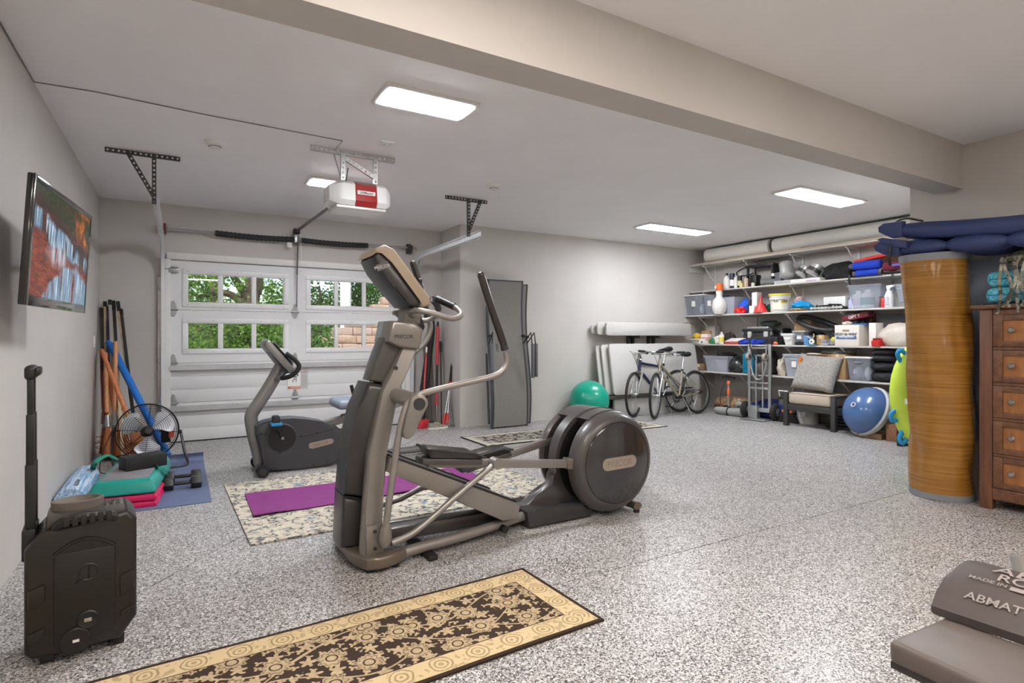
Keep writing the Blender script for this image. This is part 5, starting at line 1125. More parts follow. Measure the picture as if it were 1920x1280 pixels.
# ---- two sling loungers stood on end against the wall
SLING = mat('woven sling', (124, 121, 116), .8, var=.05, vs=90, bump=.0008, bs=600); LFR = mat('lounger frame', (70, 71, 74), .45, .4)
def lounger(lab, x0, x1, y0, hgt, lean):
    """S-curved chaise stood upright: side rails, sling, armrests"""
    t = thing('chaise_lounge', lab, 'lounge chair', ((x0 + x1)/2, y0, 0)); W = x1 - x0
    def prof(k):       # k 0 bottom .. 1 top -> (y offset, z)
        return (-.05*math.sin(k*PI*1.9 + .3) + lean*k, hgt*k + .002)
    for sx in (-1, 1): 
        g = G(); g.tube([(sx*W/2, prof(i/18)[0], prof(i/18)[1]) for i in range(19)], .02, n=8); obj('side_rail', g, LFR, t)
    obj('sling', G().sheet(lambda u, v: ((v - .5)*(W - .03), prof(.01 + .98*u)[0] - .012, prof(.01 + .98*u)[1]), 26, 4, .008), SLING, t)
    for k in (.003, .995): y, z = prof(k); obj('cross_rail', G().tube([(-W/2, y, z + (.018 if k < .5 else -.01)), (W/2, y, z + (.018 if k < .5 else -.01))], .018, n=8), LFR, t)
    for sx in (-1, 1):
        y, z = prof(.33); a = obj('armrest', G().box((sx*W/2 - .018 + sx*.05, y - .12, .66), (sx*W/2 + .018 + sx*.05, y - .075, 1.13), .008), mat('armrest', (96, 96, 98), .5), t)
        obj('arm_strut', G().tube([(sx*(W/2), prof(.56)[0], 1.12), (sx*(W/2 + .03), y - .08, 1.28), (sx*(W/2 + .045), y - .09, 1.12)], .009, n=6), BLACK, t)
        obj('pivot_knob', G().cyl((sx*W/2 - .02, prof(.62)[0] - .035, hgt*.62), (sx*W/2 + .02, prof(.62)[0] - .035, hgt*.62), .018, n=10), BLACK, t)
        obj('hinged_leg', G().tube([(sx*(W/2 + .02), prof(.3)[0] + .05, .06), (sx*(W/2 + .02), prof(.5)[0] + .05, 1.0)], .014, n=8), LFR, t)
    return t
la_ = fl(915, 803); lb_ = fl(990, 797)
lounger('grey sling chaise lounge stood on end against the rear wall, nearer of two', la_.x + .03, lb_.x - .04, 6.66, 2.0, .10)
lounger('grey sling chaise lounge stood on end, tucked behind the nearer one on its right', la_.x + .20, lb_.x + .12, 6.84, 1.97, .055)
# ---- folding tables racked on the wall
GT = mat('moulded table top', (186, 184, 180), .55, var=.025, vs=40, bump=.0006, bs=420)
def slabx(name, lab, x0, x1, zb, zt, yb, yt, th, m=GT, rim=.012, cat='folding table', grp=None):
    """rounded table top leaning on the wall: bottom edge at yb, top edge at yt"""
    t = thing(name, lab, cat, ((x0+x1)/2, yb, zb), group=grp); L, H = x1 - x0, math.hypot(zt - zb, yt - yb); a = math.atan2(yt - yb, zt - zb); r = .045
    M = Matrix.Rotation(-a, 4, 'X'); pl = []
    for cx, cz, a0 in ((L/2 - r, r, -90), (L/2 - r, H - r, 0), (-L/2 + r, H - r, 90), (-L/2 + r, r, 180)):
        for k in range(5): q = math.radians(a0 + 22.5*k); pl.append((cx + r*math.cos(q), cz + r*math.sin(q)))
    obj('table_top', G().prism(pl, 'y', -th, 0, .01, 2, M=M), m, t)
    return t, M, L, H
yq_ = 6.78
f = lambda u, v, y=yq_: onY(u, v, y)
xa, xb = f(1136, 640).x, f(1297, 640).x
def legs(t, M, L, H, y):
    for sx in (-1, 1): obj('folded_leg', G().tube([M @ Vector((sx*L*.36, y, .06)), M @ Vector((sx*L*.36, y, H - .06))], .014, n=8), mat('leg steel', (92, 92, 92), .4, .6), t)
    obj('under_rail', G().box((-L/2 + .06, y - .006, H*.5 - .02), (L/2 - .06, y + .008, H*.5 + .02), M=M), mat('leg steel', (92, 92, 92)), t)
zl0, zl1 = f(1140, 738).z, f(1140, 645).z
for i, (dx, dy, lab) in enumerate(((0, 0, 'grey plastic folding table leaning behind the bicycles, front of three'), (-.085, .075, 'grey plastic folding table leaning on the rear wall, middle of three'), (-.145, .13, 'grey plastic folding table leaning on the rear wall, last of three'))):
    t, M, L, H = slabx('folding_table', lab, xa + dx, xb + dx + (0 if i == 0 else .03), .335, zl1 + .0 - .012*i, yq_ - .16 + dy, yq_ + dy - .03, .04 if i == 0 else .032)
    if i == 0: legs(t, M, L, H, .016)
zu0, zu1 = f(1130, 630).z, f(1130, 604).z
zu0 = onY(1130, 629, 6.74).z; zu1 = onY(1130, 604, 6.74).z; xu0, xu1 = onY(1134, 615, 6.74).x, onY(1293, 615, 6.74).x
for i, (dx, y, lab) in enumerate(((0, 6.74, 'long narrow grey bench top on the wall rack, front of three'), (-.10, 6.82, 'long narrow grey bench top on the wall rack, middle of three'), (-.15, 6.90, 'long narrow grey bench top on the wall rack, against the wall'))):
    slabx('bench_top', lab, xu0 + dx, xu1 + dx*.3, zu0 + .012*i, zu1 + .004 - .03*(i == 2), y, y + .004, .04 if i == 0 else .03)
# rack arms and ledge
LEG = mat('dark wood rack', (58, 54, 48), .7)
t = thing('wall_rack', 'dark wall rack holding the bench tops and the tables behind the bicycles', 'rack', ((xa + xb)/2, 6.93, .30))
obj('ledge_board', G().box((xa - .12, 6.56, .285), (xb + .02, 6.94, .333), .004), LEG, t, w=True)
for u in (1184, 1192, 1222, 1231):
    x = onY(u, 630, 6.85).x; obj('rack_post', G().box((x - .022, 6.90, .29), (x + .022, 6.948, zu0 - .0), .004), LEG, t, w=True)
for u in (1188, 1227):
    x = onY(u, 630, 6.85).x; obj('rack_arm', G().box((x - .02, 6.68, zu0 - .04), (x + .02, 6.948, zu0 - .001), .004), LEG, t, w=True)
obj('base_board', G().box((xa + .02, 6.60, .002), (xb + .02, 6.645, .283), .006), GT, t, w=True)
# ---- tools in the alcove corner
REDP = mat('red enamel pole', (198, 52, 58), .35, var=.04); YT = 7.3
def pole(name, lab, cat, segs, extra=None, base=None):
    """straight tool: list of (from, to, r0, r1, material, part name)"""
    t = thing(name, lab, cat, base if base else (segs[-1][1].x, segs[-1][1].y, 0))
    for a, b, r0, r1, m, pn in segs: obj(pn, G().tube([a, b], [r0, r1], n=10), m, t, w=True)
    if extra: extra(t)
    return t
def seg(u0, v0, u1, v1, y0, y1=None): return onY(u0, v0, y0), onY(u1, v1, y0 if y1 is None else y1)
# black ski bag: tall tapering sack
a, b = seg(812, 600, 786, 800, 7.48, 7.30); g = G(); b.z = .004
g.tube([a, a + (b-a)*.12, a + (b-a)*.5, a + (b-a)*.9, b], [.03, .07, .085, .1, .08], n=14, sub=4, flat=.6); 
for v in g.bm.verts: v.co.z = max(v.co.z, .003); v.co.y = min(v.co.y, 7.59)
sb = obj('ski_bag', g, mat('black nylon', (27, 26, 26), .75, bump=.004, bs=18), label='tall black ski bag leaning in the alcove corner', cat='bag')
def brush_end(t):
    p = onY(795, 800, 7.16); g = G(); g.prism([(p.x - .06, .12), (p.x + .06, .12), (p.x + .09, .003), (p.x - .09, .003)], 'y', 7.13, 7.18, .006); obj('brush_head', g, mat('red scoop', (196, 40, 48), .5), t, w=True)
A, B_ = seg(801, 635, 793, 770, 7.42, 7.16)
pole('snow_brush', 'red poled snow brush leaning in the alcove, left of the grey skis', 'brush', [(A, A + (B_-A)*.12, .012, .014, BLACK, 'grip'), (A + (B_-A)*.12, A + (B_-A)*.2, .013, .013, PAPER, 'white_band'), (A + (B_-A)*.2, B_, .0135, .0135, REDP, 'shaft')], brush_end, (B_.x, 7.16, 0))
SKI = mat('ski grey', (108, 104, 98), .5, var=.06)
for k, (u0, u1, lab) in enumerate(((811, 806, 'grey brown ski standing in the alcove corner, left of two'), (819, 814, 'grey brown ski standing in the alcove corner, right of two'))):
    a, b = seg(u0, 640, u1, 802, 7.52, 7.36); b.z = .003; d = (b - a); M = frame(b, (1, .15, 0), -d)
    g = G(); g.prism([(-.035, 0), (.035, 0), (.03, d.length*.5), (.036, d.length*.92), (.02, d.length), (-.02, d.length), (-.036, d.length*.92), (-.03, d.length*.5)], 'z', 0, .014, .003, 1, M=M); obj('ski', g, SKI, label=lab, cat='ski')
A, B_ = seg(821, 603, 818, 790, 7.40, 7.2); d = B_ - A
pole('ice_chopper', 'red and black telescoping pole with a steel tip in the alcove', 'pole', [(A, A + d*.05, .016, .019, BLACK, 'grip'), (A + d*.05, A + d*.44, .021, .021, REDP, 'upper_sleeve'), (A + d*.44, A + d*.70, .016, .016, BLACK, 'inner_tube'), (A + d*.70, A + d*.84, .019, .019, REDP, 'lower_sleeve'), (A + d*.84, A + d*.99, .016, .006, CHROME, 'steel_tip')])
A, B_ = seg(826, 640, 828, 790, 7.5, 7.34); B_.z = .01
pole('ski_pole', 'thin black ski pole behind the red telescoping pole', 'ski pole', [(A, A + (B_-A)*.13, .018, .016, BLACK, 'grip'), (A + (B_-A)*.13, B_, .009, .007, BLACK, 'shaft')])
# loppers, blades up
lp0 = onY(846, 712, 7.2); t = thing('loppers', 'bypass loppers with grey handles and red grips standing blades up', 'loppers', (onY(837, 795, 7.1).x, 7.12, 0))
pv_ = onY(844, 716, 7.2)
for u in (831, 838):
    e = onY(u, 795, 7.05 if u == 831 else 7.0); e.z = max(e.z, .03); k = pv_ + (e - pv_)*.76
    obj('handle', G().tube([pv_, k], .0105, n=8), mat('lopper tube', (176, 176, 178), .35, .6), t, w=True); obj('grip', G().tube([k - (e-pv_)*.01, k + (e-pv_)*.12, e], [.017, .018, .016], n=10), RED, t, w=True)
g = G(); tip = onY(846, 695, 7.2); g.prism([(pv_.x - .025, pv_.z - .03), (pv_.x + .02, pv_.z - .02), (tip.x + .012, tip.z + .06), (tip.x - .004, tip.z + .1), (pv_.x - .012, pv_.z + .03)], 'y', 7.195, 7.205); obj('blade', g, BLACK, t, w=True)
obj('jaw_joint', G().cyl(pv_ + V(0, -.012, -.01), pv_ + V(0, .012, -.01), .022, n=12), RED, t, w=True)
for i, (u0, u1, lab) in enumerate(((849, 846, 'thin wire stake leaning in the alcove right of the loppers'), (854, 858, 'thin wire stake leaning on the alcove side wall'))):
    a, b = seg(u0, 722, u1, 798, 7.3, 7.1); a.x = min(a.x, 3.24); b.x = min(b.x, 3.25); b.z = .003; obj('wire_stake', G().tube([a, b], .004, n=5), DKMETAL, label=lab, cat='stake')
# sneakers
SNK = mat('sneaker mesh', (146, 140, 130), .75, var=.2, vs=40); SOLE = mat('sneaker sole', (226, 222, 212), .6)
def shoe(lab, p, rz):
    t = thing('sneaker', lab, 'shoe', (p.x, p.y, .001), rz); L = .29
    out = [(-.0, 0), (.02, .036), (.09, .034), (.17, .046), (.235, .048), (.28, .028), (.295, 0), (.28, -.03), (.235, -.044), (.17, -.04), (.09, -.032), (.02, -.034)]
    obj('sole', G().prism(out, 'z', 0, .03, .008, 2), SOLE, t)
    g = G(); secs = [(.012, .03, .10, .030), (.05, .034, .105, .034), (.09, .034, .092, .034), (.14, .038, .083, .036), (.19, .043, .066, .03), (.24, .041, .05, .02), (.275, .028, .04, .01), (.289, .01, .034, .004)]
    rings = []
    for x, w_, h, tw_ in secs: rings.append([g.bm.verts.new((x, y, z)) for y, z in ((-w_, .028), (-w_*1.02, .028 + (h-.028)*.45), (-tw_*.75, h - .008), (0, h), (tw_*.75, h - .008), (w_*1.02, .028 + (h-.028)*.45), (w_, .028))])
    for a, b in zip(rings, rings[1:]):
        for k in range(6): g.bm.faces.new([a[k], a[k+1], b[k+1], b[k]])
    g.bm.faces.new(rings[0]); g.bm.faces.new(list(reversed(rings[-1]))); obj('upper', g, SNK, t)
    obj('collar', G().torus((.05, 0, .104), .036, .01, (-.12, 0, 1), 20, 6, .9), mat('sneaker lining', (52, 50, 50), .9), t)
    g = G()
    for i in range(5): x = .098 + .02*i; z = .094 - .0072*i*1.05; g.tube([(x, -.026, z - .012), (x + .006, 0, z + .004), (x, .026, z - .012)], .0035, n=5)
    obj('laces', g, PAPER, t, kind='stuff')
sh = fl(803, 806); shoe('worn beige running shoe by the alcove, nearer of the pair', sh, math.radians(8)); sh2 = fl(797, 803); shoe('worn beige running shoe by the alcove, behind the nearer one', V(sh2.x - .05, sh2.y + .1, 0), math.radians(20))
tw_ = fl(792, 798); obj('clear_bag', G().ball((tw_.x - .04, tw_.y + .18, .07), (.06, .05, .07), 2, .35, 3, floor=.002), mat('crinkled film', (176, 186, 194), .2, .1), label='crinkled clear plastic bag lying behind the running shoes', cat='bag')
# ================================================================== BICYCLES
TYRE = mat('tyre', (36, 35, 34), .8, bump=.0006, bs=400); RIM = mat('alloy rim', (188, 188, 190), .25, .9); SPOKE = mat('spoke', (196, 196, 198), .3, .9)
def bicycle(lab, rear, front, frame_m, step, lean, steer, fork_m):
    """local x forward from the rear hub, y left, z up"""
    d = front - rear; rz = math.atan2(d.y, d.x); t = thing('bicycle', lab, 'bicycle', (rear.x, rear.y, 0.002), rot=(lean, 0, rz)); R = .345; wb = 1.06
    def wheel(parent, cx, M=None):
        M = M or Matrix.Identity(4); c = Vector((cx, 0, R))
        ringp = lambda r, n=44: [M @ (c + Vector((r*math.cos(2*PI*k/n), 0, r*math.sin(2*PI*k/n)))) for k in range(n)]
        upv = tuple((M.to_3x3() @ Vector((0, 1, 0))))
        wl_ = obj('wheel', G().tube(ringp(R - .02), .02, n=8, closed=True, up=upv), TYRE, parent); obj('rim', G().tube(ringp(R - .048), .012, n=6, closed=True, up=upv), RIM, wl_)
        g = G()
        for k in range(28):
            a = 2*PI*k/28; s = .03*(1 if k % 2 else -1); g.tube([M @ (c + Vector((.018*math.cos(a + .9*(1 if k % 4 < 2 else -1)), s, .018*math.sin(a + .9*(1 if k % 4 < 2 else -1))))), M @ (c + Vector(((R-.055)*math.cos(a), 0, (R-.055)*math.sin(a))))], .0013, n=3)
        obj('spokes', g, SPOKE, wl_, kind='stuff'); obj('hub', G().tube([M @ (c + Vector((0, -.055, 0))), M @ (c + Vector((0, -.03, 0))), M @ (c + Vector((0, .03, 0))), M @ (c + Vector((0, .055, 0)))], [.01, .022, .022, .01], n=10), RIM, wl_)
        return wl_
    wheel(t, 0)
    ht, hb = Vector((.80, 0, .86)), Vector((.845, 0, .70)); bb = Vector((.44, 0, .29)); st = Vector((.30, 0, .70 if step else .78)); ax = (hb - ht).normalized()
    S = Matrix.Translation(ht) @ Matrix.Rotation(steer, 4, -ax) @ Matrix.Translation(-ht)
    tubes = [('down_tube', [hb + Vector((-.005, 0, .02)), bb], .021), ('seat_tube', [bb, st], .0165), ('head_tube', [ht, hb], .022)]
    tubes.append(('top_tube', [ht + ax*.05, Vector((.55, 0, .60)), st - Vector((-.045, 0, .25))], .016) if step else ('top_tube', [ht + ax*.04, st - Vector((0, 0, .04))], .017))
    for n_, p, r in tubes: obj(n_, G().tube(p, r, n=10, sub=3 if len(p) > 2 else 0), frame_m, t)
    for s in (-1, 1):
        obj('chain_stay', G().tube([bb + Vector((-.03, s*.025, 0)), Vector((.15, s*.055, .315)), Vector((0, s*.06, R))], .009, n=8), frame_m, t); obj('seat_stay', G().tube([st + Vector((.0, s*.016, -.1)), Vector((0, s*.06, R))], .0075, n=8), frame_m, t)
    obj('seat_post', G().tube([st - Vector((-.01, 0, .02)), st + Vector((-.065, 0, .2))], .0135, n=10), CHROME, t); obj('seat_clamp', G().cyl(st + Vector((.0, 0, -.015)), st + Vector((-.008, 0, .015)), .022, n=10), BLACK, t)
    sp = st + Vector((-.07, 0, .22))
    g = G(); g.tube([sp + Vector((-.13, 0, .02)), sp + Vector((-.09, 0, .03)), sp + Vector((0, 0, .025)), sp + Vector((.1, 0, .02)), sp + Vector((.15, 0, .012))], [.06, .085, .05, .024, .012], n=14, sub=4, flat=.5); obj('saddle', g, mat('saddle', (26, 26, 30), .4), t)
    # fork, bar and front wheel turn together
    for s in (-1, 1): obj('fork_leg', G().tube([S @ (hb + Vector((.004, s*.03, -.0))), S @ (hb + Vector((.012, s*.055, -.04))), S @ (Vector((.96, s*.055, .5))), S @ Vector((wb, s*.055, R))], .014, n=8, sub=3), fork_m, t)
    obj('fork_crown', G().tube([S @ (hb + Vector((.006, -.055, -.025))), S @ (hb + Vector((.006, .055, -.025)))], .018, n=8), fork_m, t)
    wheel(t, wb, S)
    stt = ht + Vector((-.012, 0, .05)); st2 = stt + Vector((.07, 0, .06)); obj('stem', G().tube([S @ ht, S @ stt, S @ st2], .016, n=8), CHROME, t)
    P = [(-.10, .30, .03), (-.05, .2, .025), (.0, .06, .0), (.0, -.06, .0), (-.05, -.2, .025), (-.10, -.30, .03)]
    obj('handlebar', G().tube([S @ (st2 + Vector(p)) for p in P], .0125, n=8, sub=4), CHROME, t)
    for s in (1, -1): 
        obj('bar_grip', G().tube([S @ (st2 + Vector((-.07, s*.24, .027))), S @ (st2 + Vector((-.125, s*.35, .032)))], .018, n=10), RUBBER, t)
        obj('brake_lever', G().tube([S @ (st2 + Vector((-.03, s*.19, .02))), S @ (st2 + Vector((.02, s*.22, -.0))), S @ (st2 + Vector((-.03, s*.31, -.015)))], .006, n=6, sub=3), CHROME, t)
        obj('shifter', G().ball(S @ (st2 + Vector((-.04, s*.2, .0))), (.022, .03, .02), 1), BLACK, t)
        obj('brake_cable', G().tube([S @ (st2 + Vector((-.01, s*.18, .015))), S @ (st2 + Vector((.13, s*.08, .02))), S @ (st2 + Vector((.12, s*.01, -.12))), S @ (hb + Vector((.04, 0, .03)))], .003, n=5, sub=5), BLACK, t)
        obj('front_brake', G().tube([S @ (hb + Vector((.05, s*.03, -.1))), S @ (hb + Vector((.045, s*.045, -.05))), S @ (hb + Vector((.05, s*.02, .0)))], .008, n=6), CHROME, t)
    # drivetrain
    for i, (r, y) in enumerate(((.088, -.05), (.07, -.043))): obj('chainring', G().lathe([(r - .012, -.002), (r, -.001), (r, .001), (r - .012, .002), (r - .012, -.002)], bb + Vector((0, y, 0)), (0, 1, 0), 32), BLACK if i == 0 else DKMETAL, t)
    obj('spider', G().cyl(bb + Vector((0, -.055, 0)), bb + Vector((0, .05, 0)), .03, n=10), BLACK, t)
    for s, a in ((-1, -.9), (1, -.9 + PI)):
        e = bb + Vector((.17*math.cos(a), s*.075, .17*math.sin(a))); obj('crank_arm', G().tube([bb + Vector((0, s*.06, 0)), e], [.013, .01], n=8), CHROME, t); obj('pedal', G().box(e + Vector((-.045, min(0, s*.09), -.011)), e + Vector((.045, max(0, s*.09), .011)), .004), BLACK, t)
    g = G(); cr, rr = .088, .045; up_ = [(bb.x + 0, bb.z + cr), (0, R + rr)]; lo_ = [(0, R - rr), (bb.x, bb.z - cr)]
    pts = [Vector((bb.x + cr*math.cos(a), -.05, bb.z + cr*math.sin(a))) for a in [(-PI/2 + PI*k/10) for k in range(11)]] + [Vector((rr*math.cos(a), -.05, R + rr*math.sin(a))) for a in [(PI/2 + PI*k/8) for k in range(9)]]
    g.tube(pts, .004, n=4, closed=True); obj('chain', g, DKMETAL, t); obj('cassette', G().lathe([(.0, -.06), (.03, -.06), (.05, -.035), (.0, -.035)], (0, 0, R), (0, 1, 0), 18), DKMETAL, t)
    obj('derailleur', G().tube([(0.01, -.07, R - .03), (.03, -.07, R - .1), (.01, -.06, R - .16)], .012, n=6), BLACK, t)
    obj('kickstand', G().tube([bb + Vector((-.05, .03, .0)), bb + Vector((-.13, .10, -.27 + (.0))), bb + Vector((-.14, .105, -.285))], [.009, .008, .012], n=6), CHROME, t)
    for s in (-1, 1): obj('rear_brake', G().tube([(.235, s*.02, .60), (.24, s*.045, .55), (.245, s*.03, .49)], .008, n=6), CHROME, t)
    return t, st
BKC = mat('champagne frame', (166, 158, 132), .32, .45, var=.03); BKB = mat('navy frame', (44, 50, 86), .35, .3); BKS = mat('silver fork', (170, 170, 168), .3, .6)
b1, st1 = bicycle('champagne step-through bicycle, nearer of the two by the shelves', V(7.14, 6.30, 0), V(6.09, 6.20, 0), BKC, True, math.radians(7), math.radians(28), BKS)
b2, _ = bicycle('silver and navy bicycle leaning behind the champagne one', V(7.02, 6.56, 0), V(5.98, 6.52, 0), BKB, False, math.radians(7), math.radians(26), BKS)
# ================================================================== SHELVING
SHZ = {1: 2.455, 2: 2.0, 3: 1.585, 4: 1.105, 5: .655}; SHX = {1: 7.62, 2: 7.62, 3: 7.5, 4: 7.5, 5: 7.5}
SHM = mat('painted shelf', (196, 192, 186), .55, var=.03); PLY = woodgrain('plywood edge', (176, 158, 134), (204, 188, 164), (4, 4, 160), .7)
STDW = mat('white shelf hardware', (214, 213, 210), .45)
for s_, nm in ((1, 'top'), (2, 'second'), (3, 'third'), (4, 'fourth'), (5, 'lowest')):
    t = thing('wall_shelf', f'long painted wall shelf on diagonal brackets, {nm} of the five' + (' and made of stacked boards' if s_ == 1 else ''), 'shelf', (7.8, 4.8, SHZ[s_]))
    obj('board', G().box((SHX[s_], 2.55, SHZ[s_] - .022), (XS - .001, 6.93, SHZ[s_]), .003), SHM, t, w=True)
    if s_ == 1:
        obj('loose_board', G().box((SHX[1] + .01, 2.6, SHZ[1] + .001), (XS - .06, 6.90, SHZ[1] + .017), .002), PLY, t, w=True); obj('loose_board', G().box((SHX[1] + .03, 2.6, SHZ[1] + .018), (XS - .1, 6.2, SHZ[1] + .033), .002), PLY, t, w=True)
    for y in (6.67, 5.87, 5.08, 4.28, 3.48, 2.7):
        z = SHZ[s_] - .023; b = obj('bracket', G().box((SHX[s_] + .05, y - .009, z - .025), (XS - .02, y + .009, z)), STDW, t, w=True)
        obj('bracket_brace', G().tube([(SHX[s_] + .08, y, z - .012), (XS - .03, y, z - .30)], .009, n=4), STDW, b, w=True)
    if s_ in (1, 3): obj('end_cleat', G().box((SHX[s_] + .02, 6.915, SHZ[s_] - .12), (XS - .01, 6.948, SHZ[s_] - .024), .003), SHM, t, w=True)
for y, nm in ((6.67, 'first from the rear wall'), (5.87, 'second from the rear wall'), (5.08, 'third from the rear wall'), (4.28, 'fourth from the rear wall'), (3.48, 'fifth from the rear wall'), (2.7, 'last, hidden past the flooring roll')):
    t = thing('shelf_standard', 'white slotted upright carrying the shelf brackets, ' + nm, 'shelf upright', (XS, y, .45), group='shelf uprights')
    obj('channel', G().box((XS - .018, y - .013, .42), (XS - .001, y + .013, 2.46)), STDW, t, w=True)
# helpers: an item's box from its outline in the photo on a given shelf
def sb(u0, u1, vt, s_, off=.06, z0=None):
    x = SHX[s_] + off; y1, y0 = onX(u0, 600, x).y, onX(u1, 600, x).y; z0 = SHZ[s_] + .0015 if z0 is None else z0
    z1 = onX((u0+u1)/2, vt, x).z
    return x, y0, y1, z0, (min(z1, SHZ[s_-1] - .055) if s_ > 1 else z1)
def sx(u, v, s_, off): return onX(u, v, SHX[s_] + off)
def carton(lab, u0, u1, vt, s_, off, dp, m, cat='box', z0=None, name='carton', ext=None, lid=True):
    x, y0, y1, z0, z1 = sb(u0, u1, vt, s_, off, z0); t = thing(name, lab, cat, (x + dp/2, (y0+y1)/2, z0))
    obj('box_body', G().box((x, y0, z0), (x + dp, y1, z1), .004), m, t, w=True)
    if lid: obj('tape_strip', G().box((x - .001, (y0+y1)/2 - .02, z1 - .05), (x + dp*.8, (y0+y1)/2 + .02, z1 + .0012)), mat('packing tape', (206, 190, 160), .3), t, w=True)
    if ext: ext(t, x, y0, y1, z0, z1)
    return t
def clearm(name, col, a):
    if name in MATS: return MATS[name]
    q = N(name); t = q.t; tr = q.n('ShaderNodeBsdfTransparent'); tr.inputs[0].default_value = rgb((236, 238, 242)); mx = q.n('ShaderNodeMixShader'); mx.inputs[0].default_value = a
    q.set(Base_Color=rgb(col), Roughness=.25, Specular_IOR_Level=.6)
    t.links.new(tr.outputs[0], mx.inputs[1]); t.links.new(q.b.outputs[0], mx.inputs[2]); t.links.new(mx.outputs[0], q.out.inputs[0]); MATS[name] = q.m; return q.m
CLEAR = clearm('clear tub plastic', (226, 230, 238), .17); FROST = clearm('frosted tub plastic', (222, 225, 234), .34)
def tub(lab, u0, u1, vt, s_, off, dp, m=None, lidm=None, contents=(), name='storage_tub', tag_=True, lid=True, taper=.03, latch=None, z0=None):
    """flared plastic storage tub with a rim, lid, handle recess and whatever shows through it"""
    x, y0, y1, z0, z1 = sb(u0, u1, vt, s_, off, z0); m = m or CLEAR; t = thing(name, lab, 'storage bin', (x + dp/2, (y0+y1)/2, z0)); h = z1 - z0; th = .004; g = G(); k = taper
    def ring(z, e): 
        f = (z - z0)/h; i = k*(1 - f) + e
        return [g.bm.verts.new(p) for p in ((x + i, y0 + i, z), (x + dp - i, y0 + i, z), (x + dp - i, y1 - i, z), (x + i, y1 - i, z))]
    A = [ring(z0, .0), ring(z1 - .02, .0), ring(z1 - .02, -.008), ring(z1, -.008), ring(z1, .002), ring(z0 + th, th)]
    for a, b in zip(A, A[1:]):
        for q in range(4): g.bm.faces.new([a[q], a[(q+1) % 4], b[(q+1) % 4], b[q]])
    g.bm.faces.new(A[0]); g.bm.faces.new(list(reversed(A[-1])))
    bmesh.ops.bevel(g.bm, geom=[e for e in g.bm.edges if abs((e.verts[0].co - e.verts[1].co).normalized().z) > .8 and e.calc_length() > .08], offset=.018, segments=2, profile=.5, affect='EDGES')
    obj('tub_body', g, m, t, w=True)
    if lid: obj('lid', G().box((x - .012, y0 - .012, z1 - .004), (x + dp + .012, y1 + .012, z1 + .016), .006), lidm or m, t, w=True)
    yc = (y0+y1)/2; obj('handle', G().box((x + .0, yc - .05, z1 - .07), (x + .014, yc + .05, z1 - .045), .005), latch or m, t, w=True)
    if tag_: obj('paper_tag', G().box((x + .002, yc - .035, z0 + h*.45), (x + .007 + k*.55, yc + .03, z0 + h*.72)), PAPER, t, w=True)
    for i, (nm, mm, fy0, fy1, fz) in enumerate(contents):       # what lies inside is a thing of its own
        g = G(); g.ball((x + dp*.5, y0 + (fy0+fy1)/2*(y1-y0), z0 + .008 + fz*h/2), (dp*.36, (fy1-fy0)*(y1-y0)/2*.92, fz*h/2), 2, .25, 2.5, seed=i + int(u0), floor=z0 + .006)
        obj(nm, g, mm, label=' '.join((nm.replace('_', ' ') + ' inside the ' + lab).split()[:15]), cat='bundle')
    return t
def bottle(lab, u, vt, s_, off, r, m, capm, labm=None, name='bottle', shape='round', lay=None, z0=None):
    x = SHX[s_] + off; p = onX(u, vt, x); z0 = SHZ[s_] + .0015 if z0 is None else z0; h = p.z - z0; t = thing(name, lab, 'bottle', (x, p.y, z0))
    if shape == 'round': pr = [(0, 0), (r*.96, 0), (r, .006), (r, h*.62), (r*.85, h*.72), (r*.4, h*.82), (r*.36, h*.86), (0, h*.86)]
    elif shape == 'can': pr = [(0, 0), (r*.95, 0), (r, .006), (r, h*.94), (r*.93, h*.97), (0, h*.97)]
    else: pr = [(0, 0), (r*.96, 0), (r, .006), (r, h*.74), (r*.45, h*.84), (r*.32, h*.88), (0, h*.88)]
    obj('bottle_body', G().lathe(pr, (0, 0, 0), n=18), m, t)
    if shape != 'can': obj('cap', G().lathe([(0, h*.85), (r*.42, h*.85), (r*.40, h), (0, h)], n=12), capm, t)
    else: obj('cap', G().lathe([(0, h*.965), (r*.9, h*.965), (r*.86, h), (0, h)], n=18), capm, t)
    if labm: obj('paper_label', G().lathe([(r + .0008, h*.16), (r + .0008, h*.56)], n=18), labm, t)
    return t
def lump(name, lab, cat, u0, u1, vt, s_, off, dp, m, jag=.3, seed=1, z0=None, parts=None):
    x, y0, y1, z0, z1 = sb(u0, u1, vt, s_, off, z0); g = G(); h = z1 - z0
    g.ball((x + dp/2, (y0+y1)/2, z0 + h*.42), (dp/2, (y1-y0)/2, h*.58), 3, jag, 2.6, seed=seed, floor=z0); return obj(name, g, m, label=lab, cat=cat)
def cloth(name, col, **k): return mat(name, col, .85, bump=.004, bs=30, **k)
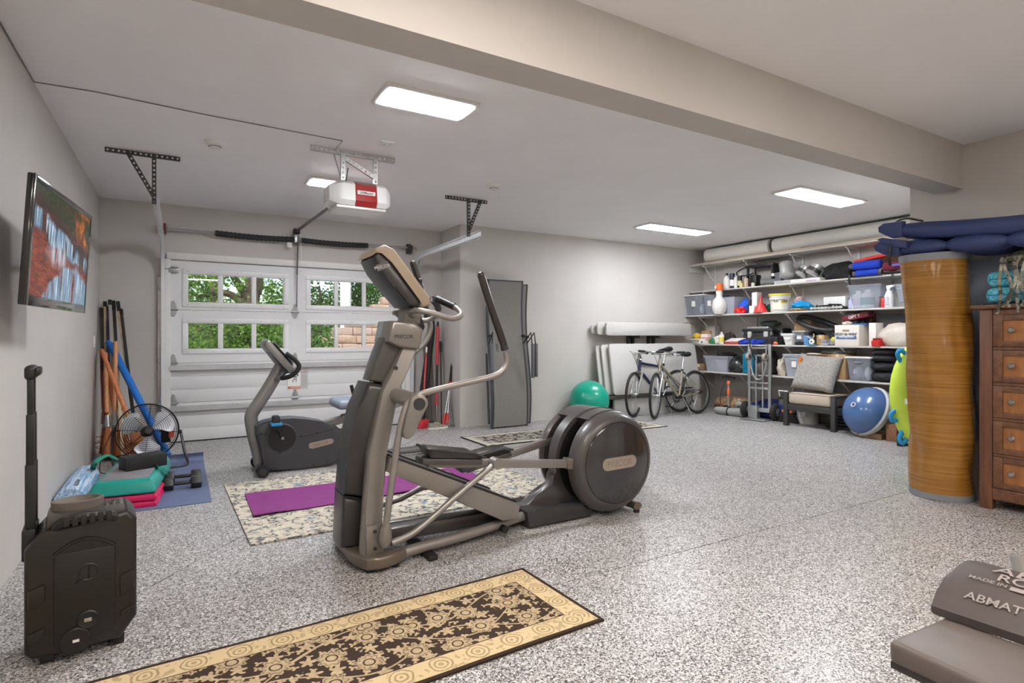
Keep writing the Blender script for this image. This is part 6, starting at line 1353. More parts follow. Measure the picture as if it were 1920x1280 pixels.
# ---- top shelf: rolled carpet remnants, loose panel
CRP = mat('carpet backing', (222, 219, 212), .9, var=.03, bump=.001, bs=120)
def croll(lab, u0, u1, off, r):
    x = SHX[1] + off; y1, y0 = onX(u0, 470, x).y, onX(u1, 450, x).y; zc = SHZ[1] + .034 + r; t = thing('carpet_roll', lab, 'carpet roll', (x, (y0+y1)/2, SHZ[1] + .034))
    g = G(); pts = []; 
    def sp(u, v):
        a = u * 2*PI*3.2; rr = r*(.52 + .48*u); return (x + rr*math.cos(a - .9), y0 + (y1 - y0)*v, zc + rr*math.sin(a - .9))
    g.sheet(sp, 90, 1, .007); obj('rolled_carpet', g, CRP, t, w=True, angle=60); return t
croll('shorter grey carpet roll on the top shelf, at its left end', 1328, 1447, .16, .115); croll('long grey carpet roll on the top shelf, running right to the navy mats', 1455, 1720, .19, .115)
x, y0, y1, z0, z1 = sb(1500, 1660, 465, 1, .02, SHZ[1] + .034); obj('loose_panel', G().box((x, y0, z0), (x + .05, y1, z0 + .014), .002), mat('dull panel', (150, 146, 140), .6), label='thin grey panel lying along the front edge of the top shelf', cat='panel')
# ---- second shelf
BL = SHZ[2]
for u, vt, r, mm, cm, lm, sh, lab in ((1363, 512, .05, PAPER, BLACK, None, 'round', 'white bottle on the second shelf, first from the left'), (1373, 512, .04, mat('label navy', (44, 48, 66), .4), SILVER, PAPER, 'can', 'small navy and silver can on the second shelf behind the white bottle'),
        (1380, 519, .03, PAPER, PAPER, None, 'can', 'slim white tube can on the second shelf beside the dark spray cans'), (1387, 516, .035, BLACK, SILVER, mat('pale label', (200, 196, 150), .5), 'can', 'black spray can with a pale label on the second shelf'), (1390, 531, .03, mat('pale yellow', (214, 206, 140), .5), PAPER, None, 'can', 'short pale yellow can at the front of the second shelf'),
        (1399, 522, .035, mat('beige can', (206, 178, 150), .5), PAPER, None, 'can', 'beige can with a white top on the second shelf'), (1412, 530, .028, mat('cream jar', (224, 220, 190), .5), mat('lime lid', (206, 216, 140), .5), None, 'can', 'small cream jar with a pale lid on the second shelf edge')):
    bottle(lab, u, vt, 2, .05 + .03*(RND.random()), r, mm, cm, lm, 'spray_can' if sh == 'can' else 'bottle', sh)
# black stand frame, drill and hose
x, y0, y1, z0, z1 = sb(1400, 1449, 497, 2, .16); t = thing('machine_stand', 'black metal machine stand with a hanging hose on the second shelf', 'stand', (x, (y0+y1)/2, z0))
for yy in (y0, y1 - .03): 
    for xx in (x, x + .2): obj('post', G().box((xx, yy, z0), (xx + .03, yy + .03, z1)), mat('black steel', (40, 41, 44), .5), t, w=True)
obj('top_plate', G().box((x - .02, y0 - .02, z1 - .02), (x + .25, y1 + .02, z1 + .012), .004), BLACK, t, w=True); obj('side_plate', G().box((x + .05, y0 + .01, z0 + .1), (x + .2, y0 + .02, z1 - .02)), BLACK, t, w=True)
obj('drive_head', G().box((x - .04, (y0+y1)/2 + .03, z0), (x + .1, (y0+y1)/2 + .15, z0 + .19), .02), BLACK, t, w=True)
obj('hose', G().tube([sx(1405, 500, 2, .1), sx(1390, 505, 2, .1), sx(1381, 512, 2, .1), sx(1386, 517, 2, .1), sx(1402, 516, 2, .1), sx(1412, 512, 2, .1)], .011, n=6, sub=5), BLACK, t, w=True)
obj('hose_tag', G().box(sx(1389, 515, 2, .09) + V(-.002, -.012, -.03), sx(1389, 515, 2, .09) + V(.002, .012, .03)), PAPER, t, w=True)
p = sx(1436, 532, 2, .1); p.z = BL + .06; t = thing('duct_elbow', 'grey plastic drain pipe offcut lying at the front of the second shelf', 'pipe', (p.x, p.y, BL + .0015)); d = V(.10, -.2, 0)
g = G(); g.tube([p + V(-.04, .06, 0), p + V(-.02, .03, 0), p, p + d*.8], [.056, .056, .042, .042], n=18, caps=False); g.tube([p + V(-.04, .06, 0), p + d*.8], [.046, .034], n=18, caps=False); obj('pipe_body', g, mat('grey pvc', (128, 128, 126), .45), t, w=True)
x, y0, y1, z0, z1 = sb(1452, 1537, 531, 2, .04); z1 = z0 + .05
t = thing('flat_carton', 'long flat white carton under the lanterns on the second shelf', 'box', (x, (y0+y1)/2, z0)); obj('box_body', G().box((x, y0, z0), (x + .25, y1, z1), .003), PAPER, t, w=True); obj('printed_end', G().box((x - .001, (y0+y1)/2 + .09, z0 + .004), (x + .1, y1 - .01, z1 - .004)), mat('grey print', (172, 174, 176), .5, var=.1, vs=60), t, w=True); obj('violet_print', G().box((x - .001, y0 + .05, z0 + .004), (x, y0 + .2, z0 + .022)), mat('violet print', (186, 160, 190), .5), t, w=True)
ALU = mat('spun aluminium', (214, 214, 214), .3, .6, var=.06)
def lantern(lab, u0, v0, u1, v1, r, off, band=True):
    a, b = sx(u0, v0, 2, off), sx(u1, v1, 2, off + .06); d = b - a; L = d.length; t = thing('light_canister', lab, 'canister', (a.x, a.y, z1))
    obj('canister', G().lathe([(0, 0), (r*.8, 0), (r, .012), (r*1.06, .02), (r*.98, .03), (r*.98, L*.9), (r*1.04, L*.92), (r*1.0, L), (0, L)], a, d, 24), ALU, t, w=True)
    if band: obj('mesh_band', G().lathe([(r*1.0, L*.3), (r*1.0, L*.62)], a, d, 24), DKMETAL, t, w=True)
    else: obj('lid_knob', G().lathe([(0, L), (r*.4, L), (r*.3, L + .03), (0, L + .03)], a, d, 14), CHROME, t, w=True)
lantern('upright shiny aluminium pot on the flat white carton', 1476, 519, 1474, 494, .10, .12, False); lantern('shiny aluminium canister lying on the carton, left of two', 1499, 517, 1512, 500, .078, .1); lantern('shiny aluminium canister lying on the carton, right of two', 1520, 516, 1534, 496, .088, .1)
p = sx(1458, 519, 2, .12); t = thing('lamp_housing', 'small grey lamp housing with a white bulb collar left of the aluminium pot', 'lamp', (p.x, p.y, BL + .052)); obj('housing', G().box((p.x, p.y - .05, BL + .053), (p.x + .1, p.y + .05, BL + .19), .01), mat('grey housing', (104, 104, 106), .5), t, w=True); obj('bulb_collar', G().cyl((p.x - .02, p.y + .07, BL + .16), (p.x + .03, p.y + .07, BL + .16), .024, n=12), PAPER, t, w=True)
bg_ = lump('duffel_bag', 'crumpled black duffel bag on the second shelf beside the canisters', 'bag', 1534, 1600, 491, 2, .06, .28, cloth('black nylon bag', (28, 27, 27)), .35, 4)
# folded camp chairs, blue and red
BLU = cloth('blue nylon', (22, 58, 176)); x = SHX[2] - .03
def chairroll(lab, u0, u1, v, r, m, off):
    a, b = sx(u0, v + 2, 2, off), sx(u1, v - 3, 2, off); t = thing('folded_camp_chair', lab, 'camp chair', (a.x, (a.y+b.y)/2, BL + .0015)); a.z = max(a.z, BL + r); b.z = a.z
    obj('rolled_fabric', G().tube([a, a + (b-a)*.03, a + (b-a)*.5, a + (b-a)*.97, b], [r*.5, r, r*.95, r, r*.5], n=14, sub=3), m, t, w=True)
    for k, q in enumerate((-.05, 1.04)): obj('leg_ends', G().box(a + (b-a)*q + V(-.03, -.03, -r*.8), a + (b-a)*q + V(.03, .03, r*.7), .008), DKMETAL, t, w=True, kind='stuff')
    return t
chairroll('blue folded camp chair on the second shelf, under the other blue one', 1606, 1648, 518, .042, BLU, -.02); 
a, b = sx(1602, 506, 2, .0), sx(1652, 500, 2, .0); t = thing('folded_camp_chair', 'blue folded camp chair on the second shelf, resting on top of the other', 'camp chair', (a.x, (a.y+b.y)/2, BL + .09)); a.z = b.z = BL + .143
obj('rolled_fabric', G().tube([a, a + (b-a)*.03, a + (b-a)*.5, a + (b-a)*.97, b], [.03, .055, .06, .058, .03], n=14, sub=3), BLU, t, w=True); obj('dark_cap', G().tube([a + V(0, .06, 0), a + V(0, .0, 0)], [.03, .045], n=12), mat('grey cap', (84, 84, 90), .6), t, w=True)
t = thing('folded_camp_chair', 'folded camp chair with maroon fabric and black frame at the right of the blue ones', 'camp chair', tuple(sx(1672, 515, 2, 0))); a = sx(1658, 508, 2, .02); b = sx(1690, 505, 2, .02); a.z = b.z = BL + .1
obj('rolled_fabric', G().tube([a, (a+b)/2, b], [.05, .06, .05], n=12, sub=3), cloth('maroon nylon', (104, 24, 44)), t, w=True); obj('frame_bundle', G().tube([V(a.x, a.y, BL + .02), V(b.x, b.y, BL + .02)], .022, n=8), BLACK, t, w=True); obj('violet_strap', G().box(V(a.x - .07, a.y - .12, BL + .09), V(a.x - .055, a.y - .3, BL + .12)), mat('violet strap', (96, 84, 176), .6), t, w=True)
def strap(lab, u, v0, v1, s_, off): a, b = sx(u, v0, s_, off), sx(u, v1, s_, off); obj('hanging_strap', G().tube([a, (a+b)/2 + V(-.006, .004, 0), b], .016, n=6, flat=.3, sub=3), BLACK, label=lab, cat='strap')
strap('black strap hanging off the second shelf below the blue chairs, left one', 1593, 516, 533, 2, -.025); strap('black strap hanging off the second shelf near the spray bottle', 1674, 513, 532, 2, -.025)
# red sled-like board on top
q0 = sx(1605, 497, 2, .1); q1 = sx(1690, 484, 2, .1)
g = G(); g.sheet(lambda u, v: (q0.x - .06 + .30*v, q0.y + (q1.y - q0.y)*u, BL + .235 + .05*math.sin(u*PI*.6)+ .02*(v-.5)), 14, 4, .035); obj('red_sled', g, mat('red sled plastic', (216, 56, 44), .4), label='red plastic sled lying on top of the folded camp chairs', cat='sled')
# ---- third shelf
GR1 = mat('bin contents dark', (70, 76, 92), .7, var=.25, vs=30); GR2 = mat('bin contents pale', (176, 182, 190), .7, var=.15, vs=30); GRG = mat('bin contents green', (70, 130, 100), .7, var=.2); GRB = mat('bin contents brown', (112, 84, 70), .7, var=.2)
tub('clear storage tub with a white lid on the third shelf, first from the left', 1283, 1316, 554, 3, .03, .33, None, WHITE, (('folded_cloth', GR1, .35, .95, .8), ('white_packet', GR2, .05, .35, .6)))
tub('clear storage tub on the third shelf, second from the left', 1318, 1340, 553, 3, .05, .36, None, None, (('cloth_bundle', GR2, .1, .6, .75), ('green_bundle', GRG, .55, .95, .5)), lid=False)
tub('large cloudy storage tub on the third shelf under the white jug', 1343, 1377, 557, 3, .05, .36, FROST, None, (('brown_bundle', GRB, .1, .6, .8), ('grey_bundle', GR1, .5, .95, .7)), tag_=False, lid=False)
# glass jug of chlorine style tablets with an orange can on top
p = sx(1347, 545, 3, -.02); zt_ = SHZ[3]; r = .095
jz = onX(1347, 570, p.x).z
t = thing('demijohn', 'big white round jug standing among the clear tubs', 'jug', (p.x + .02, p.y, zt_ + .0015)); obj('jug_body', G().lathe([(0, 0), (.07, 0), (.1, .05), (.115, .13), (.1, .22), (.05, .275), (.045, .33), (0, .33)], n=26), mat('milky jug', (220, 216, 210), .5, var=.05), t)
p2 = p + V(.02, 0, 0); obj('jug_collar', G().lathe([(0, .325), (.052, .325), (.052, .375), (0, .375)], n=20), PAPER, t)
t = thing('coffee_can', 'orange labelled can sitting on top of the white jug', 'can', (p.x + .02, p.y, zt_ + .3785)); obj('can_body', G().lathe([(0, 0), (.06, 0), (.06, .105), (0, .105)], n=24), mat('orange can', (220, 104, 40), .4), t); obj('badge', G().lathe([(0, 0), (.026, 0), (.026, .003), (0, .003)], (-.0605, .02, .055), (-1, .3, 0), 16), PAPER, t); obj('can_lid', G().lathe([(0, .105), (.062, .105), (.062, .112), (0, .112)], n=24), mat('orange lid', (232, 130, 60), .4), t)
lump('blue_bag', 'shiny blue plastic bag on the third shelf beside the jug', 'bag', 1381, 1402, 561, 3, .08, .2, mat('blue film', (20, 84, 206), .3, bump=.006, bs=18), .3, 7); lump('red_bag', 'crumpled red plastic bag at the front of the third shelf', 'bag', 1372, 1392, 575, 3, .0, .14, mat('red film', (206, 28, 26), .3, bump=.006, bs=18), .4, 9)
carton('tall thin black and tan book box on the third shelf', 1402, 1407, 561, 3, .05, .2, mat('dark box', (44, 40, 44), .6), lid=False); carton('white carton standing upright on a smaller box on the third shelf', 1409.5, 1419, 548, 3, .07, .12, PAPER, z0=SHZ[3] + .095, lid=False)
carton('brown carton under the upright white one on the third shelf', 1406, 1424, 569, 3, .14, .16, mat('red brown carton', (150, 96, 80), .7), lid=False); carton('small white carton at the front of the third shelf by the red funnel', 1404.5, 1414, 573, 3, .01, .1, PAPER, lid=False)
p = sx(1426.5, 583, 3, .06); t = thing('funnel', 'red plastic funnel standing wide end down on the third shelf', 'funnel', (p.x, p.y, SHZ[3] + .0015)); obj('cone', G().lathe([(.1, 0), (.102, .012), (.03, .15), (.02, .165), (.013, .26), (.009, .26), (.014, .165), (.026, .148), (.096, .008), (.1, 0)], n=28), mat('red funnel', (214, 56, 54), .4), t); obj('rim', G().torus((0, 0, .006), .101, .006, n=28, m=6), mat('red funnel', (214, 56, 54)), t)
lump('green_cloth', 'dark green cloth bundle behind the white pail', 'cloth', 1432, 1446, 568, 3, .16, .2, cloth('green cloth', (22, 104, 70)), .3, 3)
# white pail with yellow lid
p = sx(1459, 583, 3, .1); zt_ = onX(1459, 551, p.x).z; h = zt_ - SHZ[3]; rr = .135; t = thing('pail', 'white plastic pail with a yellow lid on the third shelf', 'bucket', (p.x + .04, p.y, SHZ[3] + .0015))
obj('pail_body', G().lathe([(0, 0), (rr*.86, 0), (rr*.9, .01), (rr*.97, h*.68), (rr*1.06, h*.68), (rr*1.07, h*.74), (rr, h*.75), (rr*1.06, h*.8), (rr*1.08, h*.93), (0, h*.93)], n=32), mat('pail white', (226, 224, 218), .4), t); obj('lid', G().lathe([(rr*1.12, h*.9), (rr*1.14, h*.93), (rr*1.13, h), (rr*1.0, h), (rr*.98, h*.96), (0, h*.96)], n=32), mat('yellow lid', (224, 210, 60), .4), t)

g = G(); an = math.atan2(-p.y, -p.x); c = V(math.cos(an), math.sin(an), 0)
lb = G(); 
lb.sheet(lambda u, v: (rr*.985*math.cos(an + (u-.5)*1.7), rr*.985*math.sin(an + (u-.5)*1.7), h*(.12 + .5*v)), 14, 2, .003); lbo = obj('paper_label', lb, mat('pail paper', (228, 224, 206), .5, var=.06, vs=40), t)
lb = G(); lb.sheet(lambda u, v: (rr*.99*math.cos(an + .1 + (u-.0)*.75), rr*.99*math.sin(an + .1 + (u-.0)*.75), h*(.47 + .15*v)), 8, 1, .003); obj('yellow_flash', lb, mat('pail label', (222, 186, 60), .5), lbo)
g.text('TRAP ON', frame(c*(rr*1.0) + V(-.002, .01, h*.53), (-c.y, c.x, 0), (0, 0, 1)), .035); obj('lettering', g, BLACK, lbo)
lump('patterned_cloth', 'white and red patterned cloth heaped on the blue bag', 'cloth', 1486, 1500, 556, 3, .12, .2, cloth('white red cloth', (214, 176, 172), var=.3, vs=9), .35, 5, z0=SHZ[3] + .1); lump('teal_bag', 'bright blue wrinkled plastic bag on the third shelf right of the pail', 'bag', 1476, 1515, 563, 3, .06, .22, mat('bright blue film', (20, 146, 206), .32, bump=.008, bs=16), .4, 12)
lump('rope_coil', 'tangle of tan rope and cord at the front of the third shelf', 'rope', 1474, 1510, 577, 3, .0, .12, mat('tan rope', (168, 138, 100), .9, var=.35, vs=40, bump=.01, bs=50), .5, 15)
carton('flat pale carton on the third shelf behind the black cords', 1544, 1585, 556, 3, .18, .12, PAPER, z0=SHZ[3] + .05, lid=False); carton('low grey tray on the third shelf under the pale carton', 1508, 1586, 576, 3, .2, .16, mat('grey tray', (128, 128, 126), .6), lid=False)
t = thing('cord_pile', 'heap of black cords and white bulbs along the third shelf', 'cords', tuple(V(SHX[3] + .1, sx(1550, 580, 3, .08).y, SHZ[3] + .0015)))
ya_, yb_ = sx(1522, 580, 3, .08).y, sx(1583, 580, 3, .08).y; g = G(); rr_ = random.Random(5)
for k in range(7): g.tube([V(SHX[3] + rr_.uniform(.03, .16), ya_ + (yb_ - ya_)*(i/9) + rr_.uniform(-.03, .03), SHZ[3] + .012 + rr_.random()*.085*math.sin(PI*(i+.5)/10)) for i in range(10)], .009, n=5, sub=3)
obj('cords', g, RUBBER, t, w=True, kind='stuff')
for k in range(9): y = ya_ + (yb_ - ya_)*(k + .5)/9; obj('bulb', G().ball((SHX[3] + .035, y, SHZ[3] + .03), (.022, .03, .022), 1), clearm('bulb glass', (220, 220, 216), .7), t, w=True)
tub('big open clear tub holding cleaning jugs on the third shelf', 1588, 1652, 533, 3, .03, .36, CLEAR, None, (), tag_=False, lid=False, taper=.05)
bx_ = SHX[3]; 
bottle('white cleaner jug inside the open clear tub, left one', 1610, 545, 3, .16, .075, PAPER, PAPER, mat('faint label', (212, 206, 210), .5), 'cleaner_jug', 'jug', z0=SHZ[3] + .01); bottle('white cleaner jug with a teal label inside the open clear tub, right one', 1627, 542, 3, .16, .08, PAPER, PAPER, mat('teal label', (112, 160, 160), .5), 'cleaner_jug', 'jug', z0=SHZ[3] + .01); bottle('lavender bottle inside the left end of the open clear tub', 1597, 556, 3, .14, .04, mat('lavender bottle', (180, 180, 214), .4), PAPER, None, 'bottle', 'round', z0=SHZ[3] + .01)
lump('brown_pouch', 'reddish brown pouch in the right end of the open clear tub', 'pouch', 1640, 1652, 555, 3, .12, .16, cloth('pouch', (150, 92, 84)), .2, 2, z0=SHZ[3] + .01)
bottle('small red bottle on the third shelf left of the spray bottle', 1657, 558, 3, .04, .03, RED, mat('blue cap', (40, 60, 150), .4), None, 'bottle', 'can')
p = sx(1667, 583, 3, .05); h = onX(1667, 534, p.x).z - SHZ[3]; t = thing('spray_bottle', 'white trigger spray bottle with printed measure marks on the third shelf', 'spray bottle', (p.x, p.y, SHZ[3] + .0015)); SPW = mat('milky spray', (228, 228, 232), .4)
obj('bottle_body', G().lathe([(0, 0), (.045, 0), (.048, .008), (.048, h*.5), (.03, h*.7), (.016, h*.78), (0, h*.78)], n=20), SPW, t); g = G(); g.prism([(.02, h*.76), (.02, h*.86), (.03, h*.97), (-.035, h*.99), (-.05, h*.95), (-.05, h*.9), (-.02, h*.88), (-.012, h*.76)], 'x', -.014, .014, .004); tr_ = obj('trigger_head', g, SPW, t); obj('nozzle', G().cyl((0, -.05, h*.945), (0, -.062, h*.945), .009, n=8), PAPER, tr_)
for k in range(5): obj('measure_mark', G().box((-.0495, -.02, h*(.1 + .08*k)), (-.044, .012, h*(.1 + .08*k) + .006)), mat('blue mark', (58, 62, 120), .5), t)
carton('blue folded sheet under the tilted clear tub on the third shelf', 1672, 1695, 579, 3, .06, .2, mat('blue sheet', (44, 60, 130), .6), lid=False); 
tb = tub('empty clear tub tilted on its side at the right end of the third shelf', 1676, 1700, 532, 3, .10, .2, FROST, None, (), tag_=False, lid=False, taper=.04, z0=SHZ[3] + .06)
# ---- fourth shelf
lump('yellow_cloth', 'yellow work glove at the left end of the fourth shelf', 'glove', 1296, 1308, 624, 4, .12, .14, cloth('yellow cloth', (220, 176, 56)), .25, 3, z0=SHZ[4] + .08)
x, y0, y1, z0, z1 = sb(1291, 1313, 635, 4, -.02); t = thing('open_carton', 'low white carton at the left end of the fourth shelf', 'box', (x, y0, z0)); obj('box_body', G().box((x, y0, z0), (x + .22, min(y1, 6.92), z1), .004), PAPER, t, w=True); obj('flap', G().box((x - .06, y0 + .01, z1 - .012), (x + .01, min(y1, 6.92), z1 - .008)), PAPER, t, w=True)
def small(lab, u0, u1, vt, m, off=.04, dp=.1, z=None, ext=None): return carton(lab, u0, u1, vt, 4, off, dp, m, name='small_carton', lid=False, z0=z, ext=ext)
small('small white carton with a black mark at the front of the fourth shelf', 1310.5, 1319, 638, PAPER, 0, .09, ext=lambda t, x, y0, y1, z0, z1: obj('printed_mark', G().box((x - .001, y0 + .02, z0 + .015), (x, y1 - .015, z1 - .012)), mat('ink', (40, 44, 56), .5), t, w=True))
small('small cream carton beside the black marked one on the fourth shelf', 1320, 1326, 640, mat('cream carton', (222, 212, 196), .6), 0, .08); lump('green_pack', 'green foil pack at the front of the fourth shelf', 'packet', 1327, 1337, 634, 4, .0, .1, mat('green foil', (40, 128, 72), .35, var=.3, vs=30), .25, 6)
small('pink and white carton in the middle of the small boxes on the fourth shelf', 1313, 1326, 632, mat('pink carton', (206, 160, 150), .6), .10, .12); small('white carton on top of the pink one on the fourth shelf', 1314, 1326, 626, PAPER, .12, .1, SHZ[4] + .082); small('tan carton behind the small boxes on the fourth shelf', 1315, 1330, 620, CARD, .24, .14); small('grey white carton at the back of the fourth shelf, highest of the pile', 1323, 1340, 611, mat('grey carton', (190, 186, 178), .6), .30, .14)
lump('crumpled_paper', 'crumpled white paper ball on the fourth shelf beside the glue bottle', 'paper', 1334, 1349, 629, 4, .04, .14, mat('crumpled paper', (222, 220, 214), .7, bump=.01, bs=20), .4, 8)
bottle('white and yellow glue bottle with a pointed cap on the fourth shelf', 1353, 622, 4, .03, .04, mat('glue white', (228, 224, 214), .4), PAPER, mat('glue label', (226, 204, 96), .5), 'glue_bottle', 'jug')
lump('dark_tool', 'dark handled tool lying behind the glue bottle', 'tool', 1352, 1374, 622, 4, .16, .12, mat('dark tool', (46, 34, 30), .6), .3, 9); 
t = thing('paper_stack', 'stack of white papers on a red box on the fourth shelf', 'papers', tuple(sx(1375, 640, 4, .08))); x, y0, y1, z0, z1 = sb(1359, 1384, 640, 4, .02); obj('red_box', G().box((x, y0, z0), (x + .14, y1, z0 + .04), .003), mat('brick red box', (176, 60, 40), .5), t, w=True)
for k in range(4): obj('sheet', G().box((x + .0 + .02*k, y0 + .02 - .03*k, z0 + .041 + .014*k), (x + .2 + .02*k, y1 - .02*k, z0 + .053 + .014*k), .002), PAPER, t, w=True)
# tool chests
TB = mat('tool box black', (32, 33, 35), .45, var=.05)
def toolbox(lab, u0, u1, vt, off, dp, latches=True):
    x, y0, y1, z0, z1 = sb(u0, u1, vt, 4, off); h = z1 - z0; t = thing('tool_box', lab, 'toolbox', (x + dp/2, (y0+y1)/2, z0)); obj('box_base', G().box((x, y0 + .02, z0), (x + dp, y1 - .02, z0 + h*.66), .012), TB, t, w=True); obj('lid', G().box((x - .012, y0, z0 + h*.67), (x + dp + .01, y1, z0 + h*.88), .014), TB, t, w=True)
    if latches:
        obj('silver_handle', G().box((x + .02, y0 + .09, z0 + h*.86), (x + .09, y1 - .07, z1), .012), SILVER, t, w=True)
        for k in (.2, .72): yy = y0 + (y1-y0)*k; obj('latch', G().box((x - .022, yy - .035, z0 + h*.36), (x - .0, yy + .035, z0 + h*.72), .006), mat('pale latch', (206, 204, 196), .35, .3), t, w=True)
    for yy in (y0 + .01, y1 - .035): obj('corner_guard', G().box((x - .014, yy, z0 + h*.5), (x + .03, yy + .025, z0 + h*.72), .004), mat('grey guard', (110, 112, 114), .5), t, w=True)
    return t
toolbox('black tool chest with pale latches on the fourth shelf', 1391, 1449, 612, .12, .26); toolbox('second black tool chest behind the first on the fourth shelf', 1440, 1468, 611, .24, .2, False)
lump('green_tarp', 'dark green folded tarp on top of the black tool chest', 'tarp', 1419, 1455, 601, 4, .16, .22, cloth('tarp green', (48, 66, 58)), .3, 4, z0=onX(1430, 612, SHX[4] + .14).z + .004)
lump('blue_rope', 'coil of bright blue rope at the front of the fourth shelf', 'rope', 1382, 1432, 636, 4, .0, .12, mat('blue rope', (20, 64, 190), .6, bump=.012, bs=40), .5, 3)
carton('black curved top case in front of the tool chest', 1411, 1457, 631, 4, .04, .09, mat('black case', (44, 44, 46), .35), lid=False); lump('orange_tape', 'small orange tape roll on the fourth shelf edge', 'tape', 1448, 1456, 640, 4, .0, .05, mat('orange tape', (226, 100, 50), .5), .1, 1)
tub('small white bin with a paper tag on the fourth shelf right of the tool chests', 1466, 1486, 627, 4, .03, .2, WHITE, WHITE, (), latch=WHITE); tub('grey lidded clear bin on the fourth shelf beside the small white bin', 1487, 1508, 622, 4, .06, .26, CLEAR, mat('grey lid', (168, 172, 178), .5), (('grey_bundle', GR2, .1, .9, .7),), tag_=True)
lump('black_cable_coil', 'coil of black cable at the front of the fourth shelf', 'cable', 1487, 1506, 640, 4, .0, .08, RUBBER, .4, 5); carton('blue and white pamphlet box on the fourth shelf by the wood clamp', 1507, 1516, 629, 4, .02, .1, mat('blue print', (88, 140, 196), .5), lid=False); carton('tan carton stacked at the back of the fourth shelf under the inner tubes', 1489, 1519, 603, 4, .24, .14, CARD, z0=SHZ[4] + .2)
x, y0, y1, z0, z1 = sb(1489, 1523, 615, 4, .2, SHZ[4] + .135); t = thing('organizer_case', 'black organiser case with a yellow latch under the tan carton', 'case', (x, y0, z0)); obj('case_body', G().box((x, y0, z0), (x + .2, y1, SHZ[4] + .198), .008), TB, t, w=True); obj('yellow_latch', G().box((x - .008, (y0+y1)/2 - .02, z0 + .01), (x, (y0+y1)/2 + .06, z0 + .055), .003), mat('yellow latch', (226, 196, 40), .4), t, w=True)
obj('case_shelf_box', G().box((SHX[4] + .22, sx(1523, 600, 4, .22).y, SHZ[4] + .001), (SHX[4] + .4, sx(1489, 600, 4, .22).y, SHZ[4] + .133), .004), CARD, label='plain brown carton holding up the black organiser case', cat='box')
carton('brown carton on the fourth shelf between the wood clamp and the file box', 1531, 1545, 628, 4, .05, .16, CARD); 
p = sx(1523, 640, 4, .0); t = thing('tape_measure', 'wooden clamp and white tape reel on a teal tray on the fourth shelf', 'tool', (p.x, p.y, SHZ[4] + .0015)); obj('teal_tray', G().box((-.03, -.06, 0), (.05, .06, .012), .003), mat('teal tray', (50, 150, 180), .5), t); obj('reel', G().lathe([(0, 0), (.035, 0), (.035, .022), (0, .022)], (-.0, .0, .05), (-1, 0, 0), 22), PAPER, t); obj('reel_hub', G().lathe([(0, 0), (.012, 0), (.012, .003), (0, .003)], (-.0225, .0, .05), (-1, 0, 0), 14), DARK, t); obj('clamp_arm', G().tube([(-.004, 0, .08), (-.004, -.03, .13), (-.004, -.02, .16)], .009, n=6), PLY, t); obj('clamp_arm', G().tube([(-.004, 0, .08), (-.004, .05, .115), (-.004, .08, .12)], .009, n=6), PLY, t)
tub('small clear tray bin on the fourth shelf, left of the file box', 1540, 1549, 637, 4, .0, .12, FROST, None, (), tag_=False, lid=False); tub('small clear bin with yellow cloth on the fourth shelf beside the file box', 1550, 1564, 636, 4, .02, .14, CLEAR, None, (('yellow_cloth', mat('yellow rag', (222, 210, 90), .8), .1, .9, 1.3),), tag_=False, lid=False)
# inner tubes
TUBE = mat('inner tube rubber', (40, 40, 40), .42, var=.05)
def itube(lab, c, pts, r): 
    t = thing('inner_tube', lab, 'inner tube', tuple(c)); obj('tube_ring', G().tube([Vector(p) for p in pts], r, n=10, sub=5, closed=True), TUBE, t, w=True); g = G(); p = Vector(pts[0]); obj('valve', G().tube([p, p + V(-.07, 0, .02)], .005, n=6), CHROME, t, w=True)
A = lambda u, v, o: sx(u, v, 4, o)
T = lambda u, v, o: sx(u, v + 7, 4, o)
itube('black inflated inner tube drooping over the fourth shelf, upper one', A(1540, 620, .2), [T(1497, 594, .2), T(1505, 587, .24), T(1530, 591, .26), T(1556, 600, .26), T(1572, 608, .24), T(1558, 612, .12), T(1535, 610, .12), T(1512, 603, .14)], .036)
itube('black inner tube hanging below the upper one on the fourth shelf', A(1540, 630, .2), [T(1528, 612, .26), T(1540, 618, .22), T(1556, 628, .2), T(1562, 632, .24), T(1566, 622, .28), T(1550, 612, .3)], .026)
# file box with lettering
x, y0, y1, z0, z1 = sb(1565, 1610.5, 609, 4, .0); t = thing('file_box', 'white cardboard file box with blue lettering on the fourth shelf', 'box', (x, (y0+y1)/2, z0)); g = G(); hx = .42
obj('box_body', G().box((x, y0, z0), (x + hx, y1, z1), .003), mat('file box white', (222, 214, 204), .7, var=.02), t, w=True)
yc = (y0+y1)/2; W_ = y1 - y0; H_ = z1 - z0
obj('hand_hole', G().box((x - .0015, yc - .035, z0 + H_*.68), (x + .01, yc + .055, z0 + H_*.78), .004), mat('box hole', (150, 132, 112), .8), t, w=True)
bd_ = obj('blue_band', G().box((x - .001, y0 + .03, z0 + H_*.31), (x + .001, y1 - .02, z0 + H_*.45)), mat('box blue', (84, 112, 150), .6), t, w=True)
g = G(); g.text('stor-a-way', frame((x - .0012, yc + .01, z0 + H_*.5), (0, -1, 0), (0, 0, 1)), W_/GLYPH['stor-a-way'][2]*.9); obj('lettering', g, mat('box navy', (52, 72, 104), .6), t, w=True)
for k, (f_, hh) in enumerate(((.405, .008), (.355, .004))): obj('small_print', G().box((x - .0016, y0 + .07 + .08*k, z0 + H_*f_), (x - .001, y1 - .06 - .08*k, z0 + H_*f_ + hh)), PAPER, bd_, w=True)
lump('white_rope', 'white rope coil on top of the white file box', 'rope', 1576, 1592, 602, 4, .02, .14, mat('white rope', (222, 216, 206), .8, bump=.01, bs=50), .4, 6, z0=z1 + .002)
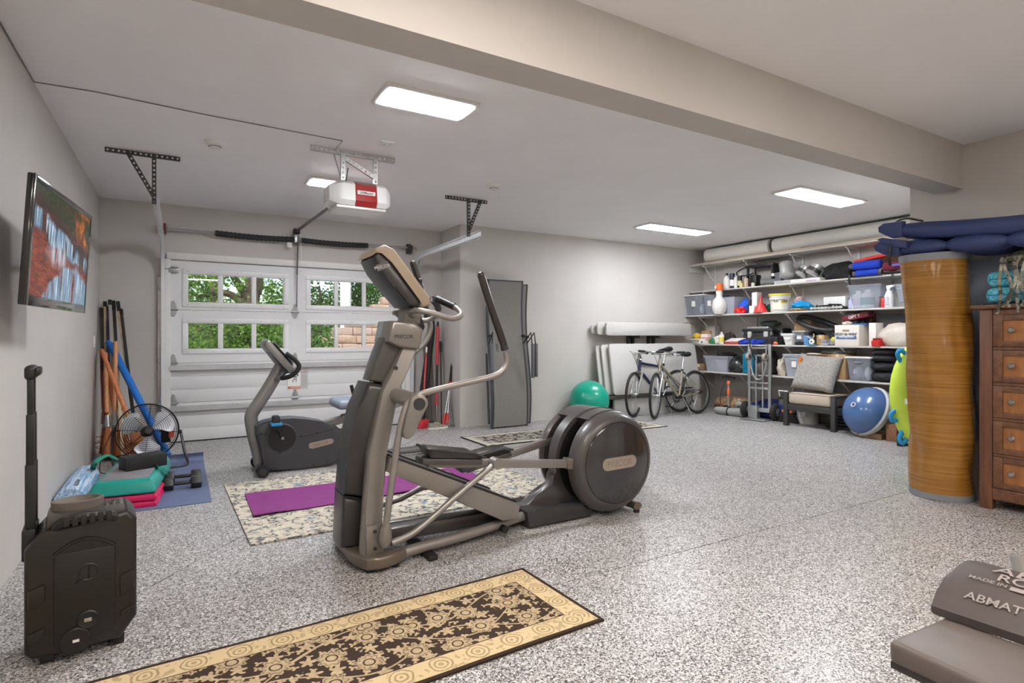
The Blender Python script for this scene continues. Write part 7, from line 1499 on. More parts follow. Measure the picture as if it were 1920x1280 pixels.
p = A(1595, 604, .1); d = V(.1, -.28, .06); t = thing('game_box', 'maroon game box lying tilted on the white file box', 'box', (p.x, p.y, z1 + .002)); M = Matrix.Translation(V(p.x - .03, p.y + .06, z1 + .045)) @ Matrix.Rotation(math.radians(-12), 4, 'X')
obj('box_body', G().box((0, -.3, -.0), (.16, .03, .07), .004, M=M), mat('maroon board', (104, 28, 38), .4), t, w=True); g = G(); g.text('GIFT Y', M @ frame((-.0012, -.13, .02), (0, -1, 0), (0, 0, 1)), .035); obj('lettering', g, PAPER, t, w=True)
obj('prop_book', G().box((p.x + .0, p.y - .2, z1 + .001), (p.x + .14, p.y + .09, z1 + .02), .003), mat('blue book', (36, 92, 160), .5), label='blue book lying under the maroon game box', cat='book')
carton('tall white carton on the fourth shelf right of the file box', 1629, 1642, 605, 4, .02, .3, mat('white carton plain', (226, 220, 214), .7), lid=False); 
for i, (u, lab) in enumerate(((1616, 'glass jar with a pale lid at the back of the fourth shelf, left one'), (1632, 'glass jar with a pale label at the back of the fourth shelf, right one'))):
    bottle(lab, u, 587, 4, .36, .06, mat('amber glass', (92, 60, 50), .15), mat('jar lid', (190, 182, 130), .4), mat('jar label', (206, 200, 176), .5), 'jar', 'can', z0=SHZ[4] + (.0015))
x, y0, y1, z0, z1 = sb(1634, 1649, 637, 4, -.03); t = thing('parts_bin', 'small red open front parts bin at the edge of the fourth shelf', 'bin', (x, (y0+y1)/2, z0)); g = G(); g.prism([(x, z0), (x + .16, z0), (x + .16, z1 + .02), (x + .06, z1 + .02), (x - .012, z1 - .02)], 'y', y0, y1, .004); obj('bin_body', g, mat('red bin', (206, 44, 38), .4), t, w=True); obj('bin_inside_shade', G().box((x + .015, y0 + .008, z1 + .0), (x + .15, y1 - .008, z1 + .0215)), mat('bin shade', (120, 26, 24), .6), t, w=True)  # darker red plate on the solid bin paints its shaded inside
obj('dark_case', G().box((SHX[4] + .2, sx(1700, 600, 4, .2).y, SHZ[4] + .001), (SHX[4] + .36, sx(1645, 600, 4, .2).y, SHZ[4] + .40), .01), mat('grey felt case', (66, 66, 70), .8), label='tall dark grey case at the back right of the fourth shelf', cat='case')
q = sx(1672, 640, 4, .06); g = G(); g.ball((q.x + .1, q.y - .06, SHZ[4] + .115), (.15, .26, .17), 3, .22, 2.2, seed=3, floor=SHZ[4] + .002)
for v in g.bm.verts:
    if v.co.z > SHZ[4] + .2: v.co.y += .3*(v.co.z - SHZ[4] - .2)
obj('canvas_bag', g, cloth('canvas', (206, 196, 184)), label='off-white canvas bag slumped at the right end of the fourth shelf', cat='bag')
# ---- lowest shelf
carton('small brown carton behind the nearer bicycle saddle on the lowest shelf', 1303, 1317, 682, 5, .02, .14, mat('dull brown carton', (120, 98, 72), .8), z0=None)
tub('cloudy storage tub with coiled hose inside on the lowest shelf behind the bicycles', 1320, 1364, 669, 5, .02, .34, FROST, FROST, (('coiled_hose', mat('pinkish hose', (206, 180, 186), .6), .3, .8, .8), ('grey_bundle', GR1, .05, .35, .6)), tag_=False)
lump('cable_heap', 'heap of black cables on the lid of the cloudy tub', 'cables', 1338, 1372, 661, 5, .06, .2, RUBBER, .5, 6, z0=onX(1340, 669, SHX[5] + .1).z + .02)
p = sx(1380, 690, 5, .12); t = thing('helmet', 'black sports helmet on the lowest shelf left of the blue jug', 'helmet', (p.x + .04, p.y, SHZ[5] + .0015)); g = G(); g.ball((0, 0, .11), (.13, .14, .13), 3, .04, 2, floor=0); obj('shell', g, mat('helmet shell', (34, 35, 36), .3, coat=.4), t); g = G(); g.ball((-.075, .02, .075), (.07, .08, .05), 2); obj('face_opening', g, mat('helmet lining', (18, 18, 18), .9), t); obj('ear_disc', G().lathe([(0, 0), (.03, 0), (.03, .012), (0, .012)], (-.06, -.115, .1), (-.5, -.8, 0), 14), mat('grey rubber', (104, 108, 106), .6), t); obj('vent_ridge', G().tube([(-.11, .03, .15), (-.06, .0, .225), (.02, 0, .24)], .014, n=8, sub=4), BLACK, t)
carton('white carton behind the black helmet on the lowest shelf', 1366, 1386, 671, 5, .26, .12, PAPER, lid=False)
p = sx(1402, 697, 5, .06); h = onX(1402, 663, p.x).z - SHZ[5]; t = thing('water_jug', 'teal blue plastic jug standing on the lowest shelf behind the hand truck', 'jug', (p.x + .05, p.y, SHZ[5] + .0015)); obj('jug_body', G().box((-.06, -.1, 0), (.1, .1, h), .03, 3), mat('teal jug', (10, 132, 166), .35), t); obj('moulded_panel', G().box((-.064, -.065, .06), (-.055, .06, h - .05), .004), mat('teal jug dark', (12, 118, 150), .4), t); obj('spout', G().cyl((0, .05, h), (0, .05, h + .03), .025, n=12), mat('teal jug', (10, 132, 166)), t)
lump('grey_cloth', 'crumpled grey bag behind the hand truck on the lowest shelf', 'bag', 1411, 1436, 678, 5, .04, .2, cloth('grey bag', (160, 152, 144), var=.2), .4, 8); lump('cream_sack', 'cream cloth sack right of the hand truck on the lowest shelf', 'sack', 1452, 1469, 670, 5, .02, .2, cloth('cream sack', (196, 186, 172), var=.15), .4, 9)
lump('dark_pack', 'dark backpack behind the hand truck on the lowest shelf', 'backpack', 1424, 1452, 656, 5, .16, .2, cloth('dark pack', (40, 38, 38)), .3, 10)
tub('grey lidded storage tote with a paper tag on the lowest shelf', 1469, 1507, 666, 5, .0, .34, mat('grey tote', (158, 162, 170), .5), mat('grey lid', (168, 172, 178)), ())
carton('large open brown carton on the lowest shelf behind the pillow', 1512, 1553, 664, 5, .0, .3, CARD, ext=lambda t, x, y0, y1, z0, z1: [obj('flap', G().box((x - .04, y0 + .01, z1 - .004), (x + .01, y1 - .01, z1 + .002)), CARD, t, w=True), obj('white_item', G().box((x + .01, y1 - .16, z1 + .002), (x + .1, y1 - .0, z1 + .012), .003), PAPER, t, w=True)])
lump('plastic_wrap', 'crumpled clear packing film sticking out of the open brown carton', 'packing film', 1535, 1582, 654, 5, .08, .2, clearm('packing film', (190, 194, 200), .55), .5, 3, z0=onX(1550, 664, SHX[5] + .1).z + .004); carton('second brown carton to the right of the open one on the lowest shelf', 1555, 1585, 664, 5, .06, .26, CARD)
tub('clear storage tub with white lid and grey latch on the lowest shelf, right', 1586, 1632, 671, 5, .0, .34, CLEAR, WHITE, (('paper_bundle', GR2, .5, .92, .6), ('cable_bundle', PAPER, .1, .45, .6), ('pink_box', mat('pink box', (196, 160, 148), .7), .75, .95, .2)), tag_=False, latch=mat('grey latch', (116, 120, 126), .5))
BLC = cloth('black bedding', (44, 43, 46))
for i, (u0, u1, vt, z) in enumerate(((1634, 1668, 698, 0), (1632, 1668, 683, .13), (1626, 1668, 668, .25), (1634, 1668, 654, .335))):
    x, y0, y1, z0, z1 = sb(u0, u1, vt, 5, .05); z0 += z; hh = (.13, .12, .095, .08)[i]; g = G(); g.ball((x + .14, (y0+y1)/2, z0 + hh/2), (.17, (y1-y0)/2 + .05, hh/2 + .005), 3, .12, 3, seed=i); obj('folded_cushion', g, BLC, label=('black folded cushion at the right end of the lowest shelf, ' + ('bottom of the four', 'second from the bottom', 'third from the bottom', 'top of the four')[i]), cat='cushion')
# ================================================================== ON THE FLOOR BY THE SHELVES
def fz(u, v): return fl(u, v)
# soil bag behind the bicycles
p = fz(1338, 771); SOILM = mat('soil bag film', (150, 118, 88), .45, var=.45, vs=26, bump=.008, bs=20)
t = thing('soil_bag', 'brown printed potting soil bag lying under the lowest shelf behind the bicycles', 'bag', (7.75, 6.05, .001)); g = G(); g.ball((0, 0, .12), (.2, .42, .15), 3, .12, 2.2, seed=4, floor=0.001); obj('bag_body', g, SOILM, t)
g = G(); g.box((-.195, -.3, .03), (-.16, .3, .085), .004, M=Matrix.Rotation(math.radians(12), 4, 'Y')); lb = obj('dark_label', g, mat('soil label', (70, 52, 40), .6), t); g = G(); g.text('POTTING MIX', Matrix.Rotation(math.radians(12), 4, 'Y') @ frame((-.197, .0, .043), (0, -1, 0), (0, 0, 1)), .032); obj('lettering', g, mat('soil print', (196, 170, 140), .6), lb)
# tarp roll
a, b = fz(1340, 775), fz(1396, 782); a.z = b.z = .062; g = G(); m_ = (a + b)/2; g.tube([a, a + (b-a)*.1, m_ + V(.0, 0, -.004), b - (b-a)*.1, b], [.03, .055, .062, .066, .058], n=14, sub=3)
for v in g.bm.verts: v.co += Vector((noise.noise(v.co*9), 0, noise.noise(v.co*7 + Vector((3,3,3)))))*.008; v.co.z = max(v.co.z, .003)
t = thing('rolled_tarp', 'rolled grey tarp lying on the floor between the bicycle and hand truck', 'tarp', (m_.x, m_.y, 0)); obj('roll', g, mat('grey tarp', (150, 152, 150), .7, var=.08, bump=.006, bs=20), t, w=True); obj('dark_strap', G().tube([m_ + V(-.066*math.sin(q), .0, .066*math.cos(q)) for q in [k*PI/8 for k in range(17)]], .012, n=5, closed=False), BLACK, t, w=True)
# pump
p = fz(1366, 776); t = thing('floor_pump', 'bicycle floor pump with orange collars and black T handle', 'pump', (p.x, p.y, .001)); zt = D_ = onX(1366, 706, p.x).z
obj('barrel', G().cyl((0, 0, .03), (0, 0, zt - .06), .018, n=12), SILVER, t); ORG = mat('orange plastic', (224, 112, 60), .4)
for za, zb, r in ((zt - .13, zt - .07, .03), (zt*.5, zt*.5 + .11, .024)): obj('orange_collar', G().lathe([(.019, za), (r, za + .01), (r, zb - .01), (.019, zb)], n=14), ORG, t)
obj('rod', G().cyl((0, 0, zt - .07), (0, 0, zt - .01), .008, n=8), BLACK, t); obj('handle', G().tube([(.02, .13, zt - .012), (0, .05, zt), (0, -.05, zt), (-.02, -.13, zt - .012)], .016, n=8, sub=3), BLACK, t); obj('foot_base', G().box((-.05, -.13, 0), (.05, .13, .03), .01), BLACK, t); obj('gauge', G().cyl((-.04, .04, .1), (.0, .03, .1), .04, n=16), BLACK, t); obj('hose', G().tube([(0, .03, .05), (-.05, .12, .2), (-.02, .06, .5), (0, .02, zt - .15)], .006, n=6, sub=5), BLACK, t)
# camouflage pack & dark blue bag under the shelf
def ball_thing(name, lab, cat, c, r, m, jag, seed): g = G(); g.ball(c, r, 3, jag, 2.4, seed=seed, floor=.003); return obj(name, g, m, label=lab, cat=cat)
q = N('camouflage cloth'); v = q.tc(); q.set(Base_Color=q.ramp(q.noise(v, 14, 3, .6), [(.35, (70, 70, 60)), (.45, (128, 126, 112)), (.6, (168, 164, 150)), (.7, (196, 192, 182))], 'CONSTANT'), Roughness=.9); CAMO = q.m
p = fz(1393, 778); ball_thing('camouflage_pack', 'grey camouflage pack on the floor behind the hand truck wheel', 'bag', (p.x + .12, p.y + .12, .12), (.18, .22, .13), CAMO, .25, 5)
ball_thing('blue_tarp', 'dark blue tarp bundle under the lowest shelf behind the hand truck', 'tarp', (7.72, 5.32, .13), (.2, .5, .15), cloth('dark blue tarp', (24, 40, 100)), .3, 6)
# hand truck
h0, h1 = fz(1408, 783), fz(1452, 788); ht = (h0 + h1)/2 + V(-.16, .02, 0); rzh = math.atan2(h1.y - h0.y, h1.x - h0.x); W_ = (h1 - h0).length
ht_t = thing('hand_truck', 'aluminium hand truck with black pneumatic tyres standing against the shelves', 'hand truck', (ht.x + .12, ht.y, 0), rzh)
ALT = mat('aluminium tube', (182, 183, 184), .32, .8, var=.05); zt = onX(1432, 645, ht.x + .1).z; hw = .23
hw = .155
for s in (-1, 1):
    obj('side_rail', G().box((s*hw - .022, -.02, .12), (s*hw + .022, .025, zt), .006), ALT, ht_t); obj('inner_rail', G().box((s*hw*.32 - .013, -.012, .16), (s*hw*.32 + .013, .018, zt - .16), .004), ALT, ht_t); obj('second_rail', G().cyl((s*hw*.74, -.03, .75), (s*hw*.74, -.03, zt + .0), .012, n=10), ALT, ht_t)
    w_ = obj('wheel', G().tube([(s*(hw - .0) + s*.03, .02, .125), (s*hw + s*.05, .02, .125), (s*hw + s*.09, .02, .125), (s*hw + s*.11, .02, .125)], [.1, .125, .125, .1], n=26), TYRE, ht_t); obj('wheel_rim', G().tube([(s*(hw + .02), .02, .125), (s*(hw + .115), .02, .125)], .06, n=20), ALT, w_); obj('wheel_hub', G().tube([(s*(hw + .1), .02, .125), (s*(hw + .13), .02, .125)], .02, n=12), DKMETAL, w_)
    c_ = obj('swivel_caster', G().cyl((s*hw*.8 - .02, -.09, zt - .19), (s*hw*.8 + .02, -.09, zt - .19), .055, n=20), mat('caster', (150, 140, 130), .5), ht_t); obj('caster_hub', G().cyl((s*hw*.8 - .025, -.09, zt - .19), (s*hw*.8 + .025, -.09, zt - .19), .03, n=14), CHROME, c_)
for z, r in ((zt - .06, .014), (zt - .17, .012), (.46, .016), (.54, .012)): obj('cross_bar', G().box((-hw, -.016, z - r), (hw, .016, z + r), .004), ALT, ht_t)
obj('strap_loop', G().tube([(-hw*.78, -.035, .82), (-hw*.5, -.04, .66), (-hw*.2, -.04, .60), (hw*.2, -.04, .60), (hw*.5, -.04, .66), (hw*.78, -.035, .82)], .012, n=8, sub=4), ALT, ht_t); obj('axle_beam', G().box((-hw - .02, -.03, .11), (hw + .02, .05, .17), .008), ALT, ht_t); obj('toe_plate', G().box((-hw - .03, -.24, .008), (hw + .03, .0, .02), .003), ALT, ht_t); obj('axle_bracket', G().box((-hw + .02, -.09, .02), (-hw + .16, .02, .2), .006), ALT, ht_t); obj('bungee_cord', G().tube([(-hw*.9, -.03, zt - .01), (-hw*.6, -.05, zt - .12), (-hw*.3, -.04, zt - .24)], .01, n=6, sub=3), BLACK, ht_t)
for s in (-1, 1): obj('top_grip', G().tube([(s*hw, 0, zt - .02), (s*hw, .0, zt + .05), (s*hw - s*.03, .03, zt + .12)], .015, n=8, sub=3), BLACK, ht_t)
# angle broom with grey pole
a, b = onX(1502, 669, 7.42), fz(1474, 791); t = thing('angle_broom', 'black bristled broom with a grey pole and orange tip behind the chair', 'broom', (b.x, b.y, 0)); d = b - a
obj('pole', G().tube([a + d*.07, a + d*.86], .014, n=10), SILVER, t, w=True); obj('orange_tip', G().tube([a, a + d*.02, a + d*.1], [.014, .019, .017], n=10), mat('orange tip', (232, 128, 40), .45), t, w=True)
b = a + d*.86; g = G(); g.prism([(b.y - .07, b.z + .03), (b.y + .07, b.z + .03), (b.y + .16, .003), (b.y - .16, .003)], 'x', b.x - .03, b.x + .03, .008); obj('bristle_fan', g, mat('black bristle', (32, 31, 30), .9, bump=.004, bs=120), t, w=True); obj('orange_block', G().box((b.x - .034, b.y - .08, b.z + .01), (b.x + .034, b.y + .08, b.z + .045), .006), ORG, t, w=True)
# buckets under the chair/shelf
def bucket(lab, x, y, r, h, m, lid=None):
    t = thing('bucket', lab, 'bucket', (x, y, .001)); obj('bucket_body', G().lathe([(0, 0), (r*.86, 0), (r*.97, h*.8), (r*1.05, h*.82), (r*1.05, h*.86), (r, h*.88), (r*1.04, h), (r*.95, h), (r*.82, .02), (0, .02)], n=26), m, t); obj('bail_wire', G().tube([(0, -r*1.04, h*.9), (-r*.9, -r*.5, h*.55), (-r*1.05, 0, h*.42), (-r*.9, r*.5, h*.55), (0, r*1.04, h*.9)], .004, n=5, sub=4), DKMETAL, t); return t
bk1 = bucket('white plastic bucket standing on the floor behind the chair', 7.70, 4.83, .16, .40, mat('bucket white', (206, 204, 200), .5)); obj('product_label', G().box((-.155, -.06, .1), (-.14, .02, .17)), PAPER, bk1)
bucket('dark grey bucket standing on the floor behind the chair', 7.78, 4.42, .15, .36, mat('bucket grey', (104, 102, 100), .5))
t = thing('paint_can', 'dull green can with a label under the right side of the chair', 'can', (7.80, 4.02, .001)); obj('can_body', G().lathe([(0, 0), (.11, 0), (.11, .24), (.115, .25), (0, .25)], n=22), mat('sage can', (112, 124, 112), .45), t); obj('can_label', G().lathe([(.1108, .06), (.1108, .19)], n=22), mat('can label', (176, 184, 172), .5), t)
for k in range(4): obj('folding_stool', G().box((7.52 + .03*k, 3.92 + .02*k, .003 + .04*k), (7.86 - .03*k, 4.46 - .03*k, .033 + .04*k), .006), BLACK, label='black folded stool lying flat under the chair, ' + ('bottom of four', 'second of four', 'third of four', 'top of four')[k], cat='stool')
# radio / valve box left of the chair
p = fz(1476, 775); t = thing('charcoal_chimney', 'small grey metal canister with a handle behind the chair front leg', 'canister', (7.66, 5.10, .001)); obj('canister_body', G().box((-.1, -.09, 0), (.1, .09, .32), .015), mat('dull metal', (106, 108, 110), .45, .4), t); obj('lid', G().box((-.105, -.095, .32), (.105, .095, .36), .012), DKMETAL, t); obj('carry_handle', G().tube([(-.09, .07, .34), (-.12, .07, .44), (-.12, -.07, .44), (-.09, -.07, .34)], .009, n=6), PAPER, t)
# ---- ottoman style patio chair with cushion, pillow
c1, c2 = fz(1474.5, 797), fz(1563.5, 810); cd = (c2 - c1).normalized(); crz = math.atan2(cd.y, cd.x); CW = (c2 - c1).length
ch = thing('patio_seat', 'black framed low patio seat with a beige cushion before the shelves', 'chair', (c1.x, c1.y, 0), crz); CF = mat('charcoal frame', (58, 57, 56), .5); zt = onX(1474.5, 737, c1.x).z; CD = .52
for x, y in ((0, 0), (CW, 0), (0, CD), (CW, CD)): obj('leg', G().box((x - .03, y - .03, .001), (x + .03, y + .03, zt if y == 0 else zt - .02), .005), CF, ch)
obj('front_rail', G().box((.03, -.02, zt - .22), (CW - .03, .02, zt - .14), .004), CF, ch); obj('rear_rail', G().box((.03, CD - .02, zt - .22), (CW - .03, CD + .02, zt - .14), .004), CF, ch)
for x in (0, CW): obj('side_rail', G().box((x - .02, .03, zt - .22), (x + .02, CD - .03, zt - .15), .004), CF, ch); obj('arm_rail', G().box((x - .03, -.03, zt - .012), (x + .03, CD + .03, zt + .012), .005), CF, ch)
obj('seat_slats', G().box((.03, .0, zt - .15), (CW - .03, CD, zt - .135)), CF, ch)
g = G(); g.box((.035, -.02, zt - .134), (CW - .035, CD, zt + .02), .035, 3); CUS = mat('beige cushion', (186, 172, 154), .85, var=.03, bump=.0006, bs=300); cu = obj('seat_cushion', g, CUS, ch); obj('piping', G().tube([(.045, -.012, zt + .008), (CW - .045, -.012, zt + .008), (CW - .045, CD - .02, zt + .008), (.045, CD - .02, zt + .008)], .006, n=6, closed=True), mat('dark piping', (120, 108, 96), .85), cu)
# pillow leaning back on the shelf edge
PM = mat('tweed pillow', (152, 148, 143), .95, var=.4, vs=110, bump=.0015, bs=300)
pb0, pb1 = V(.10, .06, zt + .025), V(CW - .08, .06, zt + .025)
pw, ph = .60, .52; t = thing('throw_pillow', 'square grey tweed pillow leaning on the beige cushion', 'pillow', wm(ch) @ V(.31*CW + .0, .08, zt + .04), rot=(0, 0, 0)); 
Mp = Matrix.Translation(V(CW*.44, .10, zt + .055)) @ Matrix.Rotation(math.radians(4), 4, 'Y') @ Matrix.Rotation(math.radians(68), 4, 'X') 
g = G(); g.pillow((-pw/2, 0, -.085), (pw/2, ph, .085), .25, 14, M=wm(ch) @ Mp, k=.4); obj('pillow_body', g, PM, t, w=True, angle=80)
# ---- bosu: half dome balance trainer stood on edge
bc_ = onX(1616, 752, 7.25); bt = thing('balance_trainer', 'blue half dome balance trainer stood on edge by the chair', 'balance trainer', (bc_.x, bc_.y, 0))
ax = (V(-.80, .40, .40)).normalized(); Rb = .32; u_ = ax.orthogonal(); 
low = Rb*math.sqrt(1 - ax.z**2) + .035*ax.z; cen = V(bc_.x + .06, bc_.y - .05, Rb*math.sqrt(1 - ax.z**2) + .012)
qd = Vector((0,0,1)).rotation_difference(ax)
obj('dome', G().lathe([(Rb*.93, .02)] + [(Rb*.93*math.cos(k/14*PI/2), .02 + .25*math.sin(k/14*PI/2)) for k in range(1, 14)] + [(0, .27)], cen, ax, 44), mat('blue dome', (72, 104, 152), .25, coat=.3, var=.02), bt, w=True)
obj('grey_rim', G().lathe([(0, -.03), (Rb*.97, -.03), (Rb*1.0, -.015), (Rb*1.0, .02), (Rb*.94, .035), (Rb*.9, .03)], cen, ax, 44), mat('grey rim', (178, 180, 180), .5), bt, w=True)
obj('under_base', G().lathe([(0, -.045), (Rb*.8, -.045), (Rb*.85, -.03), (0, -.03)], cen, ax, 40), BLACK, bt, w=True)
lp = cen + qd @ V(0, 0, .02); dirs = (V(-.62, .05, .12) + ax*.9).normalized()
lg = cen + ax*.02 + (V(-.93, .36, .06)).normalized()*.0
pt = onX(1600, 758, 6.9)
hit = None
dcam = (Vector((0,0,CAMH)) - pt).normalized()
# logo ring sits on the dome where the sight line meets it
o_, dd = Vector((0,0,CAMH)), (pt - Vector((0,0,CAMH))).normalized(); oc_ = o_ - (cen + ax*.02); bq = oc_.dot(dd); cq = oc_.dot(oc_) - (.268)**2; disc = bq*bq - cq
if disc > 0:
    hit = o_ + dd*(-bq - math.sqrt(disc)); nrm_ = (hit - cen - ax*.02).normalized()
    obj('printed_ring', G().torus(hit + nrm_*.002, .025, .005, tuple(nrm_), 20, 6), PAPER, bt, w=True)
# bits at the wall end: timber, blue bottles
for i, (x0, y0, x1, y1, z0, z1, c_, lab) in enumerate(((7.16, 3.58, 7.42, 3.86, .002, .07, (120, 88, 54), 'yellow brown timber block on the floor beside the balance trainer'), (7.2, 3.42, 7.36, 3.55, .002, .2, (124, 80, 52), 'reddish wooden block standing behind the balance trainer'))):
    obj('timber_block', G().box((x0, y0, z0), (x1, y1, z1), .004), woodgrain('block wood %d' % i, c_, tuple(min(255, k + 40) for k in c_), (4, 40, 40)), label=lab, cat='block')
pf_ = fz(1672, 800); t = thing('black_stand', 'black folded stand leaning beside the lime board', 'stand', (6.97, 3.29, .001)); obj('post', G().tube([(0, 0, .0), (.02, .02, .95)], .03, n=10), BLACK, t); obj('post', G().tube([(.08, -.03, .0), (.06, .0, .9)], .022, n=10), BLACK, t); obj('collar', G().cyl((.01, .01, .72), (.015, .015, .8), .042, n=12), DARK, t)
# ---- lime kneeboard/tube standing on edge
LIME = mat('lime vinyl', (190, 214, 70), .45, var=.04); tb = thing('towable_tube', 'lime and black towable water tube stood on edge behind the flooring roll', 'water tube', (6.35, 2.85, 0))
nx_ = V(-.90, -.44, 0).normalized(); sd_ = V(-nx_.y, nx_.x, 0); cq = V(6.62, 2.82, .625)
el_ = lambda r, a: cq + sd_*(r*.33*math.cos(a)) + V(0, 0, r*.615*math.sin(a))
g = G(); g.tube([el_(.86, 2*PI*k/36) for k in range(36)], .085, n=12, closed=True, up=tuple(nx_)); obj('lime_rim', g, LIME, tb, w=True)
g = G(); 
pts = [el_(.8, 2*PI*k/36) for k in range(36)]; g.face([p + nx_*.03 for p in pts]); g.face([p - nx_*.03 for p in reversed(pts)]); obj('black_deck', g, cloth('black deck', (30, 30, 31)), tb, w=True)
obj('seam_line', G().tube([el_(.95, 2*PI*k/36) + nx_*.07 for k in range(36)], .004, n=5, closed=True), DARK, tb, w=True)
for a in (2.45, 3.5, 3.9): obj('blue_handle', G().tube([el_(.98, a - .09) + nx_*.05, el_(1.12, a - .05) + nx_*.08, el_(1.12, a + .05) + nx_*.08, el_(.98, a + .09) + nx_*.05], .022, n=8, sub=3), mat('cyan webbing', (20, 140, 190), .55), tb, w=True)
obj('valve', G().cyl(el_(.7, 3.3) + nx_*.02, el_(.7, 3.3) + nx_*.07, .03, n=12), PAPER, tb, w=True)
# ---- roll of wood-look vinyl flooring
q = N('wood look vinyl'); v = q.tc(); n1 = q.noise(q.map(v, sc=(1.6, 1.6, 80)), 1.0, 5, .7); n2 = q.noise(q.map(v, sc=(1.0, 1.0, 7)), 1.0, 2)
col = q.ramp(n1, [(.28, (120, 80, 30)), (.5, (154, 107, 42)), (.72, (178, 130, 62))]); col = q.mix(q.math('MULTIPLY', n2, .35), col, (138, 92, 34))
q.set(Base_Color=col, Roughness=.2, Specular_IOR_Level=.55); q.bump(q.noise(q.map(v, sc=(1, 1, .7)), 5, 2), .02); VIN = q.m; VBK = mat('vinyl backing', (128, 130, 136), .55)
rl = thing('flooring_roll', 'tall roll of wood look vinyl flooring stood on end by the chest of drawers', 'flooring roll', (5.06, 2.14, 0))
def rollxy(a, z, r):
    k = z/1.85; bx_ = -.07*k + .025*math.sin(k*PI); by_ = .02*k; wob = 1 + .05*math.sin(a*2 + k*3) + .05*k*math.cos(a*3) + .045*math.sin(k*9 + a)*math.exp(-((a - 4.2)**2)*.8)
    wob += .10*noise.noise(V(math.cos(a)*1.3, math.sin(a)*1.3, z*2.4)) + .05*noise.noise(V(math.cos(a)*2.6 + 4, math.sin(a)*2.6, z*5 + a))
    return V(5.09 + bx_ + r*wob*math.cos(a), 2.105 + by_ + r*wob*math.sin(a), z)
def vin(z0, z1, r0, nm, m, th):
    g = G(); 
    def f(u, v):
        a = .5 + u*2*PI*1.06; return rollxy(a, z0 + (z1 - z0)*v, r0 + .012*u)
    g.sheet(f, 96, 48, th); return obj(nm, g, m, rl, w=True, angle=60)
vin(.004, 1.85, .206, 'vinyl_sheet', VIN, .006); vin(.002, .05, .2085, 'lower_edge_band', VBK, .006); vin(1.80, 1.852, .2085, 'upper_edge_band', VBK, .006)
g = G(); g.sheet(lambda u, v: rollxy(u*2*PI*2.4, .01 + 1.83*v, .10 + .085*u), 70, 6, .004); obj('inner_coils', g, VBK, rl, w=True, angle=60)
g = G(); g.sheet(lambda u, v: (XN - .045 - .02*math.sin(v*6 + u*2), 2.02 - (.16 + .34*v*v)*u, .42 + 1.40*v), 10, 18, .006); obj('foam_sheet', g, mat('pale blue foam', (150, 162, 180), .6), label='pale blue grey foam sheet standing on the wall behind the chest of drawers', cat='sheet')
# ---- chest of drawers
OAK = woodgrain('walnut stain', (84, 54, 36), (122, 82, 56), (3, 30, 30), .42); OAKV = woodgrain('walnut stain upright', (82, 52, 36), (120, 80, 56), (30, 30, 3), .42); PANEL_W = woodgrain('honey drawer panel', (134, 86, 46), (166, 112, 64), (3, 26, 4), .4)
d0 = fl(1833, 949); DXF, DY1 = d0.x, d0.y; DXF = 4.965; DY1 = 1.822; DWd = .98; DDp = .385; DH = 1.452
dr = thing('chest_of_drawers', 'dark wooden chest with five honey panelled drawers and round knobs', 'dresser', (DXF + DDp/2, DY1 - DWd/2, 0))
for x in (DXF, DXF + DDp - .06):
    for y in (DY1 - .075, DY1 - DWd): obj('corner_post', G().box((x, y, .001), (x + .06, y + .075, DH - .03), .004), OAKV, dr, w=True)
obj('top', G().box((DXF - .03, DY1 - DWd - .03, DH - .03), (DXF + DDp + .008, DY1 + .045, DH), .006), OAK, dr, w=True)
obj('side_panel', G().box((DXF + .06, DY1 - .03, .08), (DXF + DDp - .06, DY1 - .012, DH - .03)), OAKV, dr, w=True); obj('side_panel', G().box((DXF + .06, DY1 - DWd + .012, .08), (DXF + DDp - .06, DY1 - DWd + .03, DH - .03)), OAKV, dr, w=True); obj('back_panel', G().box((DXF + DDp - .02, DY1 - DWd + .06, .1), (DXF + DDp - .01, DY1 - .06, DH - .03)), OAK, dr, w=True)
obj('bottom_rail', G().box((DXF + .004, DY1 - DWd + .075, .075), (DXF + .03, DY1 - .075, .155), .003), OAK, dr, w=True); obj('top_rail', G().box((DXF + .006, DY1 - DWd + .075, DH - .085), (DXF + .03, DY1 - .075, DH - .03), .003), OAK, dr, w=True)
zs = [(1.155, 1.378), (.905, 1.13), (.655, .88), (.402, .632), (.16, .380)]; ya, yb = DY1 - .078, DY1 - DWd + .078
for k, (z0, z1) in enumerate(zs):
    g = G(); f_ = .055; x0, x1 = DXF + .002, DXF + .024
    g.box((x0, yb, z0), (x1, yb + f_, z1), .003); g.box((x0, ya - f_, z0), (x1, ya, z1), .003); g.box((x0, yb + f_, z0), (x1, ya - f_, z0 + f_*.72), .003); g.box((x0, yb + f_, z1 - f_*.72), (x1, ya - f_, z1), .003)
    dw = obj('drawer', g, OAK, dr, w=True); obj('drawer_panel', G().box((DXF + .014, yb + f_ - .002, z0 + f_*.7), (DXF + .026, ya - f_ + .002, z1 - f_*.7)), PANEL_W, dw, w=True, label='honey coloured recessed panel')
    for u in (1897, 1960): y = onX(1897, 700, DXF).y if u == 1897 else DY1 - DWd + (DY1 - onX(1897, 700, DXF).y); obj('knob', G().lathe([(0, .0), (.007, 0), (.007, .012), (.018, .02), (.02, .028), (.014, .036), (0, .037)], (DXF + .014, y, (z0+z1)/2 + .004), (-1, 0, 0), 18), mat('pewter knob', (160, 158, 156), .28, .8), dw, w=True)
    if k < 4: obj('divider_rail', G().box((DXF + .008, yb, zs[k+1][1] + .003), (DXF + .03, ya, z0 - .003)), OAK, dr, w=True)
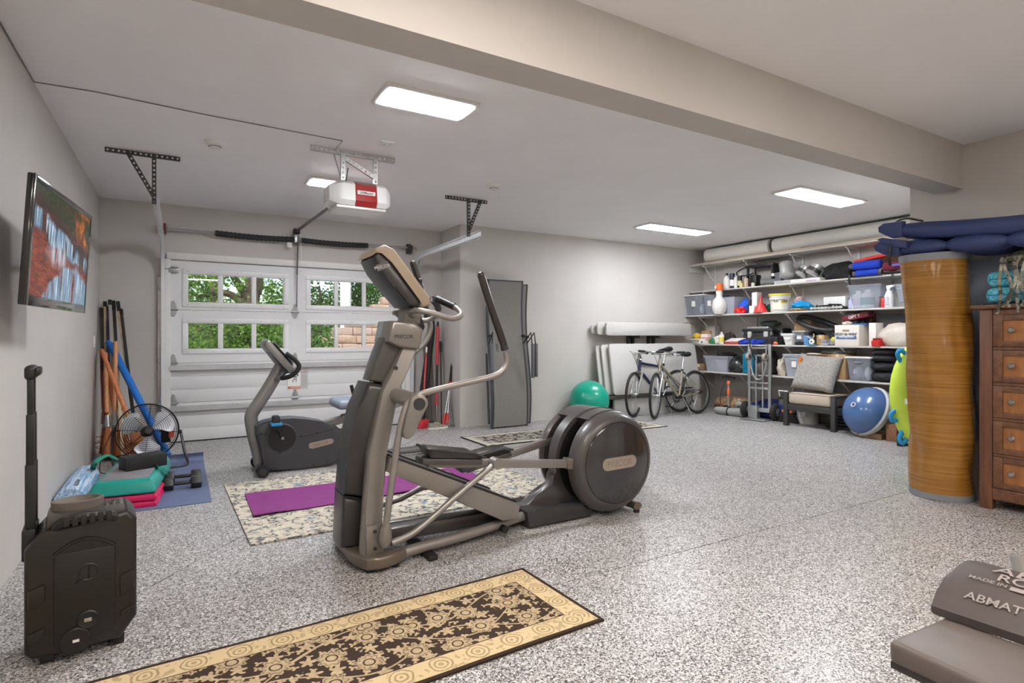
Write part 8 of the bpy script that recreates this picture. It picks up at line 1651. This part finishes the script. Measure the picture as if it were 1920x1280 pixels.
# cushions and straps on the chest
q = N('turquoise print'); v = q.tc(); nn = q.noise(v, 7, 3, .7); wv = q.math('SINE', q.math('MULTIPLY', nn, 70)); q.set(Base_Color=q.mix(q.gt(wv, .2), (70, 168, 196), (116, 198, 214)), Roughness=.8); TUR = q.m
def cushion(lab, z0, z1, dx):
    t = thing('seat_pad', lab, 'cushion', (DXF + .2, 1.45, z0)); g = G(); g.box((DXF + .01 + dx, 1.12, z0), (DXF + .36, 1.80, z1), .045, 4)
    for v in g.bm.verts: v.co.z += .008*noise.noise(v.co*9)*(1 if v.co.z > (z0+z1)/2 else 0)
    obj('pad', g, TUR, t, w=True); obj('piping', G().tube([(DXF + .012 + dx, 1.14, (z0+z1)/2), (DXF + .008 + dx, 1.5, (z0+z1)/2), (DXF + .012 + dx, 1.775, (z0+z1)/2)], .006, n=6), mat('turquoise edge', (40, 130, 160), .7), t, w=True)
cushion('turquoise patterned seat pad lying on the chest of drawers, lower of two', DH + .012, DH + .122, .0); cushion('turquoise patterned seat pad on the chest of drawers, upper of two', DH + .126, DH + .236, .02)
obj('navy_cloth', G().box((DXF + .03, 1.14, DH + .001), (DXF + .34, 1.815, DH + .011), .003), cloth('navy cloth', (30, 36, 62)), label='thin navy cloth under the turquoise seat pads', cat='cloth')
ct = thing('camouflage_net', 'bundle of camouflage cloth with dangling straps on the turquoise pads', 'camouflage bundle', (DXF + .15, 1.55, DH + .237)); 
g = G()
for k, (y, z, rx, ry, rz) in enumerate(((1.60, DH + .325, .12, .20, .04), (1.55, DH + .28, .14, .20, .042), (1.52, DH + .365, .11, .2, .035))): g.ball((DXF + .15, y - .04, z), (rx, ry, rz), 2, .3, 3, seed=k)
obj('camouflage_cloth', g, CAMO, ct, w=True)
rr_ = random.Random(3)
for k in range(7):
    y = 1.70 - .035*k; pts = [V(DXF + .03, y, DH + .33), V(DXF - .02, y + .02*rr_.uniform(-1, 1), DH + .26), V(DXF - .012, y + .03*rr_.uniform(-1, 1), DH + .15), V(DXF - .02, y + .03*rr_.uniform(-1, 1), DH + .06 - .02*(k % 3)), V(DXF - .045, y + .02*rr_.uniform(-1, 1), DH - (.02 if k % 3 else .07))]
    obj('strap', G().tube(pts, .011, n=6, sub=4, flat=.35, up=(1, 0, 0)), CAMO, ct, w=True)
# ---- navy inflatable mats on top of the roll
NAVY = mat('navy flocked vinyl', (46, 60, 104), .6, var=.06, vs=20, bump=.002, bs=40)
nm = thing('air_mat', 'navy air mat of pinched cells lying across the roll top, lower of two', 'air mat', (4.95, 1.7, 1.9))
A0, A1 = V(4.90, 2.36, 1.913), V(4.92, .95, 1.87); L_ = (A1 - A0).length; d = (A1 - A0)/L_
cells = [(0.0, .36), (.36, .72), (.72, 1.08), (1.08, 1.41)]
pts, rs = [], []
for a, b in cells:
    for k in range(7): s = a + (b - a)*k/6; pts.append(A0 + d*s); rs.append(.03 + .034*math.sin(PI*k/6)**.5 if 0 < k < 6 else .026)
for row in range(4): obj('cell_row', G().tube([p + V(.115*row, 0, .0) for p in pts], rs if not row else [r*1.05 for r in rs], n=14, sub=2), NAVY, nm, w=True)
g = G(); g.prism([(2.28, 1.86), (2.38, 1.865), (2.46, 1.915), (2.475, 1.955), (2.42, 1.985), (2.28, 1.97)], 'x', 4.82, 4.90, .014, 2); obj('end_flap', g, NAVY, nm, w=True)
g = G(); g.prism([(2.22, 1.90), (2.34, 1.93), (2.44, 2.0), (2.40, 2.01), (2.22, 1.96)], 'x', 4.80, 4.84, .012, 2); obj('folded_end', g, NAVY, nm, w=True)
obj('hanging_strap', G().tube([(4.80, 2.33, 1.95), (4.79, 2.335, 1.86), (4.80, 2.335, 1.78)], .012, n=6, flat=.4, sub=3), BLACK, nm, w=True)
nm2 = thing('air_mat', 'navy air mat folded flat on top, upper of two', 'air mat', (4.95, 1.7, 1.99))
B0, B1 = V(4.88, 2.36, 2.065), V(4.93, .95, 1.975); pts = [B0 + (B1 - B0)*(k/12) + V(0, 0, -.03*math.sin(PI*k/12)) for k in range(13)]
for row in range(4): obj('cell', G().tube([p + V(.12*row, 0, 0) for p in pts], [.04, .055] + [.063]*9 + [.055, .045], n=14, sub=3), NAVY, nm2, w=True)
g = G(); g.prism([(2.26, 2.0), (2.34, 2.0), (2.435, 2.06), (2.44, 2.10), (2.40, 2.125), (2.26, 2.12)], 'x', 4.82, 4.89, .014, 2); obj('end_flap', g, NAVY, nm2, w=True); obj('black_strap', G().tube([(4.85, 2.36, 2.10), (4.9, 2.28, 2.15), (4.97, 2.18, 2.12)], .016, n=6, flat=.5, sub=4), BLACK, nm2, w=True)
# ---- weight bench and sit-up mat, lower right
VNL = mat('bench vinyl', (98, 90, 86), .42, var=.04, bump=.0004, bs=300); bn = thing('weight_bench', 'grey padded weight bench at the lower right corner', 'bench', (1.70, .3, 0))
e0, e1 = fl(1755, 1152, .45), fl(1684, 1198, .45); dirb = V(-.05, -1, 0).normalized(); wv = (e0 - e1); wv.z = 0; Wb = .265; sdv = V(-dirb.y, dirb.x, 0); cb = (e0 + e1)/2
Mb = Matrix(((sdv.x, dirb.x, 0, cb.x), (sdv.y, dirb.y, 0, cb.y), (0, 0, 1, .39), (0, 0, 0, 1)))
g = G(); g.box((-.14, 0, 0), (.14, 1.25, .06), .016, 3, M=Mb); obj('pad', g, VNL, bn, w=True); g = G(); g.box((-.137, .004, -.012), (.137, 1.245, .008), .004, M=Mb); obj('pad_base', g, mat('bench base', (46, 42, 40), .5), bn, w=True)
g = G(); g.box((-.03, .1, -.07), (.03, 1.2, -.012), .004, M=Mb); obj('frame_tube', g, SILVER, bn, w=True)
for yy in (.22, 1.1): 
    g = G(); g.box((-.03, yy - .03, -.36), (.03, yy + .03, -.07), .004, M=Mb); obj('leg', g, SILVER, bn, w=True); g = G(); g.box((-.22, yy - .03, -.389), (.22, yy + .03, -.35), .006, M=Mb); obj('foot_bar', g, SILVER, bn, w=True)
q0 = fl(1912, 1075, .46); g = G(); g.tube([(q0.x + .03, q0.y - .0, .05), (q0.x + .03, q0.y, .40), (q0.x + .05, q0.y + .02, .50)], .022, n=10); obj('upright_post', g, SILVER, bn, w=True)
g = G(); g.box((q0.x - .2, q0.y - .06, .03), (q0.x + .06, q0.y + .06, .06), .006); obj('post_base', g, SILVER, bn, w=True)
# sit-up mat: wedge with curved back across the bench
k0, k1 = fl(1737, 1143, .455), fl(1835, 1068, .50)
am = thing('situp_mat', 'dark curved sit-up wedge mat lying on the weight bench', 'sit-up mat', (1.75, .6, .452)); AM = mat('wedge vinyl', (70, 62, 60), .5, bump=.0004, bs=260)
# wedge frame: local x from the low front edge toward the back of the mat, y along the ridge
fA = fl(1742, 1146, .455); fB = fl(1916, 1206, .455); fd = (fB - fA).normalized(); bdv = V(-fd.y, fd.x, 0)
prof = [(0, .0), (.0, .022), (.05, .05), (.11, .075), (.18, .092), (.25, .095), (.31, .082), (.36, .055), (.37, .03), (.36, 0)]
Ma = Matrix(((bdv.x, fd.x, 0, fA.x), (bdv.y, fd.y, 0, fA.y), (0, 0, 1, .452), (0, 0, 0, 1)))
g = G(); g.prism(prof, 'y', 0, .40, .012, 2, M=Ma); obj('wedge', g, AM, am, w=True)
PR = mat('wedge print', (142, 135, 132), .55)
def onwedge(x): 
    for a, b in zip(prof[1:], prof[2:]):
        if a[0] <= x <= b[0]: k = (x - a[0])/(b[0] - a[0]); return a[1] + (b[1] - a[1])*k, math.atan2(b[1] - a[1], b[0] - a[0])
def wtext(key, x, y, h):
    z, a = onwedge(x)
    R3 = Ma @ Matrix.Translation(V(x, y, z + .004)) @ Matrix.Rotation(-a, 4, 'Y'); ex = R3.to_3x3() @ V(0, 1, 0); ey = R3.to_3x3() @ V(1, 0, 0); ez = ex.cross(ey); o = R3.translation
    M = Matrix.Identity(4)
    for i in range(3): M[i][0], M[i][1], M[i][2], M[i][3] = ex[i], ey[i], abs(1)*(-ez[i] if ez.z < 0 else ez[i]), o[i]
    g = G(); g.text(key, M, h); obj('lettering', g, PR, am, w=True)
wtext('ABMAT', .05, .125, .026); wtext('ABMAT', .205, .20, .05); wtext('ROGUE', .158, .19, .036); wtext('MADE IN', .134, .09, .015); wtext('THE USA', .134, .235, .015)
z, a = onwedge(.138); M = Ma @ Matrix.Translation(V(.138, .16, z + .003)) @ Matrix.Rotation(-a, 4, 'Y'); g = G(); g.box((-.009, -.02, 0), (.009, .02, .001), M=M); obj('printed_flag', g, PR, am, w=True)
